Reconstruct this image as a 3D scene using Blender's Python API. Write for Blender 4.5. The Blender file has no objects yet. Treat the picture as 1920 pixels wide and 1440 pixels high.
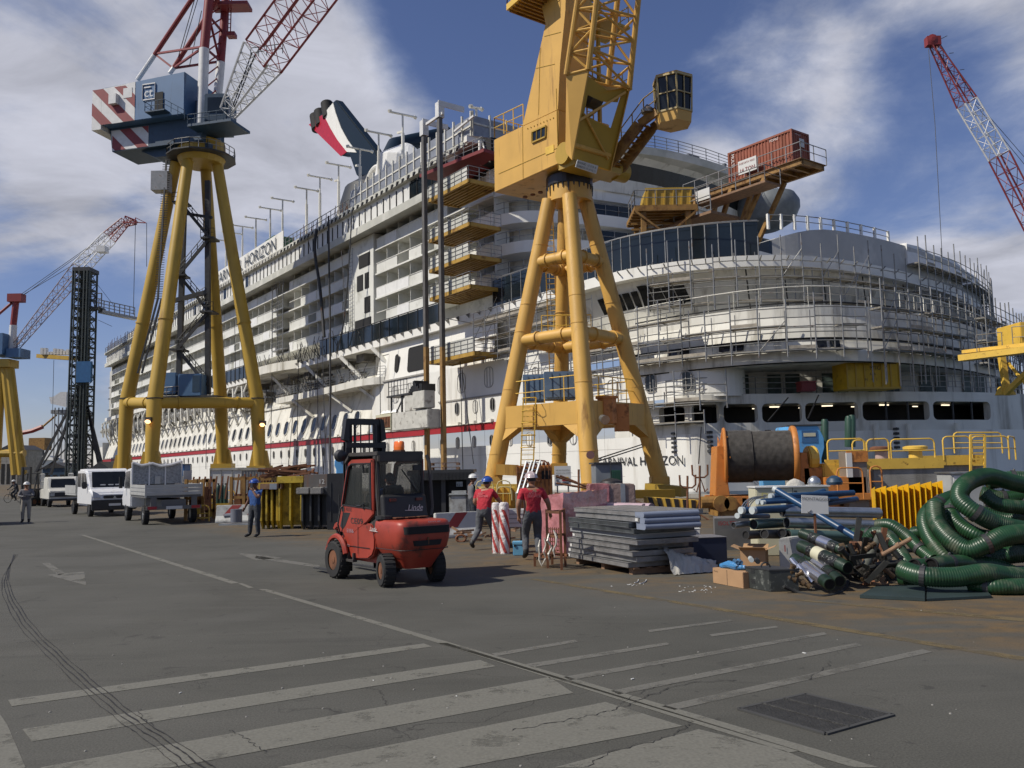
import bpy,bmesh,math,random
from mathutils import Vector,Matrix
from math import cos,sin,pi
rad = math.radians; RU = random.uniform
def Vc(t): return Vector(t)
random.seed(7)
sc = bpy.context.scene
# ---------------------------------------------------------------- camera, sky, sun
F = 1600.; H = 2.0
PITCH = math.atan(156/F); ROLL = 0.0205
cp,sp,cr,sr = cos(PITCH),sin(PITCH),cos(ROLL),sin(ROLL)
RX = Vc((cr,sr*sp,-sr*cp)); UX = Vc((sr,-cr*sp,cr*cp)); FW = Vc((0,cp,sp))
cd = bpy.data.cameras.new('camera'); cam = bpy.data.objects.new('camera',cd); sc.collection.objects.link(cam)
cd.sensor_width = 36; cd.lens = 36*F/1920; cd.clip_start = .1; cd.clip_end = 6000
cam.matrix_world = Matrix(((RX.x,UX.x,-FW.x,0),(RX.y,UX.y,-FW.y,0),(RX.z,UX.z,-FW.z,H),(0,0,0,1)))
sc.camera = cam
SUN = Vc((-.93,-.30,0)).normalized()*cos(rad(47)); SUN.z = sin(rad(47))
ld = bpy.data.lights.new('sun', 'SUN'); ld.energy = 3.9; ld.angle = rad(.53); ld.color = (1,.935,.82)
lo = bpy.data.objects.new('sun',ld); sc.collection.objects.link(lo)
lo.rotation_euler = (-SUN).to_track_quat('-Z', 'Y').to_euler()
sc.view_settings.view_transform = 'Standard'; sc.view_settings.look = 'None'; sc.view_settings.exposure = .22
sc.view_settings.gamma = 1
w = bpy.data.worlds.new('World'); sc.world = w; w.use_nodes = True
nt = w.node_tree; N = nt.nodes; L = nt.links; N.clear()
out = N.new('ShaderNodeOutputWorld'); bg = N.new('ShaderNodeBackground'); bgc = N.new('ShaderNodeBackground'); mx = N.new('ShaderNodeMixShader')
sky = N.new('ShaderNodeTexSky'); sky.sky_type = 'NISHITA'; sky.sun_disc = False
sky.sun_elevation = rad(47); sky.sun_rotation = math.atan2(SUN.x,SUN.y); sky.air_density = 1.0; sky.dust_density = .3; sky.ozone_density = 2.2
bg.inputs[1].default_value = .078
hs = N.new('ShaderNodeMix'); hs.data_type = 'RGBA'; hs.blend_type = 'MULTIPLY'; hs.inputs['Factor'].default_value = 1; hs.inputs['B'].default_value = (.82,.78,.97,1)
L.new(sky.outputs[0],hs.inputs['A']); L.new(hs.outputs['Result'],bg.inputs[0])
def raydir(px,py): return RX*((px-960)/F) + UX*((720-py)/F) + FW
tc = N.new('ShaderNodeTexCoord'); sx = N.new('ShaderNodeSeparateXYZ'); L.new(tc.outputs['Generated'],sx.inputs[0])
def mth(op,a,b=None,c=None,cl=False):
    n = N.new('ShaderNodeMath'); n.operation = op; n.use_clamp = cl
    for i,v in enumerate((a,b,c)):
        if v is None: continue
        if isinstance(v,(int,float)): n.inputs[i].default_value = v
        else: L.new(v,n.inputs[i])
    return n.outputs[0]
zz = mth('ADD',mth('MAXIMUM',sx.outputs[2],0.0),.22)
cb = N.new('ShaderNodeCombineXYZ'); L.new(mth('DIVIDE',sx.outputs[0],zz),cb.inputs[0]); L.new(mth('DIVIDE',sx.outputs[1],zz),cb.inputs[1])
def wnoise(scale,det,rough,dist,off):
    mp = N.new('ShaderNodeMapping'); mp.inputs['Location'].default_value = off; L.new(cb.outputs[0],mp.inputs[0])
    n = N.new('ShaderNodeTexNoise'); n.inputs['Scale'].default_value = scale; n.inputs['Detail'].default_value = det
    n.inputs['Roughness'].default_value = rough; n.inputs['Distortion'].default_value = dist; L.new(mp.outputs[0],n.inputs['Vector']); return n.outputs['Fac']
n1 = wnoise(1.7,10,.6,.5,(3.1,1.7,0)); n2 = wnoise(7,6,.6,.2,(0,5,2))
cov = mth('ADD',mth('MULTIPLY',n1,.8),mth('MULTIPLY',n2,.2))
for px,py,rd_,amp in ((330,60,13,.16),(640,260,8,.16),(200,250,8,.10),(120,560,8,.14),(690,90,5,.12),(40,300,7,.12),(240,380,5,.10),
                         (1500,80,7,.07),(1740,50,8,.08),(1850,130,7,.10),(1440,230,6,.30),(1740,450,8,.12),(1850,560,8,.10),(1600,400,6,.14),
                         (890,120,9,-.16),(1000,300,6,-.10),(1270,60,6,-.18),(1600,250,7,-.22),(1800,270,6,-.14),(1400,140,4,-.10),(100,110,4,-.08),(950,20,7,-.12),(1180,130,6,-.12),
                         (80,440,7,-.20),(230,455,5,-.10),(60,700,5,-.15),(300,320,3.5,-.08),(830,20,6,-.12)):
    d = raydir(px,py).normalized(); vm = N.new('ShaderNodeVectorMath'); vm.operation = 'DOT_PRODUCT'
    nn = N.new('ShaderNodeVectorMath'); nn.operation = 'NORMALIZE'; L.new(tc.outputs['Generated'],nn.inputs[0]); L.new(nn.outputs[0],vm.inputs[0]); vm.inputs[1].default_value = d
    mr = N.new('ShaderNodeMapRange'); mr.interpolation_type = 'SMOOTHSTEP'; mr.inputs['From Min'].default_value = cos(rad(rd_*1.4)); mr.inputs['From Max'].default_value = 1
    L.new(vm.outputs['Value'],mr.inputs['Value']); cov = mth('ADD',cov,mth('MULTIPLY',mr.outputs[0],amp))
mr = N.new('ShaderNodeMapRange'); mr.interpolation_type = 'SMOOTHSTEP'; mr.inputs['From Min'].default_value = .43; mr.inputs['From Max'].default_value = .74
L.new(cov,mr.inputs['Value']); cr_ = N.new('ShaderNodeValToRGB'); L.new(mr.outputs[0],cr_.inputs[0])
cr_.color_ramp.elements[0].color = (.36,.42,.56,1); cr_.color_ramp.elements[1].color = (.52,.53,.60,1)
e = cr_.color_ramp.elements.new(.6); e.color = (.43,.46,.55,1)
n3 = wnoise(3.3,8,.6,.6,(8,2,1)); cm = N.new('ShaderNodeMapRange'); cm.inputs['From Min'].default_value = .3; cm.inputs['From Max'].default_value = .7; cm.inputs['To Min'].default_value = .72; cm.inputs['To Max'].default_value = 1.16; L.new(n3,cm.inputs['Value'])
cx_ = N.new('ShaderNodeVectorMath'); cx_.operation = 'SCALE'; L.new(cr_.outputs[0],cx_.inputs[0]); L.new(cm.outputs[0],cx_.inputs['Scale']); L.new(cx_.outputs[0],bgc.inputs[0]); bgc.inputs[1].default_value = .92
L.new(mth('MULTIPLY',mr.outputs[0],.93),mx.inputs[0]); L.new(bg.outputs[0],mx.inputs[1]); L.new(bgc.outputs[0],mx.inputs[2]); L.new(mx.outputs[0],out.inputs[0])

# ---------------------------------------------------------------- coordinate helpers
def P(px,py,Y):
    d = raydir(px,py); k = Y/d.y; return Vc((d.x*k,Y,H+d.z*k))
def G(px,py,z=0.):
    d = raydir(px,py); k = (z-H)/d.z; return Vc((d.x*k,d.y*k,z))
_d = raydir(-205,900); _n = math.hypot(_d.x,_d.y); U = Vc((_d.x/_n,_d.y/_n,0)); V = Vc((U.y,-U.x,0)); Z = Vc((0,0,1))
def S(t,v,z): return Vc((t*U.x+v*V.x,t*U.y+v*V.y,z))
def SV(px,py,v):
    d = raydir(px,py); k = v/(d.x*V.x+d.y*V.y); p = d*k; return Vc((p.x*U.x+p.y*U.y,v,H+p.z))
def SU(px,py,t):
    d = raydir(px,py); k = t/(d.x*U.x+d.y*U.y); p = d*k; return Vc((t,p.x*V.x+p.y*V.y,H+p.z))
def ONP(px,py,A,D):
    "pixel on the vertical plane through A along horizontal unit D -> (s, z)"
    d = raydir(px,py); n = Vc((D.y,-D.x,0)); k = (A.x*n.x+A.y*n.y)/(d.x*n.x+d.y*n.y); p = d*k
    return ((p.x-A.x)*D.x+(p.y-A.y)*D.y,H+p.z)

# ---------------------------------------------------------------- materials
MATS = {}
def rgb(h):
    h = h.lstrip('#'); c = [int(h[i:i+2],16)/255 for i in (0,2,4)]
    return tuple((x/12.92 if x <= .04045 else ((x+.055)/1.055)**2.4) for x in c)
def mat(name,col,rough=.6,metal=0.,var=.12,scale=2.,dirt=None,dirt_amt=0.,dirt_scale=1.2,streak=False,bump=0.,bscale=30.,emit=None,alpha=None,spec=.5,coat=0.):
    if name in MATS: return MATS[name]
    m = bpy.data.materials.new(name); m.use_nodes = True; t = m.node_tree; n = t.nodes; l = t.links
    b = n['Principled BSDF']; b.inputs['Roughness'].default_value = rough; b.inputs['Metallic'].default_value = metal; b.inputs['Specular IOR Level'].default_value = spec
    if coat: b.inputs['Coat Weight'].default_value = coat
    tcn = n.new('ShaderNodeNewGeometry')
    nz = n.new('ShaderNodeTexNoise'); nz.inputs['Scale'].default_value = scale; nz.inputs['Detail'].default_value = 5; l.new(tcn.outputs['Position'],nz.inputs['Vector'])
    mr = n.new('ShaderNodeMapRange'); mr.inputs['From Min'].default_value = .3; mr.inputs['From Max'].default_value = .7; mr.inputs['To Min'].default_value = 1-var; mr.inputs['To Max'].default_value = 1+var
    l.new(nz.outputs['Fac'],mr.inputs['Value'])
    mul = n.new('ShaderNodeMix'); mul.data_type = 'RGBA'; mul.blend_type = 'MULTIPLY'; mul.inputs['Factor'].default_value = 1
    mul.inputs['A'].default_value = (*col,1); l.new(mr.outputs[0],mul.inputs['B']); last = mul.outputs['Result']
    if dirt is not None:
        mp = n.new('ShaderNodeMapping'); l.new(tcn.outputs['Position'],mp.inputs[0])
        if streak: mp.inputs['Scale'].default_value = (1,1,.12)
        n2 = n.new('ShaderNodeTexNoise'); n2.inputs['Scale'].default_value = dirt_scale; n2.inputs['Detail'].default_value = 7; n2.inputs['Roughness'].default_value = .65; l.new(mp.outputs[0],n2.inputs['Vector'])
        m2 = n.new('ShaderNodeMapRange'); m2.inputs['From Min'].default_value = .64-dirt_amt*.3; m2.inputs['From Max'].default_value = .74-dirt_amt*.1; l.new(n2.outputs['Fac'],m2.inputs['Value'])
        mm = n.new('ShaderNodeMix'); mm.data_type = 'RGBA'; l.new(m2.outputs[0],mm.inputs['Factor']); l.new(last,mm.inputs['A']); mm.inputs['B'].default_value = (*dirt,1); last = mm.outputs['Result']
        rr = n.new('ShaderNodeMapRange'); rr.inputs['To Min'].default_value = rough; rr.inputs['To Max'].default_value = min(1,rough+.3); l.new(m2.outputs[0],rr.inputs['Value']); l.new(rr.outputs[0],b.inputs['Roughness'])
    l.new(last,b.inputs['Base Color'])
    if bump:
        n3 = n.new('ShaderNodeTexNoise'); n3.inputs['Scale'].default_value = bscale; n3.inputs['Detail'].default_value = 4; l.new(tcn.outputs['Position'],n3.inputs['Vector'])
        bp = n.new('ShaderNodeBump'); bp.inputs['Strength'].default_value = bump; bp.inputs['Distance'].default_value = .05; l.new(n3.outputs['Fac'],bp.inputs['Height']); l.new(bp.outputs[0],b.inputs['Normal'])
    if emit: b.inputs['Emission Color'].default_value = (*emit[0],1); b.inputs['Emission Strength'].default_value = emit[1]
    if alpha is not None: b.inputs['Alpha'].default_value = alpha
    MATS[name] = m; return m
RUST = (.10,.035,.012); GRIME = (.12,.10,.08)
mWhite = mat('ship white paint',(.74,.73,.68),.45,var=.05,scale=.5,dirt=(.45,.42,.36),dirt_amt=.28,dirt_scale=.5,streak=True)
mWhiteW = mat('weathered white steel',(.66,.645,.58),.55,var=.10,scale=.6,dirt=(.28,.26,.21),dirt_amt=.4,dirt_scale=.8,streak=True)
mPrimer = mat('grey green primer',(.46,.46,.41),.6,var=.12,scale=.5,dirt=(.62,.61,.57),dirt_amt=.5,dirt_scale=.25)
mTarp = mat('white tarpaulin',(.72,.72,.70),.5,var=.06,bump=.5,bscale=1.5)
mShipGrey = mat('ship grey primer',(.40,.40,.39),.55,var=.08,scale=.7,dirt=(.55,.55,.54),dirt_amt=.3,dirt_scale=.4)
mRed = mat('red hull stripe',(.34,.018,.026),.4,var=.08)
mDarkGlass = mat('dark window glass',(.012,.014,.016),.12,var=.2,spec=.35)
mGlass = mat('tinted glass screen',(.012,.018,.024),.08,var=.4,scale=.4,spec=.45)
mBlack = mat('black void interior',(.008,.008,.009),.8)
mDarkSteel = mat('dark steel',(.045,.046,.048),.55,metal=.3,var=.2,dirt=RUST,dirt_amt=.15)
mSteel = mat('grey scaffold tube',(.27,.27,.26),.45,metal=.5,var=.2,dirt=RUST,dirt_amt=.25,dirt_scale=2)
mPlank = mat('scaffold planks',(.30,.27,.22),.8,var=.25,scale=3)
mGalv = mat('galvanised steel',(.42,.44,.45),.32,metal=.85,var=.15,scale=5)
mYel = mat('crane yellow paint',(.58,.34,.075),.5,var=.09,scale=.8,dirt=(.24,.12,.03),dirt_amt=.26,dirt_scale=1.8,streak=True)
mYelB = mat('ochre yellow paint',(.42,.27,.035),.5,var=.08,scale=.4,dirt=(.25,.14,.03),dirt_amt=.2,dirt_scale=.5,streak=True)
mYelLt = mat('bright yellow rail paint',(.70,.45,.07),.5,var=.1,dirt=RUST,dirt_amt=.18,dirt_scale=4)
mOrange = mat('orange machine paint',(.50,.19,.04),.5,var=.1,dirt=RUST,dirt_amt=.3,dirt_scale=2)
mOrangeD = mat('rusty orange steel',(.27,.145,.035),.6,var=.2,dirt=RUST,dirt_amt=.45,dirt_scale=1.5)
mBlueC = mat('crane blue paint',(.07,.15,.28),.5,var=.08,scale=.5,dirt=(.05,.07,.09),dirt_amt=.15,streak=True)
mBlueD = mat('dark crane blue',(.02,.05,.09),.5,var=.15)
mBlueL = mat('light blue machine paint',(.10,.33,.62),.45,var=.08,dirt=GRIME,dirt_amt=.15)
mRedC = mat('crane red paint',(.21,.025,.025),.5,var=.12)
mWhiteC = mat('crane white paint',(.62,.62,.61),.5,var=.08)
mConc = mat('concrete',(.27,.26,.235),.9,var=.2,scale=1.5,dirt=(.14,.13,.11),dirt_amt=.4,dirt_scale=1.5,streak=True,bump=.3)
mTyre = mat('tyre rubber',(.018,.018,.018),.85,var=.2,scale=8)
mRed2 = mat('forklift red paint',(.31,.042,.024),.45,var=.14,scale=2.5,dirt=(.06,.03,.02),dirt_amt=.34,dirt_scale=3.5)
mBlk = mat('black plastic',(.02,.02,.021),.5,var=.15,scale=5)
mBlkF = mat('worn black frame paint',(.045,.04,.036),.6,var=.2,scale=6)
mVan = mat('white vehicle paint',(.70,.71,.72),.3,var=.04,coat=.3,dirt=(.4,.38,.34),dirt_amt=.2,dirt_scale=2)
mTruckG = mat('aluminium dropside',(.42,.42,.40),.45,metal=.3,var=.1,scale=3)
mRust = mat('rusty steel',(.16,.065,.03),.85,var=.3,scale=4,dirt=(.05,.025,.015),dirt_amt=.4)
mWood = mat('weathered wood',(.22,.13,.075),.8,var=.25,scale=6)
mCard = mat('cardboard',(.38,.23,.12),.85,var=.06,scale=4)
mGreenH = mat('green ribbed hose plastic',(.013,.048,.019),.36,var=.3,scale=3,spec=.5,dirt=(.075,.085,.055),dirt_amt=.42,dirt_scale=2.5)
mBluePipe = mat('blue plastic wrapped pipe',(.012,.05,.12),.4,var=.2,scale=4)
mPink = mat('pink plastic wrap',(.40,.16,.17),.25,var=.3,scale=3,bump=.8,bscale=5,coat=.4)
mCream = mat('cream cabinet paint',(.52,.50,.36),.55,var=.06)
mNavy = mat('dark navy panel',(.035,.045,.085),.5,var=.1)
mSheet = mat('translucent plastic sheet',(.50,.48,.42),.35,var=.12,scale=3,bump=.7,bscale=6)
mPaper = mat('white board',(.58,.58,.56),.6,var=.03)
mInk = mat('dark ink',(.03,.03,.03),.7)
mSkin = mat('skin',(.30,.15,.09),.55,var=.05); mSkin2 = mat('tanned skin',(.16,.075,.045),.55,var=.05)
mHair = mat('dark hair',(.02,.014,.01),.6)
mShirtR = mat('red cotton shirt',(.42,.02,.035),.85,var=.12,scale=9,bump=.5,bscale=14); mShirtB = mat('blue cotton shirt',(.015,.06,.20),.85,var=.12,scale=9,bump=.5,bscale=14)
mPants = mat('grey work trousers',(.085,.09,.10),.85,var=.2,scale=9,bump=.6,bscale=12); mPantsD = mat('dark work trousers',(.03,.034,.042),.85,var=.2,scale=9,bump=.6,bscale=12)
mPantsL = mat('pale work trousers',(.28,.27,.24),.85,var=.15,scale=9); mShirtG = mat('grey work shirt',(.13,.13,.14),.85,var=.2,scale=9)
mBoot = mat('black boots',(.015,.014,.013),.6); mHelmB = mat('blue helmet',(.03,.08,.32),.3,var=.05); mHelmW = mat('white helmet',(.6,.6,.58),.3,var=.05)

# ---------------------------------------------------------------- mesh builder
class MB:
    def __init__(s,T=None): s.v = []; s.f = []; s.T = T
    def add(s,vs,fs):
        o = len(s.v); s.v += [(s.T(*p) if s.T else Vector(p)) for p in vs]; s.f += [tuple(i+o for i in f) for f in fs]; return s
    def box(s,x0,x1,y0,y1,z0,z1):
        return s.add([(x0,y0,z0),(x1,y0,z0),(x1,y1,z0),(x0,y1,z0),(x0,y0,z1),(x1,y0,z1),(x1,y1,z1),(x0,y1,z1)],
                     [(3,2,1,0),(4,5,6,7),(0,1,5,4),(1,2,6,5),(2,3,7,6),(3,0,4,7)])
    def hexa(s,a,ex,ey,ez):
        a,ex,ey,ez = map(Vector,(a,ex,ey,ez))
        return s.add([a,a+ex,a+ex+ey,a+ey,a+ez,a+ex+ez,a+ex+ey+ez,a+ey+ez],[(3,2,1,0),(4,5,6,7),(0,1,5,4),(1,2,6,5),(2,3,7,6),(3,0,4,7)])
    def beam(s,p,q,w,h=None):
        p = Vector(p); q = Vector(q); d = q-p; h = h or w
        if d.length < 1e-6: return s
        up = Vc((0,0,1)) if abs(d.normalized().z) < .95 else Vc((0,1,0))
        a = d.cross(up).normalized()*w; b = a.cross(d).normalized()*h
        return s.hexa(p-a/2-b/2,d,a,b)
    def tube(s,p,q,r,r2=None,n=8,cap=True):
        p = Vector(p); q = Vector(q); d = q-p; r2 = r if r2 is None else r2
        if d.length < 1e-6: return s
        up = Vc((0,0,1)) if abs(d.normalized().z) < .9 else Vc((1,0,0))
        a = d.cross(up).normalized(); b = a.cross(d).normalized()
        vs = []
        for c,rr in ((p,r),(q,r2)):
            for i in range(n): t = 2*pi*i/n; vs.append(c+a*cos(t)*rr+b*sin(t)*rr)
        fs = [(i,(i+1) % n,n+(i+1) % n,n+i) for i in range(n)]
        if cap: fs += [tuple(range(n))[::-1],tuple(range(n,2*n))]
        return s.add(vs,fs)
    def path(s,pts,r,n=8,cap=True,closed=False):
        pts = [Vector(p) for p in pts]; m = len(pts); rs = r if isinstance(r,(list,tuple)) else [r]*m
        vs = []; prev = None
        for i,p in enumerate(pts):
            d = (pts[(i+1) % m]-pts[i-1]) if closed else (pts[min(i+1,m-1)]-pts[max(i-1,0)])
            d.normalize()
            if prev is None:
                up = Vc((0,0,1)) if abs(d.z) < .9 else Vc((1,0,0)); a = d.cross(up).normalized()
            else: a = (prev-d*prev.dot(d)).normalized()
            prev = a; b = a.cross(d)
            for k in range(n): t = 2*pi*k/n; vs.append(p+(a*cos(t)+b*sin(t))*rs[i])
        fs = []
        for i in range(m if closed else m-1):
            j = (i+1) % m
            for k in range(n): fs.append((i*n+k,i*n+(k+1) % n,j*n+(k+1) % n,j*n+k))
        if cap and not closed: fs += [tuple(range(n))[::-1],tuple(range((m-1)*n,m*n))]
        return s.add(vs,fs)
    def prism(s,poly,vec):
        n = len(poly); poly = [Vector(p) for p in poly]; vec = Vector(vec)
        return s.add(poly+[p+vec for p in poly],[tuple(range(n))[::-1],tuple(range(n,2*n))]+[(i,(i+1) % n,n+(i+1) % n,n+i) for i in range(n)])
    def loft(s,rings,cap=True):
        n = len(rings[0]); vs = [p for r in rings for p in r]; fs = []
        for i in range(len(rings)-1):
            for k in range(n): fs.append((i*n+k,i*n+(k+1) % n,(i+1)*n+(k+1) % n,(i+1)*n+k))
        if cap: fs += [tuple(range(n))[::-1],tuple(range((len(rings)-1)*n,len(rings)*n))]
        return s.add(vs,fs)
    def lathe(s,prof,c,ax=(0,0,1),n=20,cap=True):
        c = Vector(c); ax = Vector(ax).normalized(); up = Vc((0,0,1)) if abs(ax.z) < .9 else Vc((1,0,0)); a = ax.cross(up).normalized(); b = a.cross(ax)
        return s.loft([[c+ax*h+(a*cos(2*pi*k/n)+b*sin(2*pi*k/n))*max(r,.0005) for k in range(n)] for r,h in prof],cap)
    def ribbon(s,pa,pb):
        n = len(pa); return s.add(list(pa)+list(pb),[(i,i+1,n+i+1,n+i) for i in range(n-1)])
    def quad(s, *p): return s.add(list(p),[tuple(range(len(p)))])
    def rail(s,pts,h=1.1,r=.025,step=1.8,mids=(.5,),n=5,foot=None):
        pts = [Vector(p) for p in pts]; up = Vc((0,0,h))
        for a,b in zip(pts,pts[1:]):
            k = max(1,round((b-a).length/step))
            s.tube(a+up,b+up,r,n=n)
            for m_ in mids: s.tube(a+up*m_,b+up*m_,r*.8,n=n)
            for i in range(k+1): c = a.lerp(b,i/k); s.tube(c,c+up,r,n=n)
            if foot: s.beam(a+Vc((0,0,.06)),b+Vc((0,0,.06)),.02,foot)
        return s
    def lattice(s,a,b,wa,ha,wb,hb,up,k,rc,rb,n=6,faces=(0,1,2,3)):
        "four-chord lattice boom between a and b"
        a = Vector(a); b = Vector(b); d = (b-a).normalized(); up = Vector(up); side = d.cross(up).normalized(); up = side.cross(d).normalized()
        def cr4(f):
            c = a.lerp(b,f); w_ = wa+(wb-wa)*f; h_ = ha+(hb-ha)*f
            return [c+side*w_/2+up*h_/2,c-side*w_/2+up*h_/2,c-side*w_/2-up*h_/2,c+side*w_/2-up*h_/2]
        R = [cr4(i/k) for i in range(k+1)]
        for j in range(4): s.tube(R[0][j],R[k][j],rc,n=n)
        for i in range(k):
            for j in faces:
                j2 = (j+1) % 4
                s.tube(R[i][j],R[i+1][j2],rb,n=4) if i % 2 else s.tube(R[i][j2],R[i+1][j],rb,n=4)
                s.tube(R[i][j],R[i][j2],rb,n=4)
        for j in range(4): s.tube(R[k][j],R[k][(j+1) % 4],rb,n=4)
        return s
    def text(s,body,o,right,up,size,ext=.004,just='LEFT',res=3,sx=1.):
        cu = bpy.data.curves.new('t', 'FONT'); cu.body = body; cu.size = 1; cu.align_x = just; cu.resolution_u = res
        ob = bpy.data.objects.new('t',cu); sc.collection.objects.link(ob); dg = bpy.context.evaluated_depsgraph_get(); me = ob.evaluated_get(dg).to_mesh()
        o = Vector(o); right = Vector(right).normalized(); up = Vector(up).normalized(); nrm = right.cross(up)
        vs = [o+right*(v.co.x*size*sx)+up*(v.co.y*size) for v in me.vertices]; fs = [tuple(p.vertices) for p in me.polygons]
        T = s.T; s.T = None
        s.add([p+nrm*ext for p in vs],fs)
        s.T = T; ob.evaluated_get(dg).to_mesh_clear(); bpy.data.objects.remove(ob); return s
    def B(s,name,m,parent=None,sm=0,bevel=0,ang=35,rc=1,each=False):
        if each:    # every loose piece becomes an object of its own
            r_ = list(range(len(s.v)))
            def fd(i):
                while r_[i] != i: r_[i] = r_[r_[i]]; i = r_[i]
                return i
            for f in s.f:
                for i in f[1:]: r_[fd(i)] = fd(f[0])
            gr = {}
            for f in s.f: gr.setdefault(fd(f[0]),[]).append(f)
            gs = list(gr.values()); o = None; rest = gs[99:] if len(gs) > 100 else []
            for k,fs in enumerate(gs[:99] if rest else gs):
                q = MB(); mp = {}
                for f in fs:
                    for i in f:
                        if i not in mp: mp[i] = len(q.v); q.v.append(s.v[i])
                    q.f.append(tuple(mp[i] for i in f))
                o = q.B(name,m,parent,sm,bevel,ang,rc)
            if rest: q = MB(); q.v = s.v; q.f = [f for fs in rest for f in fs]; q.B(name+'_remainder',m,parent,sm,bevel,ang,rc)['kind'] = 'stuff'
            return o
        off = Vc((0,0,0)); q = parent
        while q is not None: off += q.location; q = q.parent
        me = bpy.data.meshes.new(name); me.from_pydata([tuple(v-off) for v in s.v],[],s.f); me.materials.append(m)
        if rc:
            b = bmesh.new(); b.from_mesh(me); bmesh.ops.recalc_face_normals(b,faces=b.faces)
            if bevel: bmesh.ops.bevel(b,geom=[e for e in b.edges if len(e.link_faces) == 2 and e.calc_face_angle(0) > .6],offset=bevel,segments=2,affect='EDGES',clamp_overlap=True)
            b.to_mesh(me); b.free()
        if sm:
            me.polygons.foreach_set('use_smooth',[True]*len(me.polygons)); me.set_sharp_from_angle(angle=rad(ang))
        me.update(); o = bpy.data.objects.new(name,me); sc.collection.objects.link(o)
        if parent is not None: o.parent = parent
        return o
def tag(o,label,cat,group=None,kind=None):
    if label: o['label'] = label
    if cat: o['category'] = cat
    if group: o['group'] = group
    if kind: o['kind'] = kind
    return o
def thing(name,label,cat,loc=(0,0,0),group=None):
    o = bpy.data.objects.new(name,None); sc.collection.objects.link(o); o.location = loc; o.empty_display_size = .3; return tag(o,label,cat,group)
def struct(o): o['kind'] = 'structure'; return o
def kids(o): return [c for c in sc.collection.objects if c.parent == o]
def dup(o,parent=None):
    c = o.copy(); sc.collection.objects.link(c); c.parent = parent
    for ch in kids(o): dup(ch,c)
    return c
def cat_rom(pts,k=5):
    pts = [Vector(p) for p in pts]; out = []
    for i in range(len(pts)-1):
        p0,p1,p2,p3 = pts[max(i-1,0)],pts[i],pts[i+1],pts[min(i+2,len(pts)-1)]
        for j in range(k):
            t = j/k; out.append(.5*((2*p1)+(p2-p0)*t+(2*p0-5*p1+4*p2-p3)*t*t+(3*p1-p0-3*p2+p3)*t**3))
    out.append(pts[-1]); return out
def rrect(cx,cy,w,h,r,n=4):
    out = []
    for (sx_,sy_,a0) in ((1,1,0),(-1,1,90),(-1,-1,180),(1,-1,270)):
        for i in range(n+1):
            a = rad(a0+90*i/n); out.append((cx+sx_*(w/2-r)+r*cos(a),cy+sy_*(h/2-r)+r*sin(a)))
    return out
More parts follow.
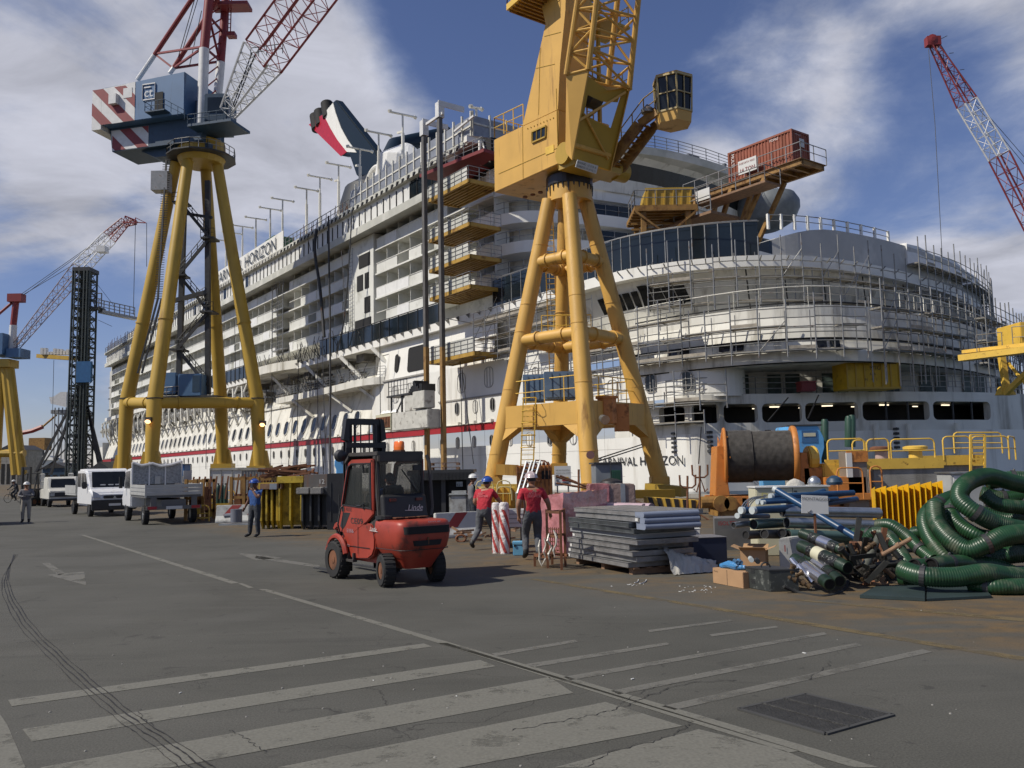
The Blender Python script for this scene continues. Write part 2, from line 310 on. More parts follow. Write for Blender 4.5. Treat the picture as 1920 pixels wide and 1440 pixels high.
# ---------------------------------------------------------------- ground, water
def ground_mat():
    m = bpy.data.materials.new('asphalt'); m.use_nodes = True; t = m.node_tree; n = t.nodes; l = t.links; b = n['Principled BSDF']
    g = n.new('ShaderNodeNewGeometry'); b.inputs['Roughness'].default_value = .88; b.inputs['Specular IOR Level'].default_value = .35
    def nz(s,d=6,r=.6,dist=0,off=(0,0,0),sc_=(1,1,1)):
        mp = n.new('ShaderNodeMapping'); mp.inputs['Location'].default_value = off; mp.inputs['Scale'].default_value = sc_; mp.inputs['Rotation'].default_value = (0,0,.93 if sc_ != (1,1,1) else 0); l.new(g.outputs['Position'],mp.inputs[0])
        x = n.new('ShaderNodeTexNoise'); x.inputs['Scale'].default_value = s; x.inputs['Detail'].default_value = d; x.inputs['Roughness'].default_value = r; x.inputs['Distortion'].default_value = dist; l.new(mp.outputs[0],x.inputs['Vector']); return x.outputs['Fac']
    def rng(v,a,b_,c=0.,d=1.):
        x = n.new('ShaderNodeMapRange'); x.inputs['From Min'].default_value = a; x.inputs['From Max'].default_value = b_; x.inputs['To Min'].default_value = c; x.inputs['To Max'].default_value = d; l.new(v,x.inputs['Value']); return x.outputs[0]
    def mixc(f,a,b_,mode='MIX'):
        x = n.new('ShaderNodeMix'); x.data_type = 'RGBA'; x.blend_type = mode
        for k,v in (('Factor',f),('A',a),('B',b_)):
            if isinstance(v,tuple): x.inputs[k].default_value = (*v,1)
            elif isinstance(v,(int,float)): x.inputs[k].default_value = v
            else: l.new(v,x.inputs[k])
        return x.outputs['Result']
    def mt(op,a,b_):
        x = n.new('ShaderNodeMath'); x.operation = op; x.use_clamp = True
        for i,v in enumerate((a,b_)):
            if isinstance(v,(int,float)): x.inputs[i].default_value = v
            else: l.new(v,x.inputs[i])
        return x.outputs[0]
    col = mixc(rng(nz(.35,6),.35,.65),(.060,.059,.050),(.080,.078,.067))
    col = mixc(rng(nz(1.1,6,.6,1.0,(4,2,0),(.25,1.6,1)),.5,.75,0,.35),col,(.11,.105,.092))
    fine = rng(nz(60,3,.7),.3,.7,.66,1.34)
    fc = n.new('ShaderNodeCombineColor'); [l.new(fine,fc.inputs[i]) for i in range(3)]
    # brown mud staining around the stored goods: v between 9 and 30 m
    sp_ = n.new('ShaderNodeSeparateXYZ'); l.new(g.outputs['Position'],sp_.inputs[0])
    vv = n.new('ShaderNodeMath'); vv.operation = 'MULTIPLY'; l.new(sp_.outputs[0],vv.inputs[0]); vv.inputs[1].default_value = V.x
    v2 = n.new('ShaderNodeMath'); v2.operation = 'MULTIPLY_ADD'; l.new(sp_.outputs[1],v2.inputs[0]); v2.inputs[1].default_value = V.y; l.new(vv.outputs[0],v2.inputs[2])
    edge = mt('ADD',rng(v2.outputs[0],9.0,11.5),rng(nz(.5,5,.6,.8),.42,.6,-.35,.25))
    mud = mt('MULTIPLY',rng(v2.outputs[0],8.6,10.6),rng(nz(.7,7,.65,1.2,(9,3,0),(.35,1.3,1)),.34,.55))
    col = mixc(mt('MULTIPLY',mud,.85),col,mixc(rng(nz(2.2,5),.4,.6),(.145,.090,.034),(.085,.064,.038)))
    col = mixc(mt('MULTIPLY',rng(nz(1.6,5,.6,.6,(20,1,0)),.64,.72),.55),col,(.018,.017,.016))
    col = mixc(mt('MULTIPLY',rng(nz(6.,3,.5,.3,(3,9,0)),.68,.74),.5),col,(.025,.024,.022)); col = mixc(mt('MULTIPLY',rng(nz(1.3,7,.7,.4,(11,4,0),(.12,2.2,1)),.55,.72),.35),col,(.035,.034,.031)); col = mixc(mt('MULTIPLY',rng(nz(.13,3,.5,.2,(1,8,0)),.5,.53),.22),col,(.10,.098,.088))
    # cracks
    vo = n.new('ShaderNodeTexVoronoi'); vo.feature = 'DISTANCE_TO_EDGE'; vo.inputs['Scale'].default_value = .42
    wv = n.new('ShaderNodeVectorMath'); wv.operation = 'MULTIPLY_ADD'; nn = n.new('ShaderNodeTexNoise'); nn.inputs['Scale'].default_value = 1.4; nn.inputs['Detail'].default_value = 6; l.new(g.outputs['Position'],nn.inputs['Vector'])
    l.new(nn.outputs['Color'],wv.inputs[0]); wv.inputs[1].default_value = (1.3,1.3,0); l.new(g.outputs['Position'],wv.inputs[2]); l.new(wv.outputs[0],vo.inputs['Vector'])
    ck = mt('MULTIPLY',rng(vo.outputs['Distance'],0,.005,.7,0),rng(nz(.22,3,.5,0,(7,7,0)),.54,.62))
    vo2 = n.new('ShaderNodeTexVoronoi'); vo2.feature = 'DISTANCE_TO_EDGE'; vo2.inputs['Scale'].default_value = 2.4; l.new(wv.outputs[0],vo2.inputs['Vector'])
    ck2 = mt('MULTIPLY',rng(vo2.outputs['Distance'],0,.012,.7,0),rng(nz(.5,3,.5,0,(2,5,0)),.56,.66))
    ck = mt('MAXIMUM',ck,ck2)
    col = mixc(mt('MULTIPLY',ck,.85),col,(.012,.011,.01)); col = mixc(1.,col,fc.outputs[0], 'MULTIPLY')
    l.new(col,b.inputs['Base Color'])
    bp = n.new('ShaderNodeBump'); bp.inputs['Strength'].default_value = .35; bp.inputs['Distance'].default_value = .01; l.new(mt('SUBTRACT',nz(45,4,.7),ck),bp.inputs['Height']); l.new(bp.outputs[0],b.inputs['Normal'])
    return m
def paint_mat(name,col,wear=.5,sc_=3.):
    m = bpy.data.materials.new(name); m.use_nodes = True; t = m.node_tree; n = t.nodes; l = t.links; b = n['Principled BSDF']; b.inputs['Roughness'].default_value = .8
    g = n.new('ShaderNodeNewGeometry'); x = n.new('ShaderNodeTexNoise'); x.inputs['Scale'].default_value = sc_; x.inputs['Detail'].default_value = 8; x.inputs['Roughness'].default_value = .7; l.new(g.outputs['Position'],x.inputs['Vector'])
    r = n.new('ShaderNodeMapRange'); r.inputs['From Min'].default_value = wear-.12; r.inputs['From Max'].default_value = wear+.08; r.inputs['To Max'].default_value = .8; l.new(x.outputs['Fac'],r.inputs['Value']); l.new(r.outputs[0],b.inputs['Alpha'])
    y = n.new('ShaderNodeTexNoise'); y.inputs['Scale'].default_value = 40; l.new(g.outputs['Position'],y.inputs['Vector']); c = n.new('ShaderNodeMix'); c.data_type = 'RGBA'; l.new(y.outputs['Fac'],c.inputs['Factor'])
    c.inputs['A'].default_value = (*[v*.6 for v in col],1); c.inputs['B'].default_value = (*[v*1.3 for v in col],1); l.new(c.outputs['Result'],b.inputs['Base Color']); return m
mAsph = ground_mat(); mPaint = paint_mat('worn white road paint',(.185,.18,.152),.37); mPaintW = paint_mat('very worn road paint',(.16,.155,.135),.42,2.); mPaintY = paint_mat('worn yellow road paint',(.16,.12,.055),.48,2.)
QE = 38.6
g = MB(S); g.quad((-900,-1800,0),(2600,-1800,0),(2600,QE,0),(-900,QE,0)); struct(g.B('ground',mAsph,rc=0))
g = MB(S); g.box(-900,2600,QE-.6,QE,-6,-.004); g.box(-900,2600,QE-.6,QE-.05,0.004,.22); struct(g.B('quay_wall',mConc))
mW = mat('harbour water',(.02,.045,.05),.12,var=.1,bump=.4,bscale=1.2)
g = MB(S); g.quad((-900,QE-.3,-2.6),(2600,QE-.3,-2.6),(2600,2500,-2.6),(-900,2500,-2.6)); struct(g.B('water',mW,rc=0))
g = MB()
def band(mb,a,b,wd,z=.004,n=1):
    a = Vector(a); b = Vector(b); d = (b-a).normalized(); s_ = Vc((d.y,-d.x,0))*wd/2
    o = Vc((0,0,z)); mb.quad(a-s_+o,b-s_+o,b+s_+o,a+s_+o)
def pxq(mb, *pp,z=.004): mb.quad(*[G(*p)+Vc((0,0,z)) for p in pp])
pxq(g,(150,1003),(158,1003),(448,1093),(434,1095)); pxq(g,(446,1094),(454,1094),(476,1102),(466,1103)); pxq(g,(484,1105),(500,1105),(1648,1440),(1600,1440)); pxq(g,(820,1206),(838,1206),(1500,1409),(1478,1412))
pxq(g,(15,1313),(795,1207),(810,1213),(22,1325)); pxq(g,(42,1368),(900,1238),(930,1250),(60,1391)); pxq(g,(75,1440),(1030,1270),(1075,1300),(320,1440),(90,1446)); pxq(g,(520,1440),(1135,1317),(1280,1362),(800,1452)); pxq(g,(1040,1440),(1310,1368),(1470,1408),(1560,1446))
pxq(g,(0,1340),(14,1360),(48,1440),(0,1450))
struct(g.B('road_marking',mPaint,rc=0))
g = MB()
for q in (((922,1226),(1078,1200),(1084,1204),(930,1231)),((985,1246),(1250,1205),(1256,1209),(1000,1252)),((1056,1270),(1545,1186),(1552,1190),(1070,1276)),((1145,1296),(1605,1206),(1618,1211),(1160,1303)),((1240,1325),(1730,1218),(1748,1223),(1265,1332)),((1215,1182),(1370,1162),(1374,1165),(1218,1186)),((1330,1190),(1455,1174),(1460,1177),(1335,1194))):
    pxq(g, *q)
pxq(g,(443,1037),(480,1040),(530,1046),(480,1051)); pxq(g,(480,1042),(600,1060),(598,1065),(478,1047))
pxq(g,(78,1056),(92,1055),(122,1075),(110,1079)); pxq(g,(88,1078),(158,1072),(162,1098))
struct(g.B('worn_road_marking',mPaintW,rc=0))
g = MB(); pxq(g,(990,1086),(1010,1086),(1920,1232),(1920,1240)); pxq(g,(1480,1125),(1500,1125),(1920,1160),(1920,1166)); struct(g.B('faded_yellow_line',mPaintY,rc=0))
g = MB()
mTar = mat('tar sealed crack',(.016,.015,.015),.7,var=.3,scale=20)
def crack(pts,wd,jit=.03,seed=1):
    r = random.Random(seed); P3 = [G(*p) for p in pts]; Q = cat_rom(P3,14); la = []; lb = []
    for i,p in enumerate(Q):
        d = (Q[min(i+1,len(Q)-1)]-Q[max(i-1,0)]).normalized(); s_ = Vc((d.y,-d.x,0)); c = p+s_*jit*(sin(i*.9+seed)*.5+r.uniform(-.35,.35))+Vc((0,0,.007)); ww = wd*.7*r.uniform(.3,1.1); la.append(c+s_*ww/2); lb.append(c-s_*ww/2)
    g.ribbon(la,lb)
for k,(o,wd) in enumerate(((0,.02),(9,.026),(17,.018),(-9,.013))):
    crack([(30-o*.3,1040),(8+o*.5,1090),(35+o,1160),(110+o*1.3,1240),(210+o*1.7,1330),(300+o*2.1,1395),(370+o*2.6,1450)],wd,.011,k)
crack([(960,1371),(1060,1352),(1120,1340),(1180,1322),(1205,1310),(1290,1282),(1380,1276)],.016,.035,9); crack([(1100,1440),(1150,1410),(1245,1385),(1290,1362),(1295,1352)],.014,.03,11)
crack([(1160,1322),(1200,1300),(1260,1282),(1400,1280),(1480,1290)],.008,.03,15); crack([(1515,1275),(1550,1250),(1557,1240)],.01,.03,19)
crack([(30,1205),(100,1200),(180,1196)],.01,.02,20); crack([(430,1370),(460,1385),(480,1400),(500,1412)],.012,.02,21); crack([(260,1330),(270,1350),(290,1362)],.01,.02,22)
struct(g.B('asphalt_crack',mTar,rc=0))
# manhole cover
mh = [G(*p) for p in ((1385,1331),(1510,1303),(1675,1342),(1548,1378))]
t_ = thing('manhole_cover', 'dark square cast cover set in the asphalt near the crosswalk', 'manhole cover',mh[0])
g = MB(); g.prism([p+Vc((0,0,.003)) for p in mh],(0,0,.008)); mc = mat('cast iron cover',(.042,.041,.038),.7,var=.2,scale=12,bump=.5,bscale=60); g.B('lid',mc,t_)
g = MB()
for i in range(1,40):
    f = i/40; g.beam(mh[0].lerp(mh[3],f)+Z*.0115,mh[1].lerp(mh[2],f)+Z*.0115,.01,.003)
for i in (1,2): g.beam(mh[0].lerp(mh[1],i/3)+Z*.015,mh[3].lerp(mh[2],i/3)+Z*.015,.02,.008)
g.B('grip_pattern',mc,t_,rc=0)
g = MB(); [g.beam(mh[i]+Z*.008,mh[(i+1) % 4]+Z*.008,.035,.014) for i in range(4)]; g.B('frame',mat('dark cover frame',(.05,.05,.048),.8),t_)

# ================================================================ SHIP
ship = thing('cruise_ship', 'huge white cruise ship under construction alongside the quay, covered in scaffolding', 'cruise ship',S(130,61.6,0))
def sb(mb,name,m,parent=None, **k): return mb.B(name,m,parent or ship, **k)
C_A = cat_rom([(s_,v_,0) for s_,v_ in ((72,41.6),(60,41.6),(50,41.6),(45.7,41.6),(42.3,42.1),(38.9,43.7),(36.2,46),(34.3,49.2),(33.3,53.9),(33.2,60.8),(34.4,70.9),(37.8,82.0),(43,88),(51,90.5),(62,91),(80,91))],4)
C_B = cat_rom([(s_,v_,0) for s_,v_ in ((72,41.6),(60,41.6),(48,41.6),(42,41.7),(38,42.3),(34.5,43.4),(31.8,45.3),(30.1,48.2),(29.2,53.5),(29.8,62),(32,72.5),(35.8,83),(42,89.2),(51,91),(62,91),(80,91))],4)
C_M = cat_rom([(s_,v_,0) for s_,v_ in ((72,41.6),(60,41.6),(50,41.6),(43.5,41.6),(39,41.62),(37.2,42.2),(35.8,44.6),(33.9,47.9),(31,51.8),(28.7,57.6),(27.5,64),(28,72),(31.5,81),(38,88),(48,91),(62,91),(80,91))],4)
def offc(c,d):
    out_ = []
    for i,p in enumerate(c):
        a = c[max(i-1,0)]; b = c[min(i+1,len(c)-1)]; q = (b-a).normalized(); out_.append(Vc((p.x-q.y*d,p.y+q.x*d,0)))   # + = outward (towards quay / astern)
    return out_
def atz(c,z): return [(p.x,p.y,z) for p in c]
def wallc(mb,c,z0,z1,o0=0.,o1=0.): return mb.ribbon(atz(offc(c,o0),z0),atz(offc(c,o1),z1))
def slabc(mb,c,z0,z1,o=0.,inn=1.5):
    a0,a1,b0,b1 = atz(offc(c,o),z0),atz(offc(c,o),z1),atz(offc(c,o-inn),z0),atz(offc(c,o-inn),z1)
    mb.ribbon(a0,a1); mb.ribbon(a1,b1); mb.ribbon(b1,b0); mb.ribbon(b0,a0); return mb
def sub(c,i0,i1): return c[i0:i1]
def clip_c(c,tmin=None,vmin=None,vmax=None,side=None):
    return [p for p in c if (vmin is None or p.y >= vmin) and (vmax is None or p.y <= vmax)]
# orientation test: outward for the side must be -v
assert offc(C_A,1)[2].y < 41.6,offc(C_A,1)[2]
# --- shell plating
BOW = [(228,41.6,0),(245,42.5,0),(262,47,0),(276,55,0),(283,61.6,0),(276,68,0),(245,81,0),(228,82,0)]
g = MB(S)
g.ribbon([(72,41.6,-4),(228,41.6,-4)],[(72,41.6,5.25),(228,41.6,5.25)])
wallc(g,C_M,-4,.2,-1.2,0); wallc(g,C_M,.2,3.9)
g.ribbon([(p[0]-4,p[1],-4) for p in BOW],[(p[0],p[1],9) for p in BOW])
g.quad((228,41.6,5.25),(228,41.6,10),(228,60,10),(228,60,5.25)); sb(g, 'hull',mWhite,rc=0)
hull_obj = None
# side block between stripe and lifeboat deck (aft part is flush, forward part is set in)
g = MB(S)
C_S = cat_rom([(s_,v_,0) for s_,v_ in ((82,41.6),(70,41.6),(55,41.6),(43,41.6),(39,41.85),(37,42.6),(35.9,43.9),(36.3,45.4),(38.5,46.8),(44,48))],4)
wallc(g,C_S,6.3,9.0); g.ribbon([(82,41.6,5.85),(41,41.6,5.85)],[(82,41.6,6.3),(41,41.6,6.3)])
g.ribbon([(82,41.6,9.0),(57,41.6,9.0),(48,41.6,9)],[(82,41.6,11.2),(57,41.6,11.2),(48,41.6,11.2)])
# curved return of the flush plate at its forward end
g.ribbon([(82,41.6,5.85),(84.5,42.4,5.85),(85.5,43.4,5.85)],[(82,41.6,11.2),(84.5,42.4,11.2),(85.5,43.4,11.2)])
g.ribbon([(82,41.6,11.2),(60,41.6,11.2)],[(82,42.3,15.1),(60,42.3,15.1)])
g.box(228,84,42.4,44,5.9,6.1)
sb(g, 'side_plating',mWhite,rc=0)
g = MB(S)   # forward set-in wall with inclined windows
g.ribbon([(84,41.75,5.9),(226,41.75,5.9)],[(84,43.2,10.6),(226,43.2,10.6)]); g.ribbon([(84,43.2,10.6),(226,43.2,10.6)],[(84,44.5,15.1),(226,44.5,15.1)])
sb(g, 'inclined_side_wall',mWhiteW,rc=0)
g = MB(S); g.box(228,59,41.5,41.7,5.25,5.87); g.ribbon([(59,41.52,5.25),(47,41.52,5.25)],[(59,41.52,5.87),(47,41.52,5.87)]); sb(g, 'red_stripe',mRed)
g = MB(S)
for k in range(64): t0 = 60+k*2.6; g.box(t0,t0+.12,41.3,41.6,5.87,6.15)
g.box(60,228,41.38,41.6,5.88,5.93); sb(g, 'stripe_lugs',mWhiteW)
# plate seams
g = MB(S)
for z_ in (1.2,3.1): g.box(44,228,41.592,41.6,z_,z_+.02)
for k in range(24): t0 = 46+k*7.7; g.box(t0,t0+.02,41.59,41.6,-2,5.2)
for t0 in (57.7,79): g.box(t0,t0+.06,41.55,41.6,6.2,11)
g.box(57.7,69,41.5,41.6,8.15,8.28); g.box(71.5,79,41.5,41.6,7.35,7.5); g.box(71.5,82,41.45,41.6,11.15,11.3)
sb(g, 'plate_seams',mat('seam grey',(.30,.29,.27),.6))  # thin grey strips mark the hull plate joints
# --- portholes
def win(mb,t,v,z,w_,h_,r,dv=-.02,th=.05,lean=0.):
    pts = [(t+a,v+dv+lean*b/h_,z+b) for a,b in rrect(0,0,w_,h_,r)]
    mb.prism(pts,(0,th,0))
def ring(mb,t,v,z,w_,h_,r,dv=-.03,tr=.035,lean=0.): mb.path([(t+a,v+dv+lean*b/h_,z+b) for a,b in rrect(0,0,w_,h_,r)],tr,n=5,closed=True)
stuffA = MB(S); cnt = 0
ports = [(57.6+k*2.72,4.05 if False else 4.3) for k in range(62)]
for i,(t0,z0) in enumerate(ports):
    half = i % 3 == 1 or t0 > 90
    if cnt < 58:
        m_ = MB(S); win(m_,t0,41.6,z0,.52,.95,.25); o = sb(m_, 'porthole',mDarkGlass if half else mWhite); cnt += 1
        r_ = MB(S); ring(r_,t0,41.6,z0,.6,1.02,.29); r_.tube((t0-.02,41.55,z0-.45),(t0-.02,41.55,z0+.45),.03,n=4)
        if not half: r_.tube((t0-.16,41.55,z0-.4),(t0-.16,41.55,z0+.4),.02,n=4)
        r_.B('porthole_rim',mat('rim grey',(.34,.33,.31),.5),o)
    else: win(stuffA,t0,41.6,z0,.52,.95,.25)
for t0,z0,dk in ((49.5,4.2,0),(52.3,4.2,1),(55,4.2,0),(57.5,7.4,0),(60.1,7.4,1),(62.8,7.4,0),(65.8,7.4,1),(49,7.5,0),(45,7.45,0),(41.2,7.5,1),(38.3,7.4,1),(72.5,7.2,0),(76,7.1,0),(54,9.4,0)):
    m_ = MB(S); vv_ = 41.6 if t0 > 41 else (41.6 if t0 > 40 else 41.95); bigw = t0 < 50 and z0 > 6; w2,h2 = (.85,1.15) if bigw else (.6,1.05)
    win(m_,t0,vv_,z0,w2,h2,.28); o = sb(m_, 'cabin_window',mDarkGlass if dk else mWhite); r_ = MB(S); ring(r_,t0,vv_,z0,w2+.1,h2+.1,.32); r_.box(t0-.03,t0+.03,vv_-.06,vv_,z0-h2/2,z0+h2/2); r_.B('window_rim',mat('rim grey',(.3,.3,.3),.5),o)
for t0,z0,w2,dk in ((77.6,9.7,1.5,1),(74.5,9.7,1.6,0),(71.8,9.8,1.3,0),(68.6,9.8,1.2,0),(65,9.7,1.5,0),(60.6,9.8,1.5,0),(56.6,9.9,1.4,0)):
    m_ = MB(S); win(m_,t0,41.6,z0,w2*.8,1.7,.45); o = sb(m_, 'cabin_window',mWhite); r_ = MB(S); ring(r_,t0,41.6,z0,w2*.85,1.75,.45)
    r_.tube((t0-.2,41.55,z0-.8),(t0-.2,41.55,z0+.8),.04,n=4); r_.tube((t0+.25,41.55,z0-.8),(t0+.25,41.55,z0+.8),.04,n=4); r_.B('window_rim',mat('rim grey',(.3,.3,.3),.5),o)
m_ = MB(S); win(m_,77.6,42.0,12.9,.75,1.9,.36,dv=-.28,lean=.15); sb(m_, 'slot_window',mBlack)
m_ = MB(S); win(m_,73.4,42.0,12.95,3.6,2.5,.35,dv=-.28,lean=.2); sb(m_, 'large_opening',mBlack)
r_ = MB(S); r_.beam((71.8,41.75,12.5),(75,41.75,12.4),.1); r_.beam((72.4,41.9,11.8),(72.4,41.9,12.7),.2); sb(r_, 'opening_rail',mSteel)
for k in range(42):                     # inclined windows forward
    t0 = 88+k*3.05; z0 = 7.75
    if k < 38:
        m_ = MB(S); m_.prism([(t0+a+b*.22,42.28+b*.31,z0+b) for a,b in rrect(0,0,1.25,1.75,.55)],(0,.06,-.02)); o = sb(m_, 'inclined_window',mDarkGlass)
        r_ = MB(S); r_.path([(t0+a+b*.22,42.25+b*.31,z0+b) for a,b in rrect(0,0,1.4,1.9,.6)],.06,n=5,closed=True); r_.B('window_rim',mWhite,o)
sb(stuffA, 'distant_portholes',mDarkGlass)['kind'] = 'stuff'
# --- lifeboat deck and recess
g = MB(S); g.box(90,226,43.0,44.0,10.7,11.0); sb(g, 'lifeboat_deck_edge',mWhiteW)
C_L = cat_rom([(110,41.1,0),(100,41.0,0),(92,40.8,0),(88,40.6,0),(84,40.4,0),(81.5,40.7,0),(80,41.6,0)],4)
g = MB(S); a0,a1 = atz(C_L,11.0),atz(C_L,11.75); b0 = [(p.x,44.5,11.0) for p in C_L]; b1 = [(p.x,44.5,11.75) for p in C_L]
g.ribbon(a0,a1); g.ribbon(a1,b1); g.ribbon(a0,b0); sb(g, 'embarkation_platform',mWhiteW,rc=0)
g = MB(S); g.rail([(p.x,p.y+.1,11.75) for p in C_L[::3]],1.15,.03,1.3,(.25,.5,.75)); sb(g, 'platform_railing',mSteel)
C_L2 = cat_rom([(121,41.4,0),(117,40.3,0),(112,40.1,0),(108,40.6,0),(104,41.6,0)],4)
g = MB(S); a0,a1 = atz(C_L2,15.2),atz(C_L2,16.3); g.ribbon(a0,a1); g.ribbon(a0,[(p.x,43,15.2) for p in C_L2]); g.ribbon(a1,[(p.x,43,16.3) for p in C_L2])
for t0 in (112,100,90,82): g.beam((t0,41.2,15),(t0-3,43,11.8),.35)
for t0 in (104,93,85): g.beam((t0,41.0,11.1),(t0-3,42.6,8.8),.3)
sb(g, 'bridge_wing_platform',mWhiteW,rc=0,each=True)
g = MB(S); g.ribbon([(84,43.9,11.2),(150,43.9,11.2)],[(84,44.4,15.0),(150,44.4,15.0)]); g.box(80,83,42.12,42.5,12.2,14.2); sb(g, 'lifeboat_recess',mat('painted recess shade',(.12,.115,.10),.7,var=.3,scale=.8,dirt=(.05,.05,.045),dirt_amt=.5),rc=0)  # shade of the recess is put into this dark wall colour
g = MB(S)
for k in range(26):                     # lifeboat davits
    t0 = 122+k*4.1
    g.path([(t0,42.9,14.6),(t0,41.2,14.7),(t0,40.8,13.6),(t0,41.4,12.2),(t0,42.6,9.6),(t0+.4,43.0,8.6)],.17,n=6); g.beam((t0+1.6,41.1,14.6),(t0+1.6,41.3,11.2),.5,.3)
    if k % 2: g.beam((t0+.5,42.7,11),(t0+3,41.7,13.4),.12)
    g.lathe([(.1,-.25),(.45,-.12),(.45,.12),(.1,.25)],(t0+2.2,41.2,12.6),(1,0,0),8)
sb(g, 'lifeboat_davits',mWhiteW)
g = MB(S); random.seed(3)
for k in range(90):
    t0 = RU(86,220); z0 = RU(10.9,14.4); g.box(t0,t0+RU(.3,2.2),42.5,43.8,z0,z0+RU(.15,.9))
sb(g, 'deck_outfitting',mat('mixed outfitting grey',(.13,.12,.10),.8,var=.5,scale=1.5),each=True)
g = MB(S)
for k in range(170):
    t0 = RU(84,122); z0 = random.choice((11.7,15.9)); g.tube((t0,RU(41.3,43),z0),(t0+RU(-1.2,1.2),RU(41.2,42.5),z0+RU(.8,2.9)),.04,n=4)
sb(g, 'temporary_pipework',mDarkSteel)['kind'] = 'stuff'
# --- promenade fascia with glass
g = MB(S); slabc(g,[Vc((p[0],p[1],0)) for p in ((226,41.6),(150,41.6),(72.5,41.6))]+C_A[1:],15.1,15.85,0,3.4)
sb(g, 'promenade_fascia',mWhite,rc=0)
g = MB(S)
for k in range(60):
    t0 = 46+k*1.75; g.prism([(t0,41.6,15.9),(t0,41.2,15.72),(t0,41.55,15.45)],(.08,0,0))
for i in range(12,40): 
    p = offc(C_A,.02)[i]; q = offc(C_A,.4)[i]; g.beam((q.x,q.y,15.75),(p.x,p.y,15.5),.07)
sb(g, 'fascia_rib',mSteel,each=True)
g = MB(S); gf = MB(S)
for a,b in ((69,97),(121,160)):
    n_ = int((b-a)/1.9)
    for k in range(n_): t0 = a+k*(b-a)/n_; g.box(t0+.04,t0+(b-a)/n_-.04,41.68,41.72,15.95,17.7); gf.box(t0-.03,t0+.03,41.62,41.74,15.85,17.75)
    gf.box(a,b,41.6,41.72,17.75,17.83)
sb(g, 'promenade_glass',mGlass,each=True); sb(gf, 'glass_post',mDarkSteel,each=True)
CG = clip_c(offc(C_A,-.15),vmax=47.5)
CG = [p for p in CG if p.x < 61]
g = MB(S); gf = MB(S); acc = 0
g.ribbon(atz(CG,15.9),atz(CG,18.2))
for p,q in zip(CG,CG[1:]):
    k = max(1,round((q-p).length/1.55))
    for i in range(k): c = p.lerp(q,i/k); gf.beam((c.x,c.y,15.85),(c.x,c.y,18.25),.07)
gf.path(atz(CG,18.3),.05,n=5); gf.path(atz(offc(CG,.5),18.1),.03,n=5)
sb(g, 'terrace_glass',mGlass,rc=0); sb(gf, 'terrace_glass_posts',mSteel)
# terrace deck floor
g = MB(S); inn = [(63,max(48,min(84,p.y)),15.86) for p in C_A]; g.ribbon(atz(offc(C_A,-.1),15.86),inn); sb(g, 'terrace_deck',mShipGrey,rc=0)
# solid grey bulwark astern of the glass, with white posts
CW = [p for p in offc(C_A,-.05) if 47.2 < p.y < 89]
g = MB(S); n_ = len(CW); tops = [16.9+1.0*sin(min(1,i/5)*pi/2) for i in range(n_)]
g.ribbon(atz(CW,15.85),[(p.x,p.y,tops[i]) for i,p in enumerate(CW)]); g.ribbon([(p.x,p.y,tops[i]) for i,p in enumerate(CW)],[(p.x+1.5,p.y,tops[i]) for i,p in enumerate(CW)]); sb(g, 'stern_bulwark',mShipGrey,rc=0)
g = MB(S); gr_ = MB(S)
for i in list(range(0,10,1))+list(range(17,22)):
    if i < n_: p = CW[i]; g.box(p.x+.15,p.x+.3,p.y-.09,p.y+.09,17.7,18.75); 
    if i+1 < n_ and i < 9: q = CW[i+1]; gr_.tube((p.x+.2,p.y,18.7),(q.x+.2,q.y,18.7),.035,n=5); gr_.tube((p.x+.2,p.y,18.3),(q.x+.2,q.y,18.3),.03,n=5)
sb(g, 'bulwark_post',mWhite,each=True); sb(gr_, 'bulwark_rail',mSteel)
WR = [p for p in offc(C_A,.08) if 60 < p.y < 84]
g = MB(S); a0 = atz(WR,16.4); a1 = [(p.x+.2,p.y,18.1+.15*sin(i*2.1)) for i,p in enumerate(WR)]; a2 = [(p.x+3,p.y,18.3) for p in WR]
g.ribbon(a0,a1); g.ribbon(a1,a2); g.quad((WR[0].x,WR[0].y,16.4),(WR[0].x,WR[0].y,18.1),(WR[0].x+3,WR[0].y,18.3),(WR[0].x+3,WR[0].y,17)); sb(g, 'shrink_wrapped_section',mTarp,rc=0)
# --- hull tiers below the terrace around the stern
mTier = mShipGrey
STB = [p for p in C_B if True]
g = MB(S); wallc(g,C_A,11.6,15.12,-2.4,-.8); sb(g, 'stern_lounge_wall',mWhiteW,rc=0)
g = MB(S); slabc(g,C_B,11.0,11.75,-.55,4); wallc(g,C_B,9.6,11.0,-.25,-.55); sb(g, 'stern_band',mWhiteW,rc=0)
g = MB(S); c_ = [p for p in C_B if p.y > 41.65 or p.x < 44]; wallc(g,c_,9.45,9.62,.02,.02); wallc(g,c_,11.9,12.0,-.7,-.7); wallc(g,c_,8.02,8.14,.22,.22); sb(g, 'shadow_gap_trim',mBlack,rc=0)
g = MB(S); slabc(g,[p for p in C_B if p.x < 44 or p.y > 60],8.1,8.75,.35,5); wallc(g,[p for p in C_B if p.x < 44 or p.y > 60],8.75,9.6,.2,-.1); sb(g, 'lower_stern_band',mWhiteW,rc=0)
def dpan(mb,c,i,f0,f1,z0,z1,off=.04,sl=.0,o1=None):
    a,b = c[i],c[i+1]; A = a.lerp(b,f0); B = a.lerp(b,f1); q = (b-a).normalized(); n_ = Vc((-q.y,q.x,0)); o1 = off if o1 is None else o1
    lo0 = A+n_*off; lo1 = B+n_*off; hi0 = A+n_*o1+q*sl; hi1 = B+n_*o1+q*sl; mb.quad((lo0.x,lo0.y,z0),(lo1.x,lo1.y,z0),(hi1.x,hi1.y,z1),(hi0.x,hi0.y,z1))
g = MB(S)
ci = offc(C_A,-1.9)
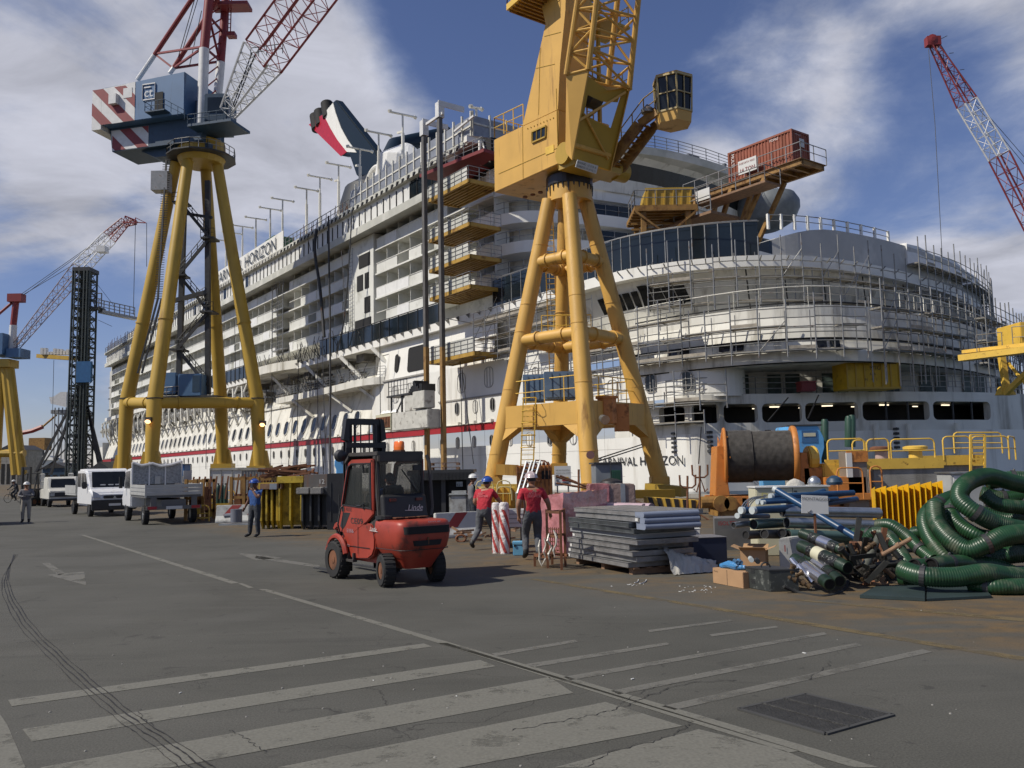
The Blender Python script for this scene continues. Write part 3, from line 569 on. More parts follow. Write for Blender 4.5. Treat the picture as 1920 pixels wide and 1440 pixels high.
for i in range(6,60):
    if i+1 >= len(ci): break
    if i in (9,10,11,12): g_ = 0
    if i in (16,17,18,19): dpan(g,offc(C_A,-2.4),i,0,1.0,12.0,14.7,.1,-.9,1.5)
    if 10 <= i <= 15: dpan(g,offc(C_A,-2.4),i,.05,.95,12.2,14.4,.1,0,1.45)
sb(g, 'lounge_window',mDarkGlass,rc=0,each=True)
g = MB(S)
for i in (14,15,25,26,37,38,46,47): dpan(g,C_B,i,.1,.9,8.95,9.55,.28,0,.1)
for i in (18,19): dpan(g,C_B,i,.1,.9,9.0,9.5,.28,0,.1)
sb(g, 'stern_window',mDarkGlass,rc=0,each=True)
g = MB(S)
for i,(z0,z1) in enumerate(((12.2,14.9),)):
    cc = offc(C_A,-.4)
    for j in range(24,50,3): 
        if j+1 < len(cc): a = cc[j]; b = cc[j+1]; g.beam((a.x,a.y,15),(b.x+.8,b.y,12.2),.07)
sb(g, 'inclined_struts',mBlack)
g = MB(S); cc = [p for p in offc(C_B,-.7) if p.x < 44 or p.y > 60]; g.rail([(p.x,p.y,11.75) for p in cc[::2]],1.25,.035,1.5,()); sb(g, 'stern_deck_railing',mWhiteW)
# aft open mooring recess
CR = [p for p in C_M if p.x < 40.2 or p.y > 60]
g = MB(S); wallc(g,CR,6.3,8.2,-3.2,-3.2); slabc(g,CR,5.78,6.42,0.0,3.3); sb(g, 'mooring_deck',mWhiteW,rc=0)
g = MB(S)
cc = offc(CR,-3.1)
for i in range(0,len(cc)-1): 
    if i % 3 != 2: dpan(g,cc,i,.1,.85,6.4,8.0,.03)
sb(g, 'recess_bulkhead_door',mat('dim green grey doors',(.07,.10,.09),.6,var=.4),rc=0,each=True)
g = MB(S); cc = offc(CR,-.12); g.rail([(p.x,p.y,6.42) for p in cc[::2]],1.1,.03,1.7,(.33,.66)); sb(g, 'mooring_deck_railing',mSteel)
# mooring openings: lower band, pillars, dark interior
OC = [p for p in C_M if (p.x < 46 or p.y > 60)]
seg = [0]; 
for a,b in zip(OC,OC[1:]): seg.append(seg[-1]+(b-a).length)
def oat(s_):
    s_ = max(0,min(seg[-1]-1e-3,s_))
    for i in range(len(OC)-1):
        if seg[i+1] >= s_: return OC[i].lerp(OC[i+1],(s_-seg[i])/(seg[i+1]-seg[i]))
def onrm(s_): q = (oat(s_+.1)-oat(s_-.1)).normalized(); return Vc((-q.y,q.x,0))
def find_px(px,z_=5.):
    best = None
    for k in range(int(seg[-1]*10)):
        p = oat(k/10); w_ = S(p.x,p.y,z_)-Vc((0,0,H)); x_ = 960+F*(w_.dot(RX))/w_.dot(FW)
        if p.x > 46 and k > 300: continue
        if best is None or abs(x_-px) < best[0]: best = (abs(x_-px),k/10)
    return best[1]
ops = [(1236,1283),(1296,1349),(1358,1421),(1429,1503),(1510,1609),(1617,1744),(1750,1857),(1876,1960)]
g = MB(S); ZB,ZT = 4.55,5.78
rng_ = [(find_px(a),find_px(b)) for a,b in ops]; s1 = rng_[-1][1]
k_ = [i*.35 for i in range(int(s1/.35)+14)]
g.ribbon([(oat(s_).x,oat(s_).y,3.9) for s_ in k_],[(oat(s_).x,oat(s_).y,ZB) for s_ in k_])
edges = [0]+[x for r_ in rng_ for x in r_]+[seg[-1]]
for i in range(0,len(edges),2):
    a,b = edges[i],edges[i+1]; m_ = max(2,int((b-a)/.6)); q = [oat(a+(b-a)*j/m_) for j in range(m_+1)]
    g.ribbon([(p.x,p.y,ZB) for p in q],[(p.x,p.y,ZT) for p in q])
for a,b in rng_:
    R_ = .34
    for s_,sg in ((a,1),(b,-1)):
        for z_,zg in ((ZB,1),(ZT,-1)):
            pts = [(oat(s_).x,oat(s_).y,z_)]
            for j in range(6):
                an = pi/2*j/5; u_ = R_*(1-sin(an)); w_ = R_*(1-cos(an)); p = oat(s_+sg*u_)
                pts.append((p.x,p.y,z_+zg*w_))
            g.quad(*pts)
    for s_,sg in ((a,1),(b,-1)):
        p = oat(s_); q = onrm(s_)*-.5; g.quad((p.x,p.y,ZB),(p.x+q.x,p.y+q.y,ZB),(p.x+q.x,p.y+q.y,ZT),(p.x,p.y,ZT))
sb(g, 'mooring_bulwark',mWhiteW,rc=0)
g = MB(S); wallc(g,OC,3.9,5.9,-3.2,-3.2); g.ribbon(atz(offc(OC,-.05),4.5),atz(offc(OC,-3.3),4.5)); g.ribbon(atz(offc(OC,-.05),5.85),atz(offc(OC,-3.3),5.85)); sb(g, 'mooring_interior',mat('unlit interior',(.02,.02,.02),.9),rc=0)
g = MB(S)
for a,b in rng_[3:]:
    m_ = (a+b)/2+.2; p = offc(OC,0); q = oat(m_)+onrm(m_)*-1.6; d_ = (oat(m_+.1)-oat(m_-.1)).normalized()*.35; g.beam((q.x-d_.x,q.y-d_.y,5.66),(q.x+d_.x,q.y+d_.y,5.66),.07)
    q = oat(a+.5)+onrm(a)*-2.2; g.beam((q.x-d_.x*.6,q.y-d_.y*.6,5.6),(q.x+d_.x*.6,q.y+d_.y*.6,5.6),.06)
sb(g, 'ceiling_lamp',mat('lit tube lamp',(.8,.75,.6),.5,emit=((1,.85,.6),1.6)))
g = MB(S)
for a,b in rng_[5:7]:
    for f_ in (.35,.68): s_ = a+(b-a)*f_; p = oat(s_)+onrm(s_)*-.15; g.beam((p.x,p.y,ZB),(p.x,p.y,ZT),.1)
for x_ in (1265,1330,1440,1680,1830):      # fairlead ladders / vertical slots below the openings
    s_ = find_px(x_,3.5); p = oat(s_)+onrm(s_)*.06
    for dz in range(5): g.beam((p.x-.0,p.y,2.7+dz*.3),(p.x+.01,p.y+.01,2.85+dz*.3),.28)
sb(g, 'opening_stanchions',mDarkSteel)
g = MB(S)
for x_ in (1640,1700,1790,1855): s_ = find_px(x_,3.); p = oat(s_)+onrm(s_)*.3; g.tube((p.x,p.y,1.2),(p.x,p.y,4.3),.18,n=10)
sb(g, 'white_pipe',mWhiteW,each=True)
# ship name on the hull
g = MB(); a_ = S(46.9,41.55,1.95); g.text('CARNIVAL HORIZON',a_,-U,Z,.86,.02,sx=1.02)
sb(g, 'hull_name',mat('black lettering',(.02,.02,.02),.5))
# --- balcony decks on the side
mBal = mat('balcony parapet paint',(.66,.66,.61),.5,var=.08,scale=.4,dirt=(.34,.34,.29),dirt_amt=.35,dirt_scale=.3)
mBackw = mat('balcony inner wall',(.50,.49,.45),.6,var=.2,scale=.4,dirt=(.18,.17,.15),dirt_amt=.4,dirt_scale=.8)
ZD = [18.2,21.0,23.8,26.6]
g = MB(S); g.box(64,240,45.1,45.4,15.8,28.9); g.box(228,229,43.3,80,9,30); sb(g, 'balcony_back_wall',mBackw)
secs = [(62,85),(91.5,111),(116,168),(170,228)]
rnd = random.Random(5)
for zi,zd in enumerate(ZD):
    g = MB(S); gt = MB(S); gd = MB(S)
    g.box(62,228,43.2,45.1,zd-.02,zd+.16)
    for a,b in secs:
        k = 0; t0 = a
        while t0 < b-.1:
            w_ = min(2.6,b-t0); r_ = rnd.random()
            if r_ < .93:
                (gt if r_ < .22 else g).box(t0+.015,t0+w_-.015,43.3-(.05 if r_ < .22 else 0),43.42,zd+(.12 if r_ > .3 else 0.),zd+1.25)
            if r_ > .25: gd.box(t0+.6,t0+2.0,45.02,45.09,zd+.3,zd+2.2)
            g.box(t0-.03,t0+.03,43.45,45.1,zd+.1,zd+2.7); t0 += 2.6; k += 1
        g.box(a,b,43.24,43.36,zd+1.25,zd+1.32)
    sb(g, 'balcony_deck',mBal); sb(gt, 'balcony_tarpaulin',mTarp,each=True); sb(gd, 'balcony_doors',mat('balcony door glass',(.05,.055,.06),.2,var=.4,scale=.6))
g = MB(S)
for zd in ZD[:3]:
    g.box(111.3,115.6,42.5,44.8,zd+.5,zd+.65); g.box(230,233,43.5,46,zd,zd+.3)
for t0 in (111.5,113.5,115.5): g.box(t0,t0+.1,42.5,42.6,18,27.5)
for zd in ZD: g.rail([(111.3,42.5,zd+.65),(115.6,42.5,zd+.65)],1.0,.04,1.4)
sb(g, 'hanging_scaffold',mSteel)
# stair tower recess in the middle
g = MB(S); g.box(85.2,91.5,43.0,45.3,15.9,28.6); sb(g, 'stair_tower',mBal)
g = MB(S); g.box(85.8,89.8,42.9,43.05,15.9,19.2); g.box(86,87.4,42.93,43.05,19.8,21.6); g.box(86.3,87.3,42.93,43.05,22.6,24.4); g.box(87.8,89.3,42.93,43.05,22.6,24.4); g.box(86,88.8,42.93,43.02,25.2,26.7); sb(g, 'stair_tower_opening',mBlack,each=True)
g = MB(S)
for k in range(26): g.tube((90.2,42.8,16+k*.45),(91.2,42.8,16+k*.45),.03,n=4)
for t0 in (90.2,91.2): g.tube((t0,42.8,16),(t0,42.8,28),.04,n=4)
sb(g, 'wall_ladder',mSteel)
# --- brow: projecting upper block
g = MB(S); g.prism([(66,41.6,28.5),(66,41.6,29.35),(66,45.2,30.0),(66,45.2,28.9)],(162,0,0)); sb(g, 'brow_fascia',mPrimer)
g = MB(S); g.box(66,228,42.0,45,29.35,31.5); sb(g, 'brow_panels',mat('brow panel white',(.66,.66,.63),.5,var=.1,scale=.5))
g = MB(S); gg = MB(S)
for k in range(110): t0 = 66+k*1.47; g.box(t0-.03,t0+.03,41.9,42.02,29.4,31.2)
for t0 in (124,129.2,134.5,140,145.5,151): gg.box(t0,t0+1.2,41.93,41.98,29.5,31.3)
for k in range(5): t0 = 67.5+k*1.47; gg.box(t0+.1,t0+1.3,41.93,41.98,29.5,31.4)
sb(g, 'panel_joints',mBlack); sb(gg, 'brow_window',mGlass,each=True)
g = MB(S); g.box(63,228,41.5,44,31.5,32.05); sb(g, 'brow_cap',mPrimer)
g = MB(S)
for k in range(140): t0 = 63.5+k*1.17; g.prism([(t0,41.5,31.8),(t0+.4,41.5,31.4),(t0+.46,41.5,31.46),(t0+.36,41.5,31.8)],(0,-.12,0))
sb(g, 'dentil_brackets',mDarkSteel,each=True)
# lido screens (grey mesh panels) near the aft end, bare railings elsewhere
mMesh = mat('perforated screen',(.23,.25,.29),.5,metal=.2,var=.15)
g = MB(S); gf = MB(S)
for k in range(17):
    t0 = 62.6+k*1.5; g.box(t0+.04,t0+1.46,41.55,41.58,32.1,34.0); gf.box(t0-.07,t0+.07,41.4,41.6,32.05,34.4); gf.box(t0,t0+1.5,41.48,41.53,33.0,33.15)
for k in range(6): v0 = 41.6+k*1.9; g.box(62.5,62.54,v0+.05,v0+1.85,32.1,34.0); gf.box(62.42,62.6,v0-.07,v0+.07,32.05,34.4)
gf.box(62.42,62.52,41.6,53,33.2,33.35)
sb(g, 'windscreen_panel',mMesh,each=True); sb(gf, 'windscreen_posts',mWhiteW)
g = MB(S); g.rail([(88.5,41.7,32.05),(108.5,41.7,32.05)],1.2,.05,1.3,(.5,)); g.rail([(140,41.7,32.05),(228,41.7,32.05)],1.3,.06,2.2,(.33,.66)); sb(g, 'upper_railing',mSteel)
g = MB(S)
for k in range(60):
    t0 = RU(88,108); v0 = RU(41.9,44); g.beam((t0,v0,32),(t0+RU(-.8,.8),v0,32+RU(.8,2.0)),.05)
for k in range(50): t0 = 185+k*.85; g.beam((t0,42,32),(t0,42,32+RU(1.2,2.8)),.07)
sb(g, 'deck_clutter',mRust)
# name sign on the top deck
g = MB(S); g.box(109.5,140,41.75,41.85,32.1,34.6); sb(g, 'sign_board',mWhite)
g = MB(S); 
for k in range(74): t0 = 109.6+k*.41; g.prism([(t0,41.5,32.02),(t0+.2,41.5,32.02),(t0-.05,41.5,31.45),(t0-.25,41.5,31.45)],(0,-.1,0))
sb(g, 'sign_louvre',mWhiteW,each=True)
g = MB(); g.text('CARNIVAL HORIZON',S(139.3,41.68,32.5),-U,Z,2.45,.06,sx=1.16); sb(g, 'sign_letters',mat('dark sign letters',(.03,.04,.05),.5))
# top houses behind the brow
g = MB(S); g.box(64,228,45,80,28.9,32.0); g.box(95,110,50,74,32,35.5); g.box(150,222,48,76,32,34.5); g.box(200,224,46,78,34.5,36.5); sb(g, 'upper_deckhouse',mWhiteW)
g = MB(S); g.box(117.5,121.2,43.5,46.5,32.0,36.1); sb(g, 'green_deck_box',mat('green container paint',(.03,.10,.05),.5,dirt=RUST,dirt_amt=.2))
# funnel
VF = 60.
def onV(px,py,v=VF): p = SV(px,py,v); return (p.x,v,p.z)
prof = [(580,234),(629,186),(665,232),(700,277),(712,300),(700,330),(668,330),(655,292),(640,292)]
g = MB(S); pr = [onV(*p) for p in prof]; g.prism(pr,(0,1.5,0)); f_ = sb(g, 'funnel',mat('funnel blue paint',(.005,.014,.024),.45,var=.05,spec=.25),bevel=.2)
def strip(mb,pts,dv): mb.prism([(*onV(*p)[:1],VF-dv,onV(*p)[2]) for p in pts],(0,dv,0))
g = MB(S); strip(g,[(580,234),(607,214),(620,240),(633,262),(651,285),(640,293)],.12); g.B('funnel_red_flash',mat('funnel red',(.42,.012,.02),.3),f_)
g = MB(S); strip(g,[(607,214),(625,193),(630,212),(640,240),(652,262),(669,286),(651,285),(633,262),(620,240)],.08); g.B('funnel_white_flash',mWhite,f_)
g = MB(S)
for px_,py_ in ((590,222),(598,214),(611,199)):
    c = Vector(onV(px_,py_)); 
    for dv in (.6,2.4): g.tube(c+Vc((0,dv,-2)),c+Vc((1.,dv,1.)),1.1,n=14)
g.B('exhaust_pipe',mBlack,f_,sm=1)
g = MB(S); a_ = Vector(onV(700,292)); b1 = SV(740,275,66.); b2 = SV(840,250,78); 
g.path([Vc((a_.x,VF+3,a_.z)),b1,Vector(b2)],[1.6,1.5,1.2],n=14); g.B('funnel_wing',mat('funnel blue paint',(.012,.035,.06),.25),f_,sm=1)
g = MB(S); g.path([(96,52,32),(94,52,42),(93,52,43.5)],[4.2,3.4,.5],n=16); c = SV(640,350,58); g.box(c.x-6,c.x+8,56,62,32,42); sb(g, 'wrapped_casing',mTarp,bevel=.5)
# white arch and dark net wall
g = MB(S); c = SV(705,345,50.)
g.path([(c.x+4.6*cos(a),50,34+7.6*sin(a)) for a in [pi*i/20 for i in range(21)]],.35,n=8); g.beam((c.x+4.2,50,37.5),(c.x-6,50,36.6),.3); sb(g, 'white_arch',mWhite,sm=1)
g = MB(S); c = SV(705,345,56.); g.path([(c.x,56,30),(c.x,56,38),(c.x,56,43),(c.x,56,45)],[6,6,4.5,1.5],n=20); sb(g, 'netted_slide_tower',mat('dark netting',(.012,.016,.024),.6),sm=1)
# deck lamp posts
LP = [(530,375),(507,392),(480,410),(455,425),(436,437),(424,452),(575,355),(600,333),(635,310),(675,280),(710,250),(755,215),(893,203)]
for i,(px_,py_) in enumerate(LP):
    p = SV(px_,py_,46.); g = MB(S); g.tube((p.x,46,31),(p.x,46,p.z-2.2),.2 if i > 5 else .16,n=8); g.tube((p.x,46,p.z-4),(p.x,46,p.z),.12,n=8)
    L_ = 1.5 if i != 12 else .5
    g.beam((p.x+.3,46-L_,p.z+.1),(p.x-.3,46+L_,p.z-.05),.28,.14)
    for s_ in (-1,1): g.tube((p.x,46+s_*L_,p.z+.1),(p.x,46+s_*(L_+.3),p.z),.2,n=8)
    if i in (8,9,11): g.beam((p.x,46,p.z-2),(p.x+1.6,46.2,p.z-1.6),.22)
    sb(g, 'deck_lamp_post',mWhiteW,sm=1)
# --- aft superstructure tiers
def tier(off): return cat_rom([(66,43.4,0),(62.6,43.5,0),(60.2-off*.5,44.6,0),(58.8-off*.8,47.5,0),(57.6-off,52,0),(56.8-off,58,0),(56.8-off,65,0),(58-off,72,0),(61-off*.5,80,0),(66,84,0)],4)
for k,zd in enumerate(ZD):
    c = tier((3-k)*1.1); g = MB(S); slabc(g,c,zd-.1,zd+.95,.15,3.); sb(g, 'aft_terrace_fascia',mWhite,rc=0)
    g = MB(S); wallc(g,offc(c,-2.2),zd-2.2,zd-.1); sb(g, 'aft_terrace_wall',mWhiteW,rc=0)
    cg = [p for p in c if 50 < p.y < 80]; g = MB(S); wallc(g,cg,zd+.95,zd+2.0,-.1,-.1); sb(g, 'aft_terrace_glass',mGlass,rc=0)
    g = MB(S); g.rail([(p.x,p.y,zd+.95) for p in c[::3]],1.1,.035,1.6,(.5,)); sb(g, 'aft_terrace_railing',mSteel)
c = tier(.2); g = MB(S); wallc(g,offc(c,-1.0),26.9,28.4,0,.3); wallc(g,c,30.2,30.8,.5,1.2); wallc(g,c,27.4,28.7,.1,.3); sb(g, 'lounge_ring',mWhiteW,rc=0)
g = MB(S); wallc(g,c,28.7,30.3,.28,.6); sb(g, 'curved_lounge_window',mDarkGlass,rc=0)
CD = cat_rom([(66,45.5,0),(61,47.5,0),(57.5,50.5,0),(55.4,54.8,0),(54.4,60,0),(54.6,68,0),(56.2,75,0),(57.5,80.5,0),(60.5,82.5,0),(66,83,0)],4)
g = MB(S); wallc(g,CD,30.9,31.6,0,.1); g.ribbon(atz(CD,30.9),atz(offc(CD,-3.6),30.3)); g.ribbon(atz(offc(CD,.1),31.6),[(64,max(47,min(82,p.y)),31.7) for p in CD]); sb(g, 'top_disc_deck',mPrimer,rc=0)
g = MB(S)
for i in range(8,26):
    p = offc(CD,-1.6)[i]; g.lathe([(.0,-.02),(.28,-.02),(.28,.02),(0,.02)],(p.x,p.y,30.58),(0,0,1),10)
sb(g, 'underside_disc',mBlack,each=True)  # flat black discs stand for the dark inside the soffit holes
g = MB(S); g.rail([(p.x,p.y,31.6) for p in offc(CD,-.2)[::2]],1.3,.04,1.7,(.25,.5,.75)); sb(g, 'disc_railing',mSteel)
g = MB(S); p = SU(1288,285,60.); g.box(59,61,p.y-.8,p.y+.8,31.7,34.4); p = SU(1235,265,60.); g.box(59.5,61,p.y-.7,p.y+.7,31.7,34.0); p = SU(1348,270,61.); g.beam((61,p.y-.4,31.7),(60.5,p.y+.2,35.2),.35)
for k in range(8): p = SU(1335+k*9,300,60.); g.box(59.5,60.2,p.y-.3,p.y+.3,31.7,32.8)
sb(g, 'disc_equipment',mat('dark grey equipment',(.09,.10,.12),.5))
cS = cat_rom([(53,54,0),(49,60,0),(47.5,67,0),(48.5,75,0),(52,83,0),(58,88,0)],5); nS = len(cS)-1
tz = [22.6-3.6*i/nS for i in range(nS+1)]
g = MB(S); g.ribbon(atz(cS,15.9),[(p.x+1.2,p.y,tz[i]) for i,p in enumerate(cS)]); g.ribbon([(p.x+1.2,p.y,tz[i]) for i,p in enumerate(cS)],[(p.x+7,p.y,tz[i]+.3) for i,p in enumerate(cS)]); sb(g, 'stepped_terrace_wall',mWhiteW,rc=0)
g = MB(S); g.ribbon([(p.x+1.3,p.y,tz[i]) for i,p in enumerate(cS)],[(p.x+1.3,p.y,tz[i]+1.3) for i,p in enumerate(cS)]); g.ribbon([(p.x+.5,p.y,tz[i]-2.6) for i,p in enumerate(cS)],[(p.x+.95,p.y,tz[i]-1.1) for i,p in enumerate(cS)]); sb(g, 'stepped_terrace_glass',mGlass,rc=0)
g = MB(S); g.path([(p.x+1.3,p.y,tz[i]+1.35) for i,p in enumerate(cS)],.05,n=5)
for i in range(0,nS+1,2): p = cS[i]; g.tube((p.x+1.3,p.y,tz[i]),(p.x+1.3,p.y,tz[i]+1.7),.05,n=5)
sb(g, 'stepped_terrace_railing',mSteel)
# dark rounded end of the starboard overhang
g = MB(S); p = SU(1440,385,56.); q = SU(1475,385,56.)
g.loft([[ (56+r_*cos(a)*1.0,q.y-3.8+r_*sin(a)*.8,z_) for a in [2*pi*i/24 for i in range(24)]] for r_,z_ in ((1.6,26.6),(3.2,27.4),(3.8,28.6),(3.8,29.4),(3.3,30.2))]); sb(g, 'rounded_overhang',mat('dark overhang grey',(.13,.145,.155),.5,var=.15),sm=1)
# aft brow end: dark gap below the lido with struts and red platform underside
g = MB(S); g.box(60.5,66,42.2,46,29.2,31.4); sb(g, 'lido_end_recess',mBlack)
g = MB(S); g.prism([(62.6,41.0,31.45),(62.6,41.0,32.0),(61.2,45,32.0),(61.2,52,31.6),(62.6,52,31.4)],(.5,0,0)); g.box(55,62.5,43.0,43.4,26.9+.5,28.9); g.beam((62,42,29.2),(62,42,31.5),.2); g.beam((60.7,42.2,29.2),(61.9,42.2,31.4),.15); sb(g, 'lido_end_frame',mWhite)
# ================================================================ YELLOW CRANE
YC = thing('yellow_portal_crane', 'large yellow dockside crane on four splayed tubular legs in front of the ship stern', 'crane',(3,40,0))
foot = {'L': P(925,893,40), 'F': P(1108,905,36), 'R': P(1236,893,40), 'B': P(1048,868,44)}
top = {'L': P(1030,380,39.6), 'F': P(1068,372,38.9), 'R': P(1098,380,39.8), 'B': P(1060,385,40.8)}
def onleg(k,z): a,b = foot[k],top[k]; return a.lerp(b,(z-a.z)/(b.z-a.z))
for k in 'LFRB':
    g = MB(); g.tube(foot[k]-Z*.1,top[k]+Z*.12,.41 if k != 'B' else .37,.35,n=20)
    for z_,rr_ in ((2.6,.415),(5.6,.405),(8.3,.40),(9.6,.395),(12.4,.375)): c = onleg(k,z_); g.tube(c,c+Z*.03,rr_,n=20)
    o = g.B('leg',mYel,YC,sm=1)
    g = MB(); a = foot[k]; g.box(a.x-.42,a.x+.42,a.y-.42,a.y+.42,a.z-.6,a.z+.0); g.B('leg_shoe',mYel,o,bevel=.03)
order = ['L', 'F', 'R', 'B']
for z_,r_ in ((11.6,.29),(7.9,.29)):
    for i in range(4):
        a,b = onleg(order[i],z_),onleg(order[(i+1) % 4],z_); g = MB(); g.tube(a,b,r_,n=14)
        for f_ in (.3,.75): c = a.lerp(b,f_); d = (b-a).normalized(); g.tube(c-d*.04,c+d*.04,r_+.06,n=14)
        g.B('cross_tube',mYel,YC,sm=1)
for i in range(4):
    a,b = onleg(order[i],4.3),onleg(order[(i+1) % 4],4.3); g = MB(); d = (b-a).normalized()
    g.beam(a,b,.55,1.0)
    for p_,q_ in ((a,1),(b,-1)):
        k = order[i] if q_ == 1 else order[(i+1) % 4]; lo = onleg(k,3.0); s_ = d.cross(Z)*.25
        g.prism([lo-s_,p_-Z*.45-s_,p_+d*q_*1.15-Z*.45-s_],s_*2)
    g.B('portal_beam',mYel,YC)
g = MB()
for i in (0,1,2): a,b = onleg(order[i],4.85),onleg(order[(i+1) % 4],4.85); g.rail([a,b],1.1,.025,1.2,(.5,)); 
for z_ in (8.3,): a,b = onleg('B',z_),onleg('F',z_); c = a.lerp(b,.3); g.rail([c+Vc((-1.2,0,0)),c+Vc((1.2,0,0))],1.0,.025,.6)
g.B('platform_railing',mYelLt,YC)
g = MB(); c = onleg('L',4.9); 
a,b = onleg('L',4.85),onleg('F',4.85); 
for f_,w_ in ((.28,1.0),(.62,1.4)):
    c = a.lerp(b,f_)+Vc((.3,.7,0)); g.box(c.x-w_/2,c.x+w_/2,c.y-.5,c.y+.5,5.0,6.25)
    for k in range(4): g.box(c.x-w_/2+.06+k*w_/4,c.x-w_/2+w_/4-.02+k*w_/4,c.y-.56,c.y-.5,5.08,6.18)
g.B('electrical_cabinet',mat('slate blue cabinet',(.12,.18,.26),.5,var=.15),YC)
g = MB(); c = P(1138,760,37.5); g.tube(c-Z*.8,c+Z*.3,.42,n=14); g.tube(c+Z*.3,c+Z*.4,.5,n=14); c = P(1165,775,38); g.box(c.x-.3,c.x+.3,c.y-.3,c.y+.3,c.z-.8,c.z+.4); g.B('cable_drum_box',mOrange,YC)
g = MB(); c = P(1129,784,36.4); g.tube(c,c+Vc((.1,-.35,-.1)),.16,.2,n=12); g.B('floodlight',mGalv,YC)
g = MB(); c = P(1107,853,35.4); g.lathe([(0,-.02),(.17,-.02),(.17,.02),(0,.02)],c,(0,1,0),20); g.B('round_plate',mat('faded maroon plate',(.2,.10,.09),.7),YC)
g = MB(); lad = [P(988,880,38.2),P(993,745,38.2)]
for s_ in (-.28,.28): g.beam(lad[0]+Vc((s_,0,0)),lad[1]+Vc((s_,0,0)),.06)
for k in range(16): c = lad[0].lerp(lad[1],k/15); g.beam(c+Vc((-.28,0,0)),c+Vc((.28,0,0)),.03)
for k in range(5):
    c = lad[0].lerp(lad[1],.3+.17*k); g.path([c+Vc((.33*cos(a_),-.6*sin(a_),0)) for a_ in [pi*j/6 for j in range(7)]],.02,n=4)
lad2 = [P(1040,730,43),P(1028,400,41)]
for s_ in (-.22,.22): g.beam(lad2[0]+Vc((s_,0,0)),lad2[1]+Vc((s_,0,0)),.05)
for k in range(34): c = lad2[0].lerp(lad2[1],k/33); g.beam(c+Vc((-.22,0,0)),c+Vc((.22,0,0)),.03)
g.B('access_ladder',mYelLt,YC)
# low sill beams and bogies
for (a,b) in (('L', 'F'),('F', 'R')):
    pass
g = MB(); a = Vc((foot['L'].x-.3,39.8,.95)); g.beam(P(905,915,39),P(1000,915,38.4),.5,.35); g.beam(P(1215,915,39.5),P(1283,922,38.5),.7,.45); g.beam(P(1110,928,36),P(1260,925,37),.6,.35); g.B('sill_beam',mYelB,YC,each=True)
g = MB(); g.beam(P(930,880,39.5),P(972,882,39.5),.35,.5); g.B('sill_stub',mYel,YC)
# slewing column
cx,cy = 2.95,39.8
g = MB(); g.lathe([(1.07,14.5),(1.07,15.45)],(cx,cy,0),n=32); g.B('slewing_column',mYel,YC,sm=1)
g = MB(); g.lathe([(1.09,15.22),(1.12,15.25),(1.12,15.7),(1.02,15.75)],(cx,cy,0),n=32)
for k in range(26): a_ = k*.2417; l_ = RU(.1,.55); g.tube((cx+1.085*cos(a_),cy+1.085*sin(a_),15.24),(cx+1.085*cos(a_),cy+1.085*sin(a_),15.24-l_),.05,.02,n=4)
g.B('greasy_slewing_ring',mat('black grease',(.018,.015,.012),.35,var=.3),YC)
# machine house : vertical side plane through A0 along U
A0 = P(1047,307,38.0); A0.z = 0
def HP(s_,w_,z_): return A0+U*s_+V*w_+Z*z_
def hp(px,py,w_=0): s_,z_ = ONP(px,py,A0+V*w_,U); return HP(s_,w_,z_)
side = [hp(1047,307),hp(927,361),hp(926,262),hp(980,236),hp(1023,45),hp(1061,19)]
side[5] = Vc((side[0].x-.05*U.x,side[0].y-.05*U.y,side[5].z)) if False else side[5]
g = MB(); g.prism(side[:4]+[hp(1046,205)],V*3.2); o = g.B('machinery_house',mYel,YC,bevel=.03)
g = MB(); g.prism([hp(1046,205),hp(980,236),hp(1023,45),hp(1000,-60),hp(1063,-100),hp(1060,19),hp(1050,120)],V*1.5); g.B('mast_tower',mYel,YC)
g = MB(); c = [hp(999,248),hp(999,268),hp(1024,257),hp(1025,236)]; g.prism([p-V*.03 for p in c],V*.02); wv_ = g.B('louvre_window',mGlass,o)
g = MB()
for i in range(4): g.beam(c[i]-V*.05,c[(i+1) % 4]-V*.05,.07)
for f_ in (.33,.66): g.beam(c[0].lerp(c[3],f_)-V*.05,c[1].lerp(c[2],f_)-V*.05,.05)
g.B('window_frame',mYelB,wv_)
g = MB(); c = [hp(1023,277),hp(1024,291),hp(1039,285),hp(1039,271)]; g.prism([p-V*.03 for p in c],V*.02); g.B('vent_panel',mYelLt,o)
g = MB(); a,b = hp(926,258),hp(980,234); g.rail([a+V*.05,b+V*.05],1.05,.03,.8,(.5,)); g.rail([a+V*.05,a+V*3.1],1.05,.03,.8,(.5,)); g.B('roof_railing',mYelLt,YC)
for k_ in (949,965,976): pass
g = MB()
for q in ((935,326,1046,277),(980,237,981,334),(1040,120,1005,128),(1052,60,1021,68),(1013,90,1010,215)): g.beam(hp(q[0],q[1])-V*.01,hp(q[2],q[3])-V*.01,.02,.025)
for k in range(9): p_ = hp(990+k*6,242-k*2.5)-V*.02; g.beam(p_,p_+Z*.04,.04)
g.beam(HP(0,0,15.6)-V*.01,HP(0,0,19.4)-V*.01,.03); g.B('panel_seam',mYelB,o)
g = MB(); c0 = HP(3.6,.9,15.46); 
for k in range(3): c = HP(3.9-.5*k,1.0+.1*k,15.5); g.tube(c-Z*.05,c+Z*.02,.12,n=12)
g.B('underside_disc',mRust,o)
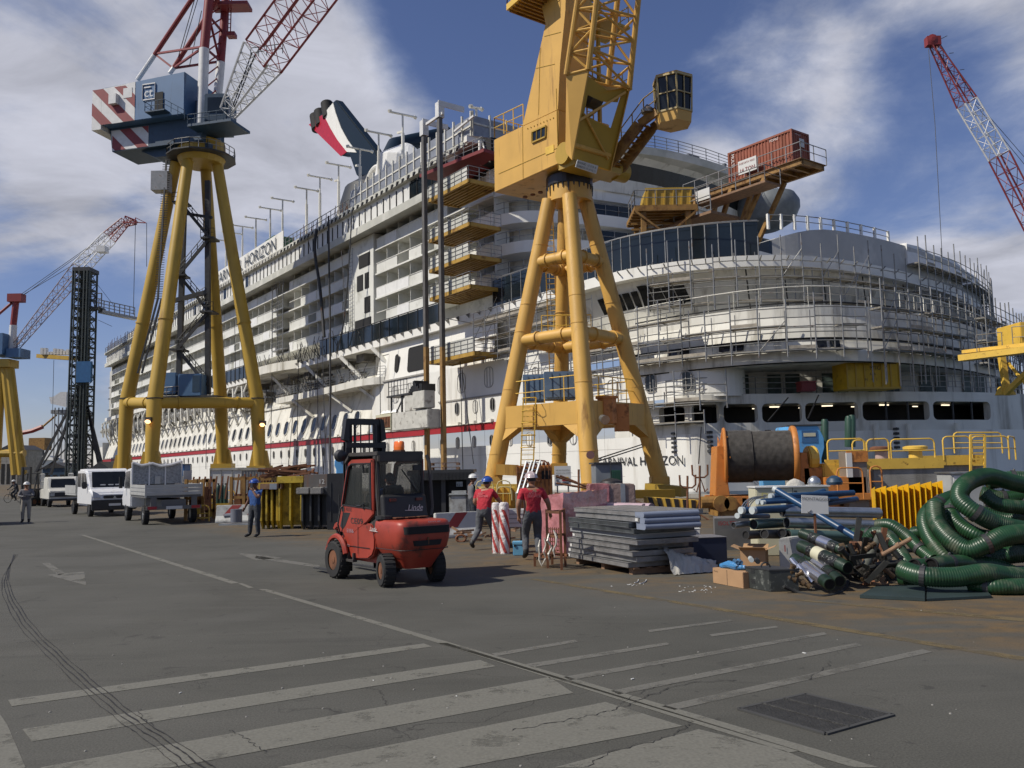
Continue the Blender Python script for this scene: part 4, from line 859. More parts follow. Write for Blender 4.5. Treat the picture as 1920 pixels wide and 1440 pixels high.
# walkway at the tower top
g = MB(); a,b = hp(987,33),hp(1040,-12); dz = Z*.35
g.hexa(a-V*1.2,(b-a),V*3.6,Z*.3); g.B('tower_walkway',mYelLt,YC)
g = MB()
for k in range(9): c = a.lerp(b,(k+.5)/9); g.beam(c-V*1.1-Z*.05,c+V*1.2-Z*.05,.06,.12)
g.rail([a-V*1.15+Z*.3,b-V*1.15+Z*.3],1.0,.03,.6); g.rail([a-V*1.15+Z*.3,a+V*2.3+Z*.3],1.0,.03,.6); g.B('walkway_frame',mOrangeD,YC)
# inner lattice tower with ladders (between tower and boom)
g = MB()
for w_ in (1.5,3.0):
    g.tube(HP(.4,w_,18),HP(.2,w_,32),.12,n=6)
    g.tube(HP(2.2,w_,18),HP(.9,w_,32),.1,n=6)
for k in range(10):
    z_ = 18+k*1.35
    for w_ in (1.5,3.0): g.tube(HP(.4,w_,z_),HP(2.1-.1*k,w_,z_+1.3),.05,n=4)
    g.tube(HP(.4,1.5,z_),HP(.4,3.0,z_+1.3),.05,n=4); g.tube(HP(.4,3.0,z_),HP(.4,1.5,z_),.05,n=4)
    g.box(0,0,0,0,0,0) if False else None
for w_ in (2.1,2.5): g.tube(HP(.3,w_,18),HP(.1,w_,32),.035,n=4)
for k in range(45): z_ = 18+k*.31; g.tube(HP(.3,2.1,z_),HP(.3,2.5,z_),.02,n=4)
g.B('inner_lattice_mast',mYelB,YC)
g = MB()
for z_ in (20.2,23.3): g.hexa(HP(-.6,2.2,z_),U*1.8,V*2.1,Z*.1); g.rail([HP(-.6,4.2,z_+.1),HP(1.1,4.2,z_+.1)],1.,.03,.6)
g.B('service_platform',mYelB,YC)
g = MB(); g.tube(HP(.1,1.9,19.6),HP(.1,2.6,19.6),.55,n=20); g.tube(HP(.2,1.2,21.4),HP(.2,1.9,21.4),.4,n=16); g.B('winch_sheaves',mDarkSteel,YC)
# boom: root panel and lattice
B0 = HP(-.45,.35,16.0); BW = 2.95
def BP(f,w_,dd=0.): return B0+V*w_ - U*(f*.42+dd*.9)+Z*(f+ .0)+Z*dd*.1
def bp(px,py,dd): # pixel on sloping boom side? use plane through B0 with horizontal dir V (front face), tilted
    d = raydir(px,py); n_ = Vc((U.x,U.y,.42)).normalized(); p0 = B0-U*dd; k = (p0-Vc((0,0,H))).dot(n_)/d.dot(n_); return Vc((0,0,H))+d*k
ft = .95; bk = 0.
LQ = [bp(1060,285,bk),bp(1062,140,bk),bp(1103,130,ft),bp(1072,300,ft)]
g = MB(); g.prism(LQ,V*.08); g.B('boom_side_plate',mYel,YC)
RQ = [bp(1146,322,ft),bp(1182,165,ft),bp(1176,172,bk),bp(1142,300,bk)]
g = MB(); g.prism(RQ,-V*.06); g.B('boom_side_plate',mYel,YC)
fp = lambda x,y: bp(x,y,ft-.12)
g = MB(); g.quad(fp(1074,298),fp(1145,320),fp(1160,258),fp(1085,225)); g.quad(fp(1085,225),fp(1160,258),fp(1178,170),fp(1168,165),fp(1145,240),fp(1095,215),fp(1102,178),fp(1092,190)); g.quad(fp(1100,140),fp(1092,190),fp(1102,178),fp(1128,190),fp(1158,192),fp(1168,165),fp(1178,168),fp(1140,170))
g.B('boom_root_panel',mYelB,YC,rc=0)
g = MB(); g.beam(fp(1085,228)-V*0-Z*0+Vc((0,-.1,0)),fp(1172,175)+Vc((0,-.1,0)),.1); g.beam(fp(1095,215)+Vc((0,-.1,0)),fp(1140,300)+Vc((0,-.1,0)),.07); g.tube(fp(1076,272),fp(1143,292),.12,n=8)
chs = [[bp(1062,140,bk),bp(1084,-5,bk),bp(1100,-110,bk)],[bp(1103,130,ft),bp(1120,-5,ft),bp(1132,-110,ft)],[bp(1180,165,ft),bp(1197,-5,ft),bp(1208,-110,ft)],[bp(1140,160,bk),bp(1160,-5,bk),bp(1170,-110,bk)]]
for c_ in chs: g.tube(c_[0],c_[2],.13,n=10)
for k in range(6):
    f0,f1 = k/6,(k+1)/6
    for i in range(4):
        A_,B_ = chs[i],chs[(i+1) % 4]; p0,p1 = A_[0].lerp(A_[2],f0),A_[0].lerp(A_[2],f1); q0,q1 = B_[0].lerp(B_[2],f0),B_[0].lerp(B_[2],f1)
        g.tube(p0,q1,.055,n=6) if k % 2 else g.tube(q0,p1,.055,n=6)
        g.tube(p0,q0,.055,n=6)
g.B('lattice_boom',mYel,YC,sm=1)
g = MB(); c = HP(-.35,.3,16.2); g.tube(c-V*.35,c+V*.2,.5,n=20); c = HP(-.5,3.2,15.9); g.tube(c-V*.2,c+V*.5,.45,n=20); g.B('boom_pivot',mYelB,YC)
g = MB(); p = [bp(1080,298,ft+.1),bp(1122,316,ft+.1),bp(1118,333-8,ft+.1),bp(1077,312,ft+.1)]; p = [hp(1083,299,0) if False else q for q in p]
pl = [bp(1083,299,ft+.5),bp(1122,311,ft+.5),bp(1118,326,ft+.5),bp(1079,313,ft+.5)]; g.prism(pl,U*.03); cp_ = g.B('capacity_plate',mPaper,YC); pr_ = pl[2]-pl[3]; pu_ = pl[0]-pl[3]
g = MB(); rt = V; g.text('RAGGIO  13 17 8  8',pl[3]+pu_*.58+pr_*.05,pr_,pu_,.125,.01); g.text('CARICO 15 14 10 11',pl[3]+pu_*.12+pr_*.05,pr_,pu_,.125,.01); g.B('plate_lettering',mInk,cp_)
g = MB(); g.prism([HP(.0,0,15.5),HP(-1.0,.3,15.6),HP(-1.0,3.0,15.6),HP(0,3.2,15.5)],Z*.25); g.B('boom_seat',mYelB,YC)
p = [bp(1072,140,bk-.02),bp(1080,139,bk-.02),bp(1078,156,bk-.02),bp(1071,158,bk-.02)]; g = MB(); g.prism([q-V*.12 for q in p],V*.02); g.B('white_notice',mPaper,YC)
# cab arm and cab
ar = [P(1146,318,39),P(1208,236,38),P(1240,212,37.4)]
g = MB()
for s_ in (Vc((.4,.3,0)),Vc((-.25,-.2,0))):
    g.beam(ar[0]+s_,ar[1]+s_,.14,.5); g.beam(ar[1]+s_,ar[2]+s_,.14,.4)
for k in range(9): c = ar[0].lerp(ar[1],k/8); g.beam(c+Vc((.4,.3,0)),c-Vc((.25,.2,0)),.08)
g.B('cab_arm',mOrangeD,YC)
g = MB(); g.rail([ar[0]+Z*.3,ar[1]+Z*.3,ar[2]+Z*.3],1.0,.03,.8,(.5,)); g.B('arm_railing',mYelB,YC)
g = MB(); c = P(1214,208,37.4); g.lathe([(.28,-.1),(.3,.05),(.12,.22),(.05,.3)],c,n=12); g.B('work_light',mSteel,YC,sm=1)
cc = P(1264,236,37.2); Rr = .95
def hexr(r_,z_,n=6): return [Vc((cc.x+r_*cos(2*pi*(i+.5)/n),cc.y+r_*sin(2*pi*(i+.5)/n),cc.z+z_)) for i in range(n)]
g = MB(); g.loft([hexr(.8,.0),hexr(.85,.5)]); g.loft([hexr(.9,2.1),hexr(.95,2.18),hexr(.7,2.28)]); cb_ = g.B('operator_cab',mYel,YC)
g = MB(); g.loft([hexr(.78,.5),hexr(.86,2.1)],cap=False); g.B('cab_glass',mDarkGlass,cb_)
g = MB(); a_,b_,c_ = hexr(.84,.5),hexr(.86,1.3),hexr(.9,2.1)
for i in range(6): j = (i+1) % 6; g.beam(a_[i],c_[i],.07); g.beam(b_[i],b_[j],.05); g.beam(c_[i],c_[j],.09); g.beam(a_[i],a_[j],.08); g.beam(a_[i].lerp(a_[j],.5),c_[i].lerp(c_[j],.5),.045)
g.B('cab_frame',mat('faded cab frame',(.40,.31,.14),.5),cb_)
# brackets and cables from column top to ground gear: two hoist ropes of the boom (hang right)
g = MB(); a = P(1145,320,39)
for k in range(2): g.tube(P(1115,862+k*5,37),P(1205,833+k*5,44),.03,n=4)
g.B('mooring_guy',mDarkSteel,YC)

# ================================================================ BLUE CRANE (left)
BC = thing('blue_portal_crane', 'tall crane with blue machinery house and red and white jib on four ochre tubular legs', 'crane',(-36,98,0))
fb = {'N': P(283,878,92), 'W': P(231,882,100), 'R': P(487,874,99), 'B': P(418,870,107)}
kn = {'N': P(290,752,92.5), 'W': P(238,752,100), 'R': P(482,752,99), 'B': P(414,752,106.5)}
tp = {'N': P(352,302,97.5), 'W': P(330,305,99.5), 'R': P(407,305,99.3), 'B': P(385,305,101)}
for k in fb:
    g = MB(); a,b,c = fb[k],kn[k],tp[k]; g.path([a-Z*.3,a.lerp(b,.5),b,b.lerp(c,.08),c],[.66,.76,.82,.78,.64],n=18)
    for f_ in (.32,): q = b.lerp(c,f_); d = (c-b).normalized(); g.tube(q-d*.08,q+d*.08,.84,n=18)
    o = g.B('leg',mYelB,BC,sm=1)
    g = MB(); g.beam(a-Z*.3+Vc((-1.3,0,0)),a-Z*.3+Vc((1.3,0,0)),1.6,.7); g.prism([a+Vc((-1.15,-.3,0)),a+Vc((1.15,-.3,0)),a+Vc((.8,-.3,1.8)),a+Vc((-.8,-.3,1.8))],(0,.6,0)); g.B('leg_shoe',mYelB,o)
    g = MB(); a2 = b.lerp(c,.01); g.tube(a2-Z*.06,a2+Z*.06,.9,n=18); g.B('flange_ring',mDarkSteel,o)
od = ['N', 'R', 'B', 'W']
for i in range(4):
    a,b = kn[od[i]]+Z*-.2,kn[od[(i+1) % 4]]+Z*-.2; g = MB(); g.tube(a,b,.62,n=16); d = (b-a).normalized()
    for f_ in (.22,.8): c = a.lerp(b,f_); g.tube(c-d*.1,c+d*.1,.72,n=16)
    g.B('cross_tube',mYelB,BC,sm=1)
# stair tower inside
st = [P(334,740,99),P(390,740,99)]; g = MB(); zt = P(350,340,99).z
pa,pb = Vc((P(330,740,99).x+.3,99,st[0].z)),Vc((P(390,740,99).x,99,st[0].z))
for p in (pa,pb): g.beam(p,Vc((p.x+ (.3 if p is pa else -.4),99,zt)),.55)
z_ = pa.z+1; k = 0
while z_ < zt-4:
    a,b = (pa,pb) if k % 2 else (pb,pa); g.beam(Vc((a.x,98.6,z_)),Vc((b.x,98.6,z_+4.2)),.2,.35); g.rail([Vc((a.x,98.6,z_+.1)),Vc((b.x,98.6,z_+4.3))],1.0,.05,1.)
    g.box(b.x-.8,b.x+.8,98,100,z_+4.1,z_+4.3); g.rail([Vc((b.x-.8,98,z_+4.3)),Vc((b.x+.8,98,z_+4.3))],1.0,.04,.8); z_ += 4.4; k += 1
g.beam(P(322,565,98),P(388,548,98),.4,.5); g.beam(P(345,400,99),P(398,408,99),.3); g.B('stair_tower',mDarkSteel,BC)
g = MB()
for px0,px1 in ((262,308),):
    a,b = P(296,560,95.5),P(312,300,97.5)
    g.beam(P(258,700,96),a,.18); g.beam(a,b,.18); g.beam(P(266,700,96),P(303,560,95.5),.18)
    for k in range(60): c = a.lerp(b,k/59); g.beam(c+Vc((-.4,0,0)),c+Vc((.5,0,0)),.06)
g.B('cable_ladder',mDarkSteel,BC)
g = MB(); c = P(350,745,98); g.box(c.x-2.8,c.x+3.8,97,100.5,c.z-.5,c.z+.1); g.B('equipment_deck',mDarkSteel,BC)
g = MB(); c = P(318,735,97.5); g.box(c.x-1,c.x+.9,97,98.6,c.z-.3,c.z+2.2); c = P(365,738,98); g.box(c.x-1.6,c.x+1.1,97,99,c.z-.5,c.z+2.2); g.B('blue_motor_housing',mBlueC,BC,bevel=.08)
g = MB(); c = P(365,738,98); g.box(c.x+.1,c.x+.95,96.97,97,c.z+.1,c.z+2.0); g.B('housing_panel',mBlueD,BC)
g = MB(); g.rail([P(300,745,97),P(335,742,97)],1.1,.04,.8); g.B('deck_railing',mSteel,BC)
g = MB(); c = P(297,340,97); g.box(c.x-.9,c.x+1,97,98.5,c.z-1,c.z+1.3); g.B('sheet_cabin',mSteel,BC)
# ring platform
c = P(378,285,99); cz = P(378,300,99).z
g = MB(); g.lathe([(2.5,cz-.6),(2.8,cz+.2),(2.7,cz+2.0),(2.3,cz+2.2)],(c.x,99,0),n=20); g.B('portal_head',mYelB,BC)
g = MB(); g.lathe([(0,cz+.05),(4.0,cz+.05),(4.0,cz+.2),(0,cz+.2)],(c.x,99,0),n=12); g.B('ring_walkway',mDarkSteel,BC)
g = MB(); g.rail([Vc((c.x+3.9*cos(pi*i/6),99+3.9*sin(pi*i/6),cz+.2)) for i in range(13)],1.1,.05,1.2); g.B('walkway_railing',mSteel,BC)
g = MB(); g.lathe([(2.2,cz+2.),(2.3,cz+4.8)],(c.x,99,0),n=20); g.box(c.x-1,c.x+3.2,97,101,cz+3.5,cz+6.5); g.B('slewing_turret',mBlueD,BC)
# machinery house: plane through points
HA = P(345,214,95); HA.z = 0; HD = (P(190,238,97.8)-P(345,214,95)); HD.z = 0; HLn = HD.length; HD.normalize(); HN = Vc((-HD.y,HD.x,0)); 
if HN.y < 0: HN = -HN
z0,z1 = P(345,213,95).z,P(345,134,95).z
g = MB(); g.prism([HA+Z*z0,HA+HD*HLn+Z*z0,HA+HD*HLn+Z*(z1-.5),HA+Z*z1],HN*7); mh_ = g.B('machinery_house',mBlueC,BC,bevel=.06)
zb = z0-2.9
g = MB(); g.prism([HA+HD*-1.5+HN*1.2+Z*zb,HA+HD*(HLn-.6)+HN*1.2+Z*(zb+.0),HA+HD*(HLn-.2)+HN*1.2+Z*(z0-.02),HA+HD*-1.5+HN*1.2+Z*(z0-.02)],HN*4.6); g.prism([HA+HD*-2+HN*2+Z*(zb-1),HA+HD*(HLn-6)+HN*2+Z*(zb-1),HA+HD*(HLn-4)+HN*2+Z*zb,HA+HD*-2+HN*2+Z*zb],HN*3.4); g.B('counterweight_base',mBlueD,BC)
SL = 4.6
g = MB(); g.prism([HA+HD*(HLn-SL)-HN*.03+Z*z0,HA+HD*(HLn+.03)-HN*.03+Z*z0,HA+HD*(HLn+.03)-HN*.03+Z*(z1-.6),HA+HD*(HLn-SL)-HN*.03+Z*(z1-.35)],HN*.02); g.hexa(HA+HD*(HLn+.05)-HN*.03+Z*(z0-.5),HD*1.3,HN*6,Z*(z1-z0-.3)); g.B('warning_panel',mWhiteC,mh_)
def hq(s_,z_,dn=-.06): return HA+HD*s_+HN*dn+Z*z_
hh = z1-z0-.5
def clip_stripes(mb,s0,s1,zlo,zhi,pitch,wd,dn,slope=1.):
    k = -6
    while k < 14:
        b0 = s0+k*pitch; pts = [(b0,zlo),(b0+wd,zlo),(b0+wd-(zhi-zlo)*-slope,zhi),(b0+(zhi-zlo)*slope,zhi)]
        # Sutherland clip in s
        for lim,sg in ((s0,1),(s1,-1)):
            o_ = []
            for i in range(len(pts)):
                p,q = pts[i],pts[(i+1) % len(pts)]; ip,iq = (p[0]-lim)*sg >= 0,(q[0]-lim)*sg >= 0
                if ip: o_.append(p)
                if ip != iq: f = (lim-p[0])/(q[0]-p[0]); o_.append((lim,p[1]+(q[1]-p[1])*f))
            pts = o_
            if len(pts) < 3: break
        if len(pts) >= 3: mb.quad(*[hq(s_,z_,dn) for s_,z_ in pts])
        k += 1
g = MB(); clip_stripes(g,HLn-SL,HLn+1.35,z0+.02,z1-.62,3.1,1.55,-.06); clip_stripes(g,HLn-SL-1,HLn-.6,zb+.1,z0-.3,3.1,1.5,1.16); g.B('red_stripes',mRedC,mh_,rc=0)
g = MB(); g.prism([hq(HLn-SL-1,zb+.1,1.19),hq(HLn-.6,zb+.1,1.19),hq(HLn-.4,z0-.3,1.19),hq(HLn-SL-1,z0-.3,1.19)],HN*.01); g.B('lower_warning_panel',mWhiteC,mh_)
# emblem : white square outline and letters
es = 5.6; ez = z0+2.3
g = MB(); sgn = -HD
o_ = hq(es,ez,-.08); 
for a,b in (((0,0),(1.7,0)),((1.7,0),(1.7,1.9)),((1.7,1.9),(0,1.9)),((0,1.9),(0,0))): g.beam(o_+sgn*a[0]+Z*a[1],o_+sgn*b[0]+Z*b[1],.05,.14)
g.text('ct',o_+sgn*.22+Z*.32,sgn,Z,1.55,.03); g.beam(o_+sgn*.2+Z*1.5,o_+sgn*1.1+Z*1.5,.04,.16); g.B('house_emblem',mWhiteC,mh_)
g = MB(); g.prism([hq(HLn-SL+.4,z0+2.9,-.08),hq(HLn-SL+1.6,z0+2.9,-.08),hq(HLn-SL+1.6,z0+4.1,-.08),hq(HLn-SL+.4,z0+4.1,-.08)],HN*.03); g.hexa(hq(HLn-2.4,z0+2.2,-.6),HD*1.0,HN*.55,Z*1.2); g.B('vent_box',mWhiteC,mh_)
g = MB(); g.prism([hq(2.8,z0+.8,-.1),hq(3.9,z0+.8,-.1),hq(3.9,z0+3.0,-.1),hq(2.8,z0+3.0,-.1)],HN*.05); g.B('doorway',mBlack,mh_)
g = MB(); g.hexa(hq(4.5,z0+.3,-1.0),-HD*2.6,HN*1.0,Z*.15); g.rail([hq(4.5,z0+.45,-1.0),hq(1.9,z0+.45,-1.0),hq(-.8,z0-1.2,-1.0)],1.1,.04,1.); g.rail([hq(4.5,z0+.45,-1.0),hq(4.5,z0+.45,0)],1.1,.04,1.); g.hexa(hq(-.9,z0-1.9,-.6),-HD*5.6,HN*4,Z*.3); g.rail([hq(-.9,z0-1.6,-.6),hq(-6.5,z0-1.6,-.6)],1.1,.05,1.); g.B('side_gallery',mBlueD,BC)
c = P(415,232,96); g = MB(); g.box(c.x-1.3,c.x+1.3,94,97.5,c.z-.5,c.z+2.8); cbo = g.B('operator_cab',mBlueD,BC,bevel=.1)
g = MB(); g.box(c.x-.9,c.x+.9,93.95,94,c.z+.5,c.z+2.3); g.box(c.x+1.3,c.x+1.34,94.4,96.5,c.z+.3,c.z+2.3); g.B('cab_glass',mGlass,cbo)
# masts: white below, red above
for nm,pts,r_ in (('w',((378,215,96),(383,92,96),(393,-10,96)),.58),('w',((405,190,99),(414,117,99),(424,-10,99)),.52)):
    a,b,c = [P(*q) for q in pts]
    g = MB(); g.tube(a-Z*2,b,r_,n=12); g.B('mast_post',mWhiteC,BC,sm=1)
    g = MB(); g.tube(b,c+(c-b)*.6,r_*.92,n=12); g.B('mast_post',mRedC,BC,sm=1)
for pts in (((258,150,101),(290,103,100),(362,-5,97)),((318,138,99),(326,127,99),(402,8,97))):
    a,b,c = [P(*q) for q in pts]; g = MB(); g.tube(a,b,.28,n=10); g.B('back_stay',mWhiteC,BC,sm=1); g = MB(); g.tube(b,c+(c-b)*.2,.28,n=10); g.B('back_stay',mRedC,BC,sm=1)
g = MB()
for a,b in (((290,101,100),(378,88,96)),((290,101,100),(325,128,99)),((325,128,99),(382,88,96)),((325,128,99),(414,115,99)),((385,90,96),(414,115,99)),((392,30,96),(417,60,99)),((397,10,96),(402,8,97)),((412,115,99),(393,35,96))): g.beam(P(*a),P(*b),.22)
for k in range(8): f_ = k/8; a = P(381,190,96).lerp(P(392,5,96),f_); b = P(407,185,99).lerp(P(423,5,99),f_+.1); g.tube(a,b,.09,n=4)
for dx in (427,432): g.tube(P(dx,62,98),P(dx+2,-5,98),.07,n=4)
for k in range(9): y_ = 60-k*8; g.tube(P(427,y_,98),P(432,y_,98),.05,n=4)
g.hexa(P(424,66,98),(1.0,0,0),(0,1,0),(0,0,.5)); g.hexa(P(393,8,97),(4.5,0,0),(0,2,0),(0,0,.4)); g.B('mast_bracing',mRedC,BC)
g = MB()
for a,b in (((330,122,99),(366,-5,97)),((334,122,99),(372,-5,97)),((355,125,98),(378,20,97))): g.tube(P(*a),P(*b),.05,n=4)
g.B('stay_rope',mDarkSteel,BC)
# jib
jr = [P(427,212,94),P(494,106,91),P(640,-90,84)]
mid = jr[1]; up_ = Vc((0,-1,.2))
g = MB(); g.lattice(jr[0],mid,1.6,1.0,4.2,2.6,up_,7,.13,.05); g.B('jib_white_section',mWhiteC,BC)
g = MB(); g.lattice(mid,jr[2],4.2,2.6,4.2,2.6,up_,8,.13,.045); g.path([mid+Vc((0,-1.5,0)),jr[2]+Vc((0,-1.5,0))],.12,n=6); g.B('jib_red_section',mRedC,BC)
g = MB(); g.tube(P(430,218,94),P(472,100,91),.08,n=4); g.tube(P(433,218,94),P(480,98,91),.08,n=4); a = P(472,96,91); g.rail([P(470,108,90),P(530,100,89)],1.1,.05,1.); g.B('jib_walkway',mDarkSteel,BC)
for px_,py_,Y_,lb in ((278,790,91.3, 'lit orange lamp on the nearest leg of the blue crane'),(492,796,98, 'lit orange lamp on the right leg of the blue crane')):
    c = P(px_,py_,Y_); g = MB(); g.box(c.x-.3,c.x+.3,c.y-.1,c.y+.5,c.z-.05,c.z+.45); fl = g.B('crane_floodlight',mDarkSteel,BC)
    g = MB(); g.lathe([(0,0),(.22,0),(.3,-.12),(.2,-.25),(0,-.28)],c+Vc((.05,-.2,.05)),(0,.5,1),12); g.B('lit_lens',mat('lit lamp lens',(1,.6,.3),.4,emit=((1,.5,.2),3)),fl)

# ================================================================ far left cranes, tower
FC = thing('distant_crane', 'distant luffing crane with blue cabin and ochre legs at the left edge', 'crane',(-115,190,0)); Y_ = 190
g = MB()
for a,b in (((2,690),(-8,880)),((10,690),(30,890)),((18,690),(42,890))): g.tube(P(*a,Y_),P(*b,Y_),1.0,n=10)
g.tube(P(-5,850,Y_),P(46,850,Y_),.9,n=10); g.box(P(0,680,Y_).x,P(26,680,Y_).x,Y_-2,Y_+2,P(0,690,Y_).z,P(0,675,Y_).z); g.B('portal_legs',mYelB,FC,sm=1)
g = MB(); a = P(-10,668,Y_); b = P(20,628,Y_); g.box(a.x,b.x,Y_-3,Y_+3,a.z,b.z); a = P(20,672,Y_); b = P(48,655,Y_); g.box(a.x,b.x,Y_-2,Y_+2,a.z,b.z); g.B('machinery_house',mBlueC,FC)
g = MB(); g.tube(P(22,660,Y_),P(25,610,Y_),.8,n=10); g.B('mast_post',mWhiteC,FC)
g = MB(); g.tube(P(25,610,Y_),P(30,565,Y_),.7,n=10); c = P(31,560,Y_); g.box(c.x-1.6,c.x+1.6,Y_-1,Y_+1,c.z-.8,c.z+1.0); g.tube(P(-6,592,Y_),P(22,568,Y_),.3,n=6); g.B('mast_head',mRedC,FC)
j = [P(28,652,Y_),P(150,503,Y_),P(205,445,Y_),P(235,415,Y_)]
g = MB(); g.lattice(j[0],j[1],1.2,1.2,2.8,2.2,(0,-1,.3),12,.10,.05); g.B('jib_lower',mat('faded red jib',(.27,.20,.20),.6),FC)
g = MB(); g.lattice(j[1],j[2],2.8,2.2,2.6,2.1,(0,-1,.3),6,.11,.06); c = P(192,468,Y_-1); g.box(c.x-1,c.x+1,Y_-2,Y_,c.z-.7,c.z+.7); g.B('jib_middle',mWhiteC,FC)
g = MB(); g.lattice(j[2],j[3],2.4,2.0,1.6,1.4,(0,-1,.3),5,.13,.05); g.lattice(j[3],P(256,417,Y_),1.8,1.6,.6,.6,(0,-1,.3),3,.15,.08); g.tube(P(256,417,Y_),P(274,418,Y_),.12,n=4); g.tube(P(254,408,Y_),P(254,418,Y_),.12,n=4); g.tube(P(254,408,Y_),P(274,418,Y_),.07,n=4); g.B('jib_tip',mRedC,FC)
g = MB()
for a,b in (((35,555),(230,418)),((38,558),(230,420)),((36,557),(190,465)),((254,418),(250,590)),((275,418),(275,500))): g.tube(P(*a,Y_),P(*b,Y_),.07,n=4)
g.B('hoist_ropes',mDarkSteel,FC)
LT = thing('lattice_access_tower', 'tall dark lattice lift tower standing beside the far end of the ship', 'tower',(-97,188,0)); Y_ = 188
a,b = P(148,885,Y_),P(160,510,Y_); a.z = 0
g = MB(); g.lattice(a,b,3.8,3.8,3.6,3.6,(0,-1,0),18,.22,.11)
for dx in (-1.2,-.3,.8,1.5): g.beam(a+Vc((dx,-2.1,0)),b+Vc((dx,-2.1,0)),.25)
for k in range(22): c = a.lerp(b,k/22); g.box(c.x-1.9,c.x+1.9,Y_-1.9,Y_+1.9,c.z,c.z+.3)
g.box(a.x-.2,a.x+1.3,Y_-.8,Y_+.8,0,b.z-.5); g.B('lattice_column',mat('dark green steel',(.035,.046,.044),.6,var=.3),LT)
g = MB(); c = P(158,700,Y_-2.6); g.box(c.x-1.6,c.x+1.6,Y_-3,Y_-2.2,c.z-2,c.z+2.6); g.B('lift_car',mat('blue lift car',(.02,.10,.24),.5),LT)
g = MB()
for q in ((68,885),(95,890),(188,885),(196,890)): g.beam(P(q[0],q[1],Y_),P(140 if q[0] < 100 else 160,745,Y_),.45)
for q in ((85,880,150,815),(110,860,68,885),(165,815,192,880),(80,872,140,780),(104,795,150,870)): g.beam(P(q[0],q[1],Y_),P(q[2],q[3],Y_),.25)
g.B('raking_struts',mDarkSteel,LT)
g = MB(); g.box(*[P(150,510,Y_).x-.6,P(177,510,Y_).x,Y_-2.2,Y_+2.2],P(150,512,Y_).z,P(150,505,Y_).z); c = P(184,570,Y_); g.box(c.x-1.3,c.x+1.0,Y_-1.5,Y_+1.5,c.z-1.2,c.z-.9); g.rail([P(177,575,Y_-1.5),P(190,575,Y_-1.5)],3,.12,1.2,(.3,.6)); g.B('tower_platform',mDarkSteel,LT)
GW = thing('gangway_bridge', 'grey truss gangway reaching from the lattice tower to the top of the ship', 'gangway',P(188,585,188)); 
a,b = P(188,584,188),P(255,598,196); g = MB(); g.beam(a,b,1.6,.6); g.B('gangway_deck',mSteel,GW); g = MB(); g.rail([a+Z*.3-Vc((0,.8,0)),b+Z*.3-Vc((0,.8,0))],2.2,.12,1.3,(.33,.66)); g.B('gangway_railing',mSteel,GW)
g = MB()
for q in ((180,530,215,575),(184,600,210,612)): g.tube(P(q[0],q[1],188),P(q[2],q[3],192),.05,n=4)
g.B('gangway_stay',mDarkSteel,GW)
OB = thing('orange_cantilever_beam', 'long orange beam with white fittings sticking out left of the lattice tower', 'crane beam',P(100,670,200)); g = MB(); g.beam(P(75,668,200),P(136,672,196),2,.9); g.B('beam',mYelB,OB); g = MB(); random.seed(2)
for k in range(9): c = P(80+k*6,662,198); g.box(c.x-.3,c.x+.3,197.5,198.5,c.z-.4,c.z+RU(.2,1.2))
g.B('beam_fittings',mWhiteC,OB); g = MB(); g.tube(P(101,675,198),P(97,840,198),.06,n=4); g.B('hanging_rope',mDarkSteel,OB)
SW_ = thing('white_bridge_cabin', 'white overhanging cabin far away left of the dark lattice tower', 'cabin',P(114,760,230)); a,b = P(99,765,230),P(132,738,230)
g = MB(); g.prism([Vc((a.x,228,b.z-1)),Vc((b.x,228,b.z-1)),Vc((b.x,228,a.z)),Vc((a.x+.5,228,a.z+1))],(0,8,0)); g.prism([Vc((a.x+1,228,b.z-1)),Vc((b.x,228,b.z-1)),Vc((b.x,228,b.z+.3)),Vc((a.x+3,228,b.z+.3))],(0,8,0)); g.B('cabin_body',mWhiteC,SW_); g = MB(); g.box(a.x,b.x,229,235,a.z-1.6,a.z-.6)
for k in range(4): g.box(a.x+1+k,a.x+1.2+k,229,229.3,a.z-14,a.z)
g.B('cabin_support',mSteel,SW_)
def jibthing(name,lab,pts,m_):
    t_ = thing(name,lab, 'crane',P(*pts[0])); g = MB(); g.path([P(*p) for p in pts],.7,n=6); g.B('jib_arm',m_,t_); return t_
t_ = jibthing('distant_red_crane', 'small far red crane with a box cabin under its low jib',((40,812,260),(60,808,260),(80,800,260)),mRedC); g = MB(); g.tube(P(80,800,260),P(106,778,260),.3,n=6); c = P(74,835,260); g.box(c.x-2.2,c.x+2.6,258,262,c.z-1.5,c.z+2.2); g.B('jib_and_cabin',mOrangeD,t_); g = MB(); g.box(c.x-1,c.x+1,259,261,0,c.z-1.5); g.B('pedestal',mDarkSteel,t_)
# right-hand far jib
RJ = thing('red_white_jib', 'tall slender red and white lattice jib rising at the right edge', 'crane',P(1920,420,90)); Y_ = 90
jp = [P(1748,80,Y_),P(1813,193,Y_),P(1873,292,Y_),P(2010,560,Y_)]
g = MB(); g.lattice(jp[1],jp[0]+(jp[1]-jp[0])*.03,1.6,1.4,.6,.6,(0,-1,.2),7,.08,.035); c = jp[0]; g.lathe([(.2,-.5),(.6,-.4),(.6,.4),(.2,.5)],c+Vc((-.1,0,.2)),(0,1,0),12); g.box(c.x-.7,c.x+.8,c.y-.4,c.y+.4,c.z-.4,c.z+.6); g.B('jib_head',mRedC,RJ)
g = MB(); g.lattice(jp[2],jp[1],1.6,1.4,1.6,1.4,(0,-1,.2),5,.09,.035); g.B('jib_white_section',mWhiteC,RJ)
g = MB(); g.lattice(jp[3],jp[2],1.6,1.4,1.6,1.4,(0,-1,.2),9,.09,.035); g.B('jib_red_section',mRedC,RJ)
g = MB()
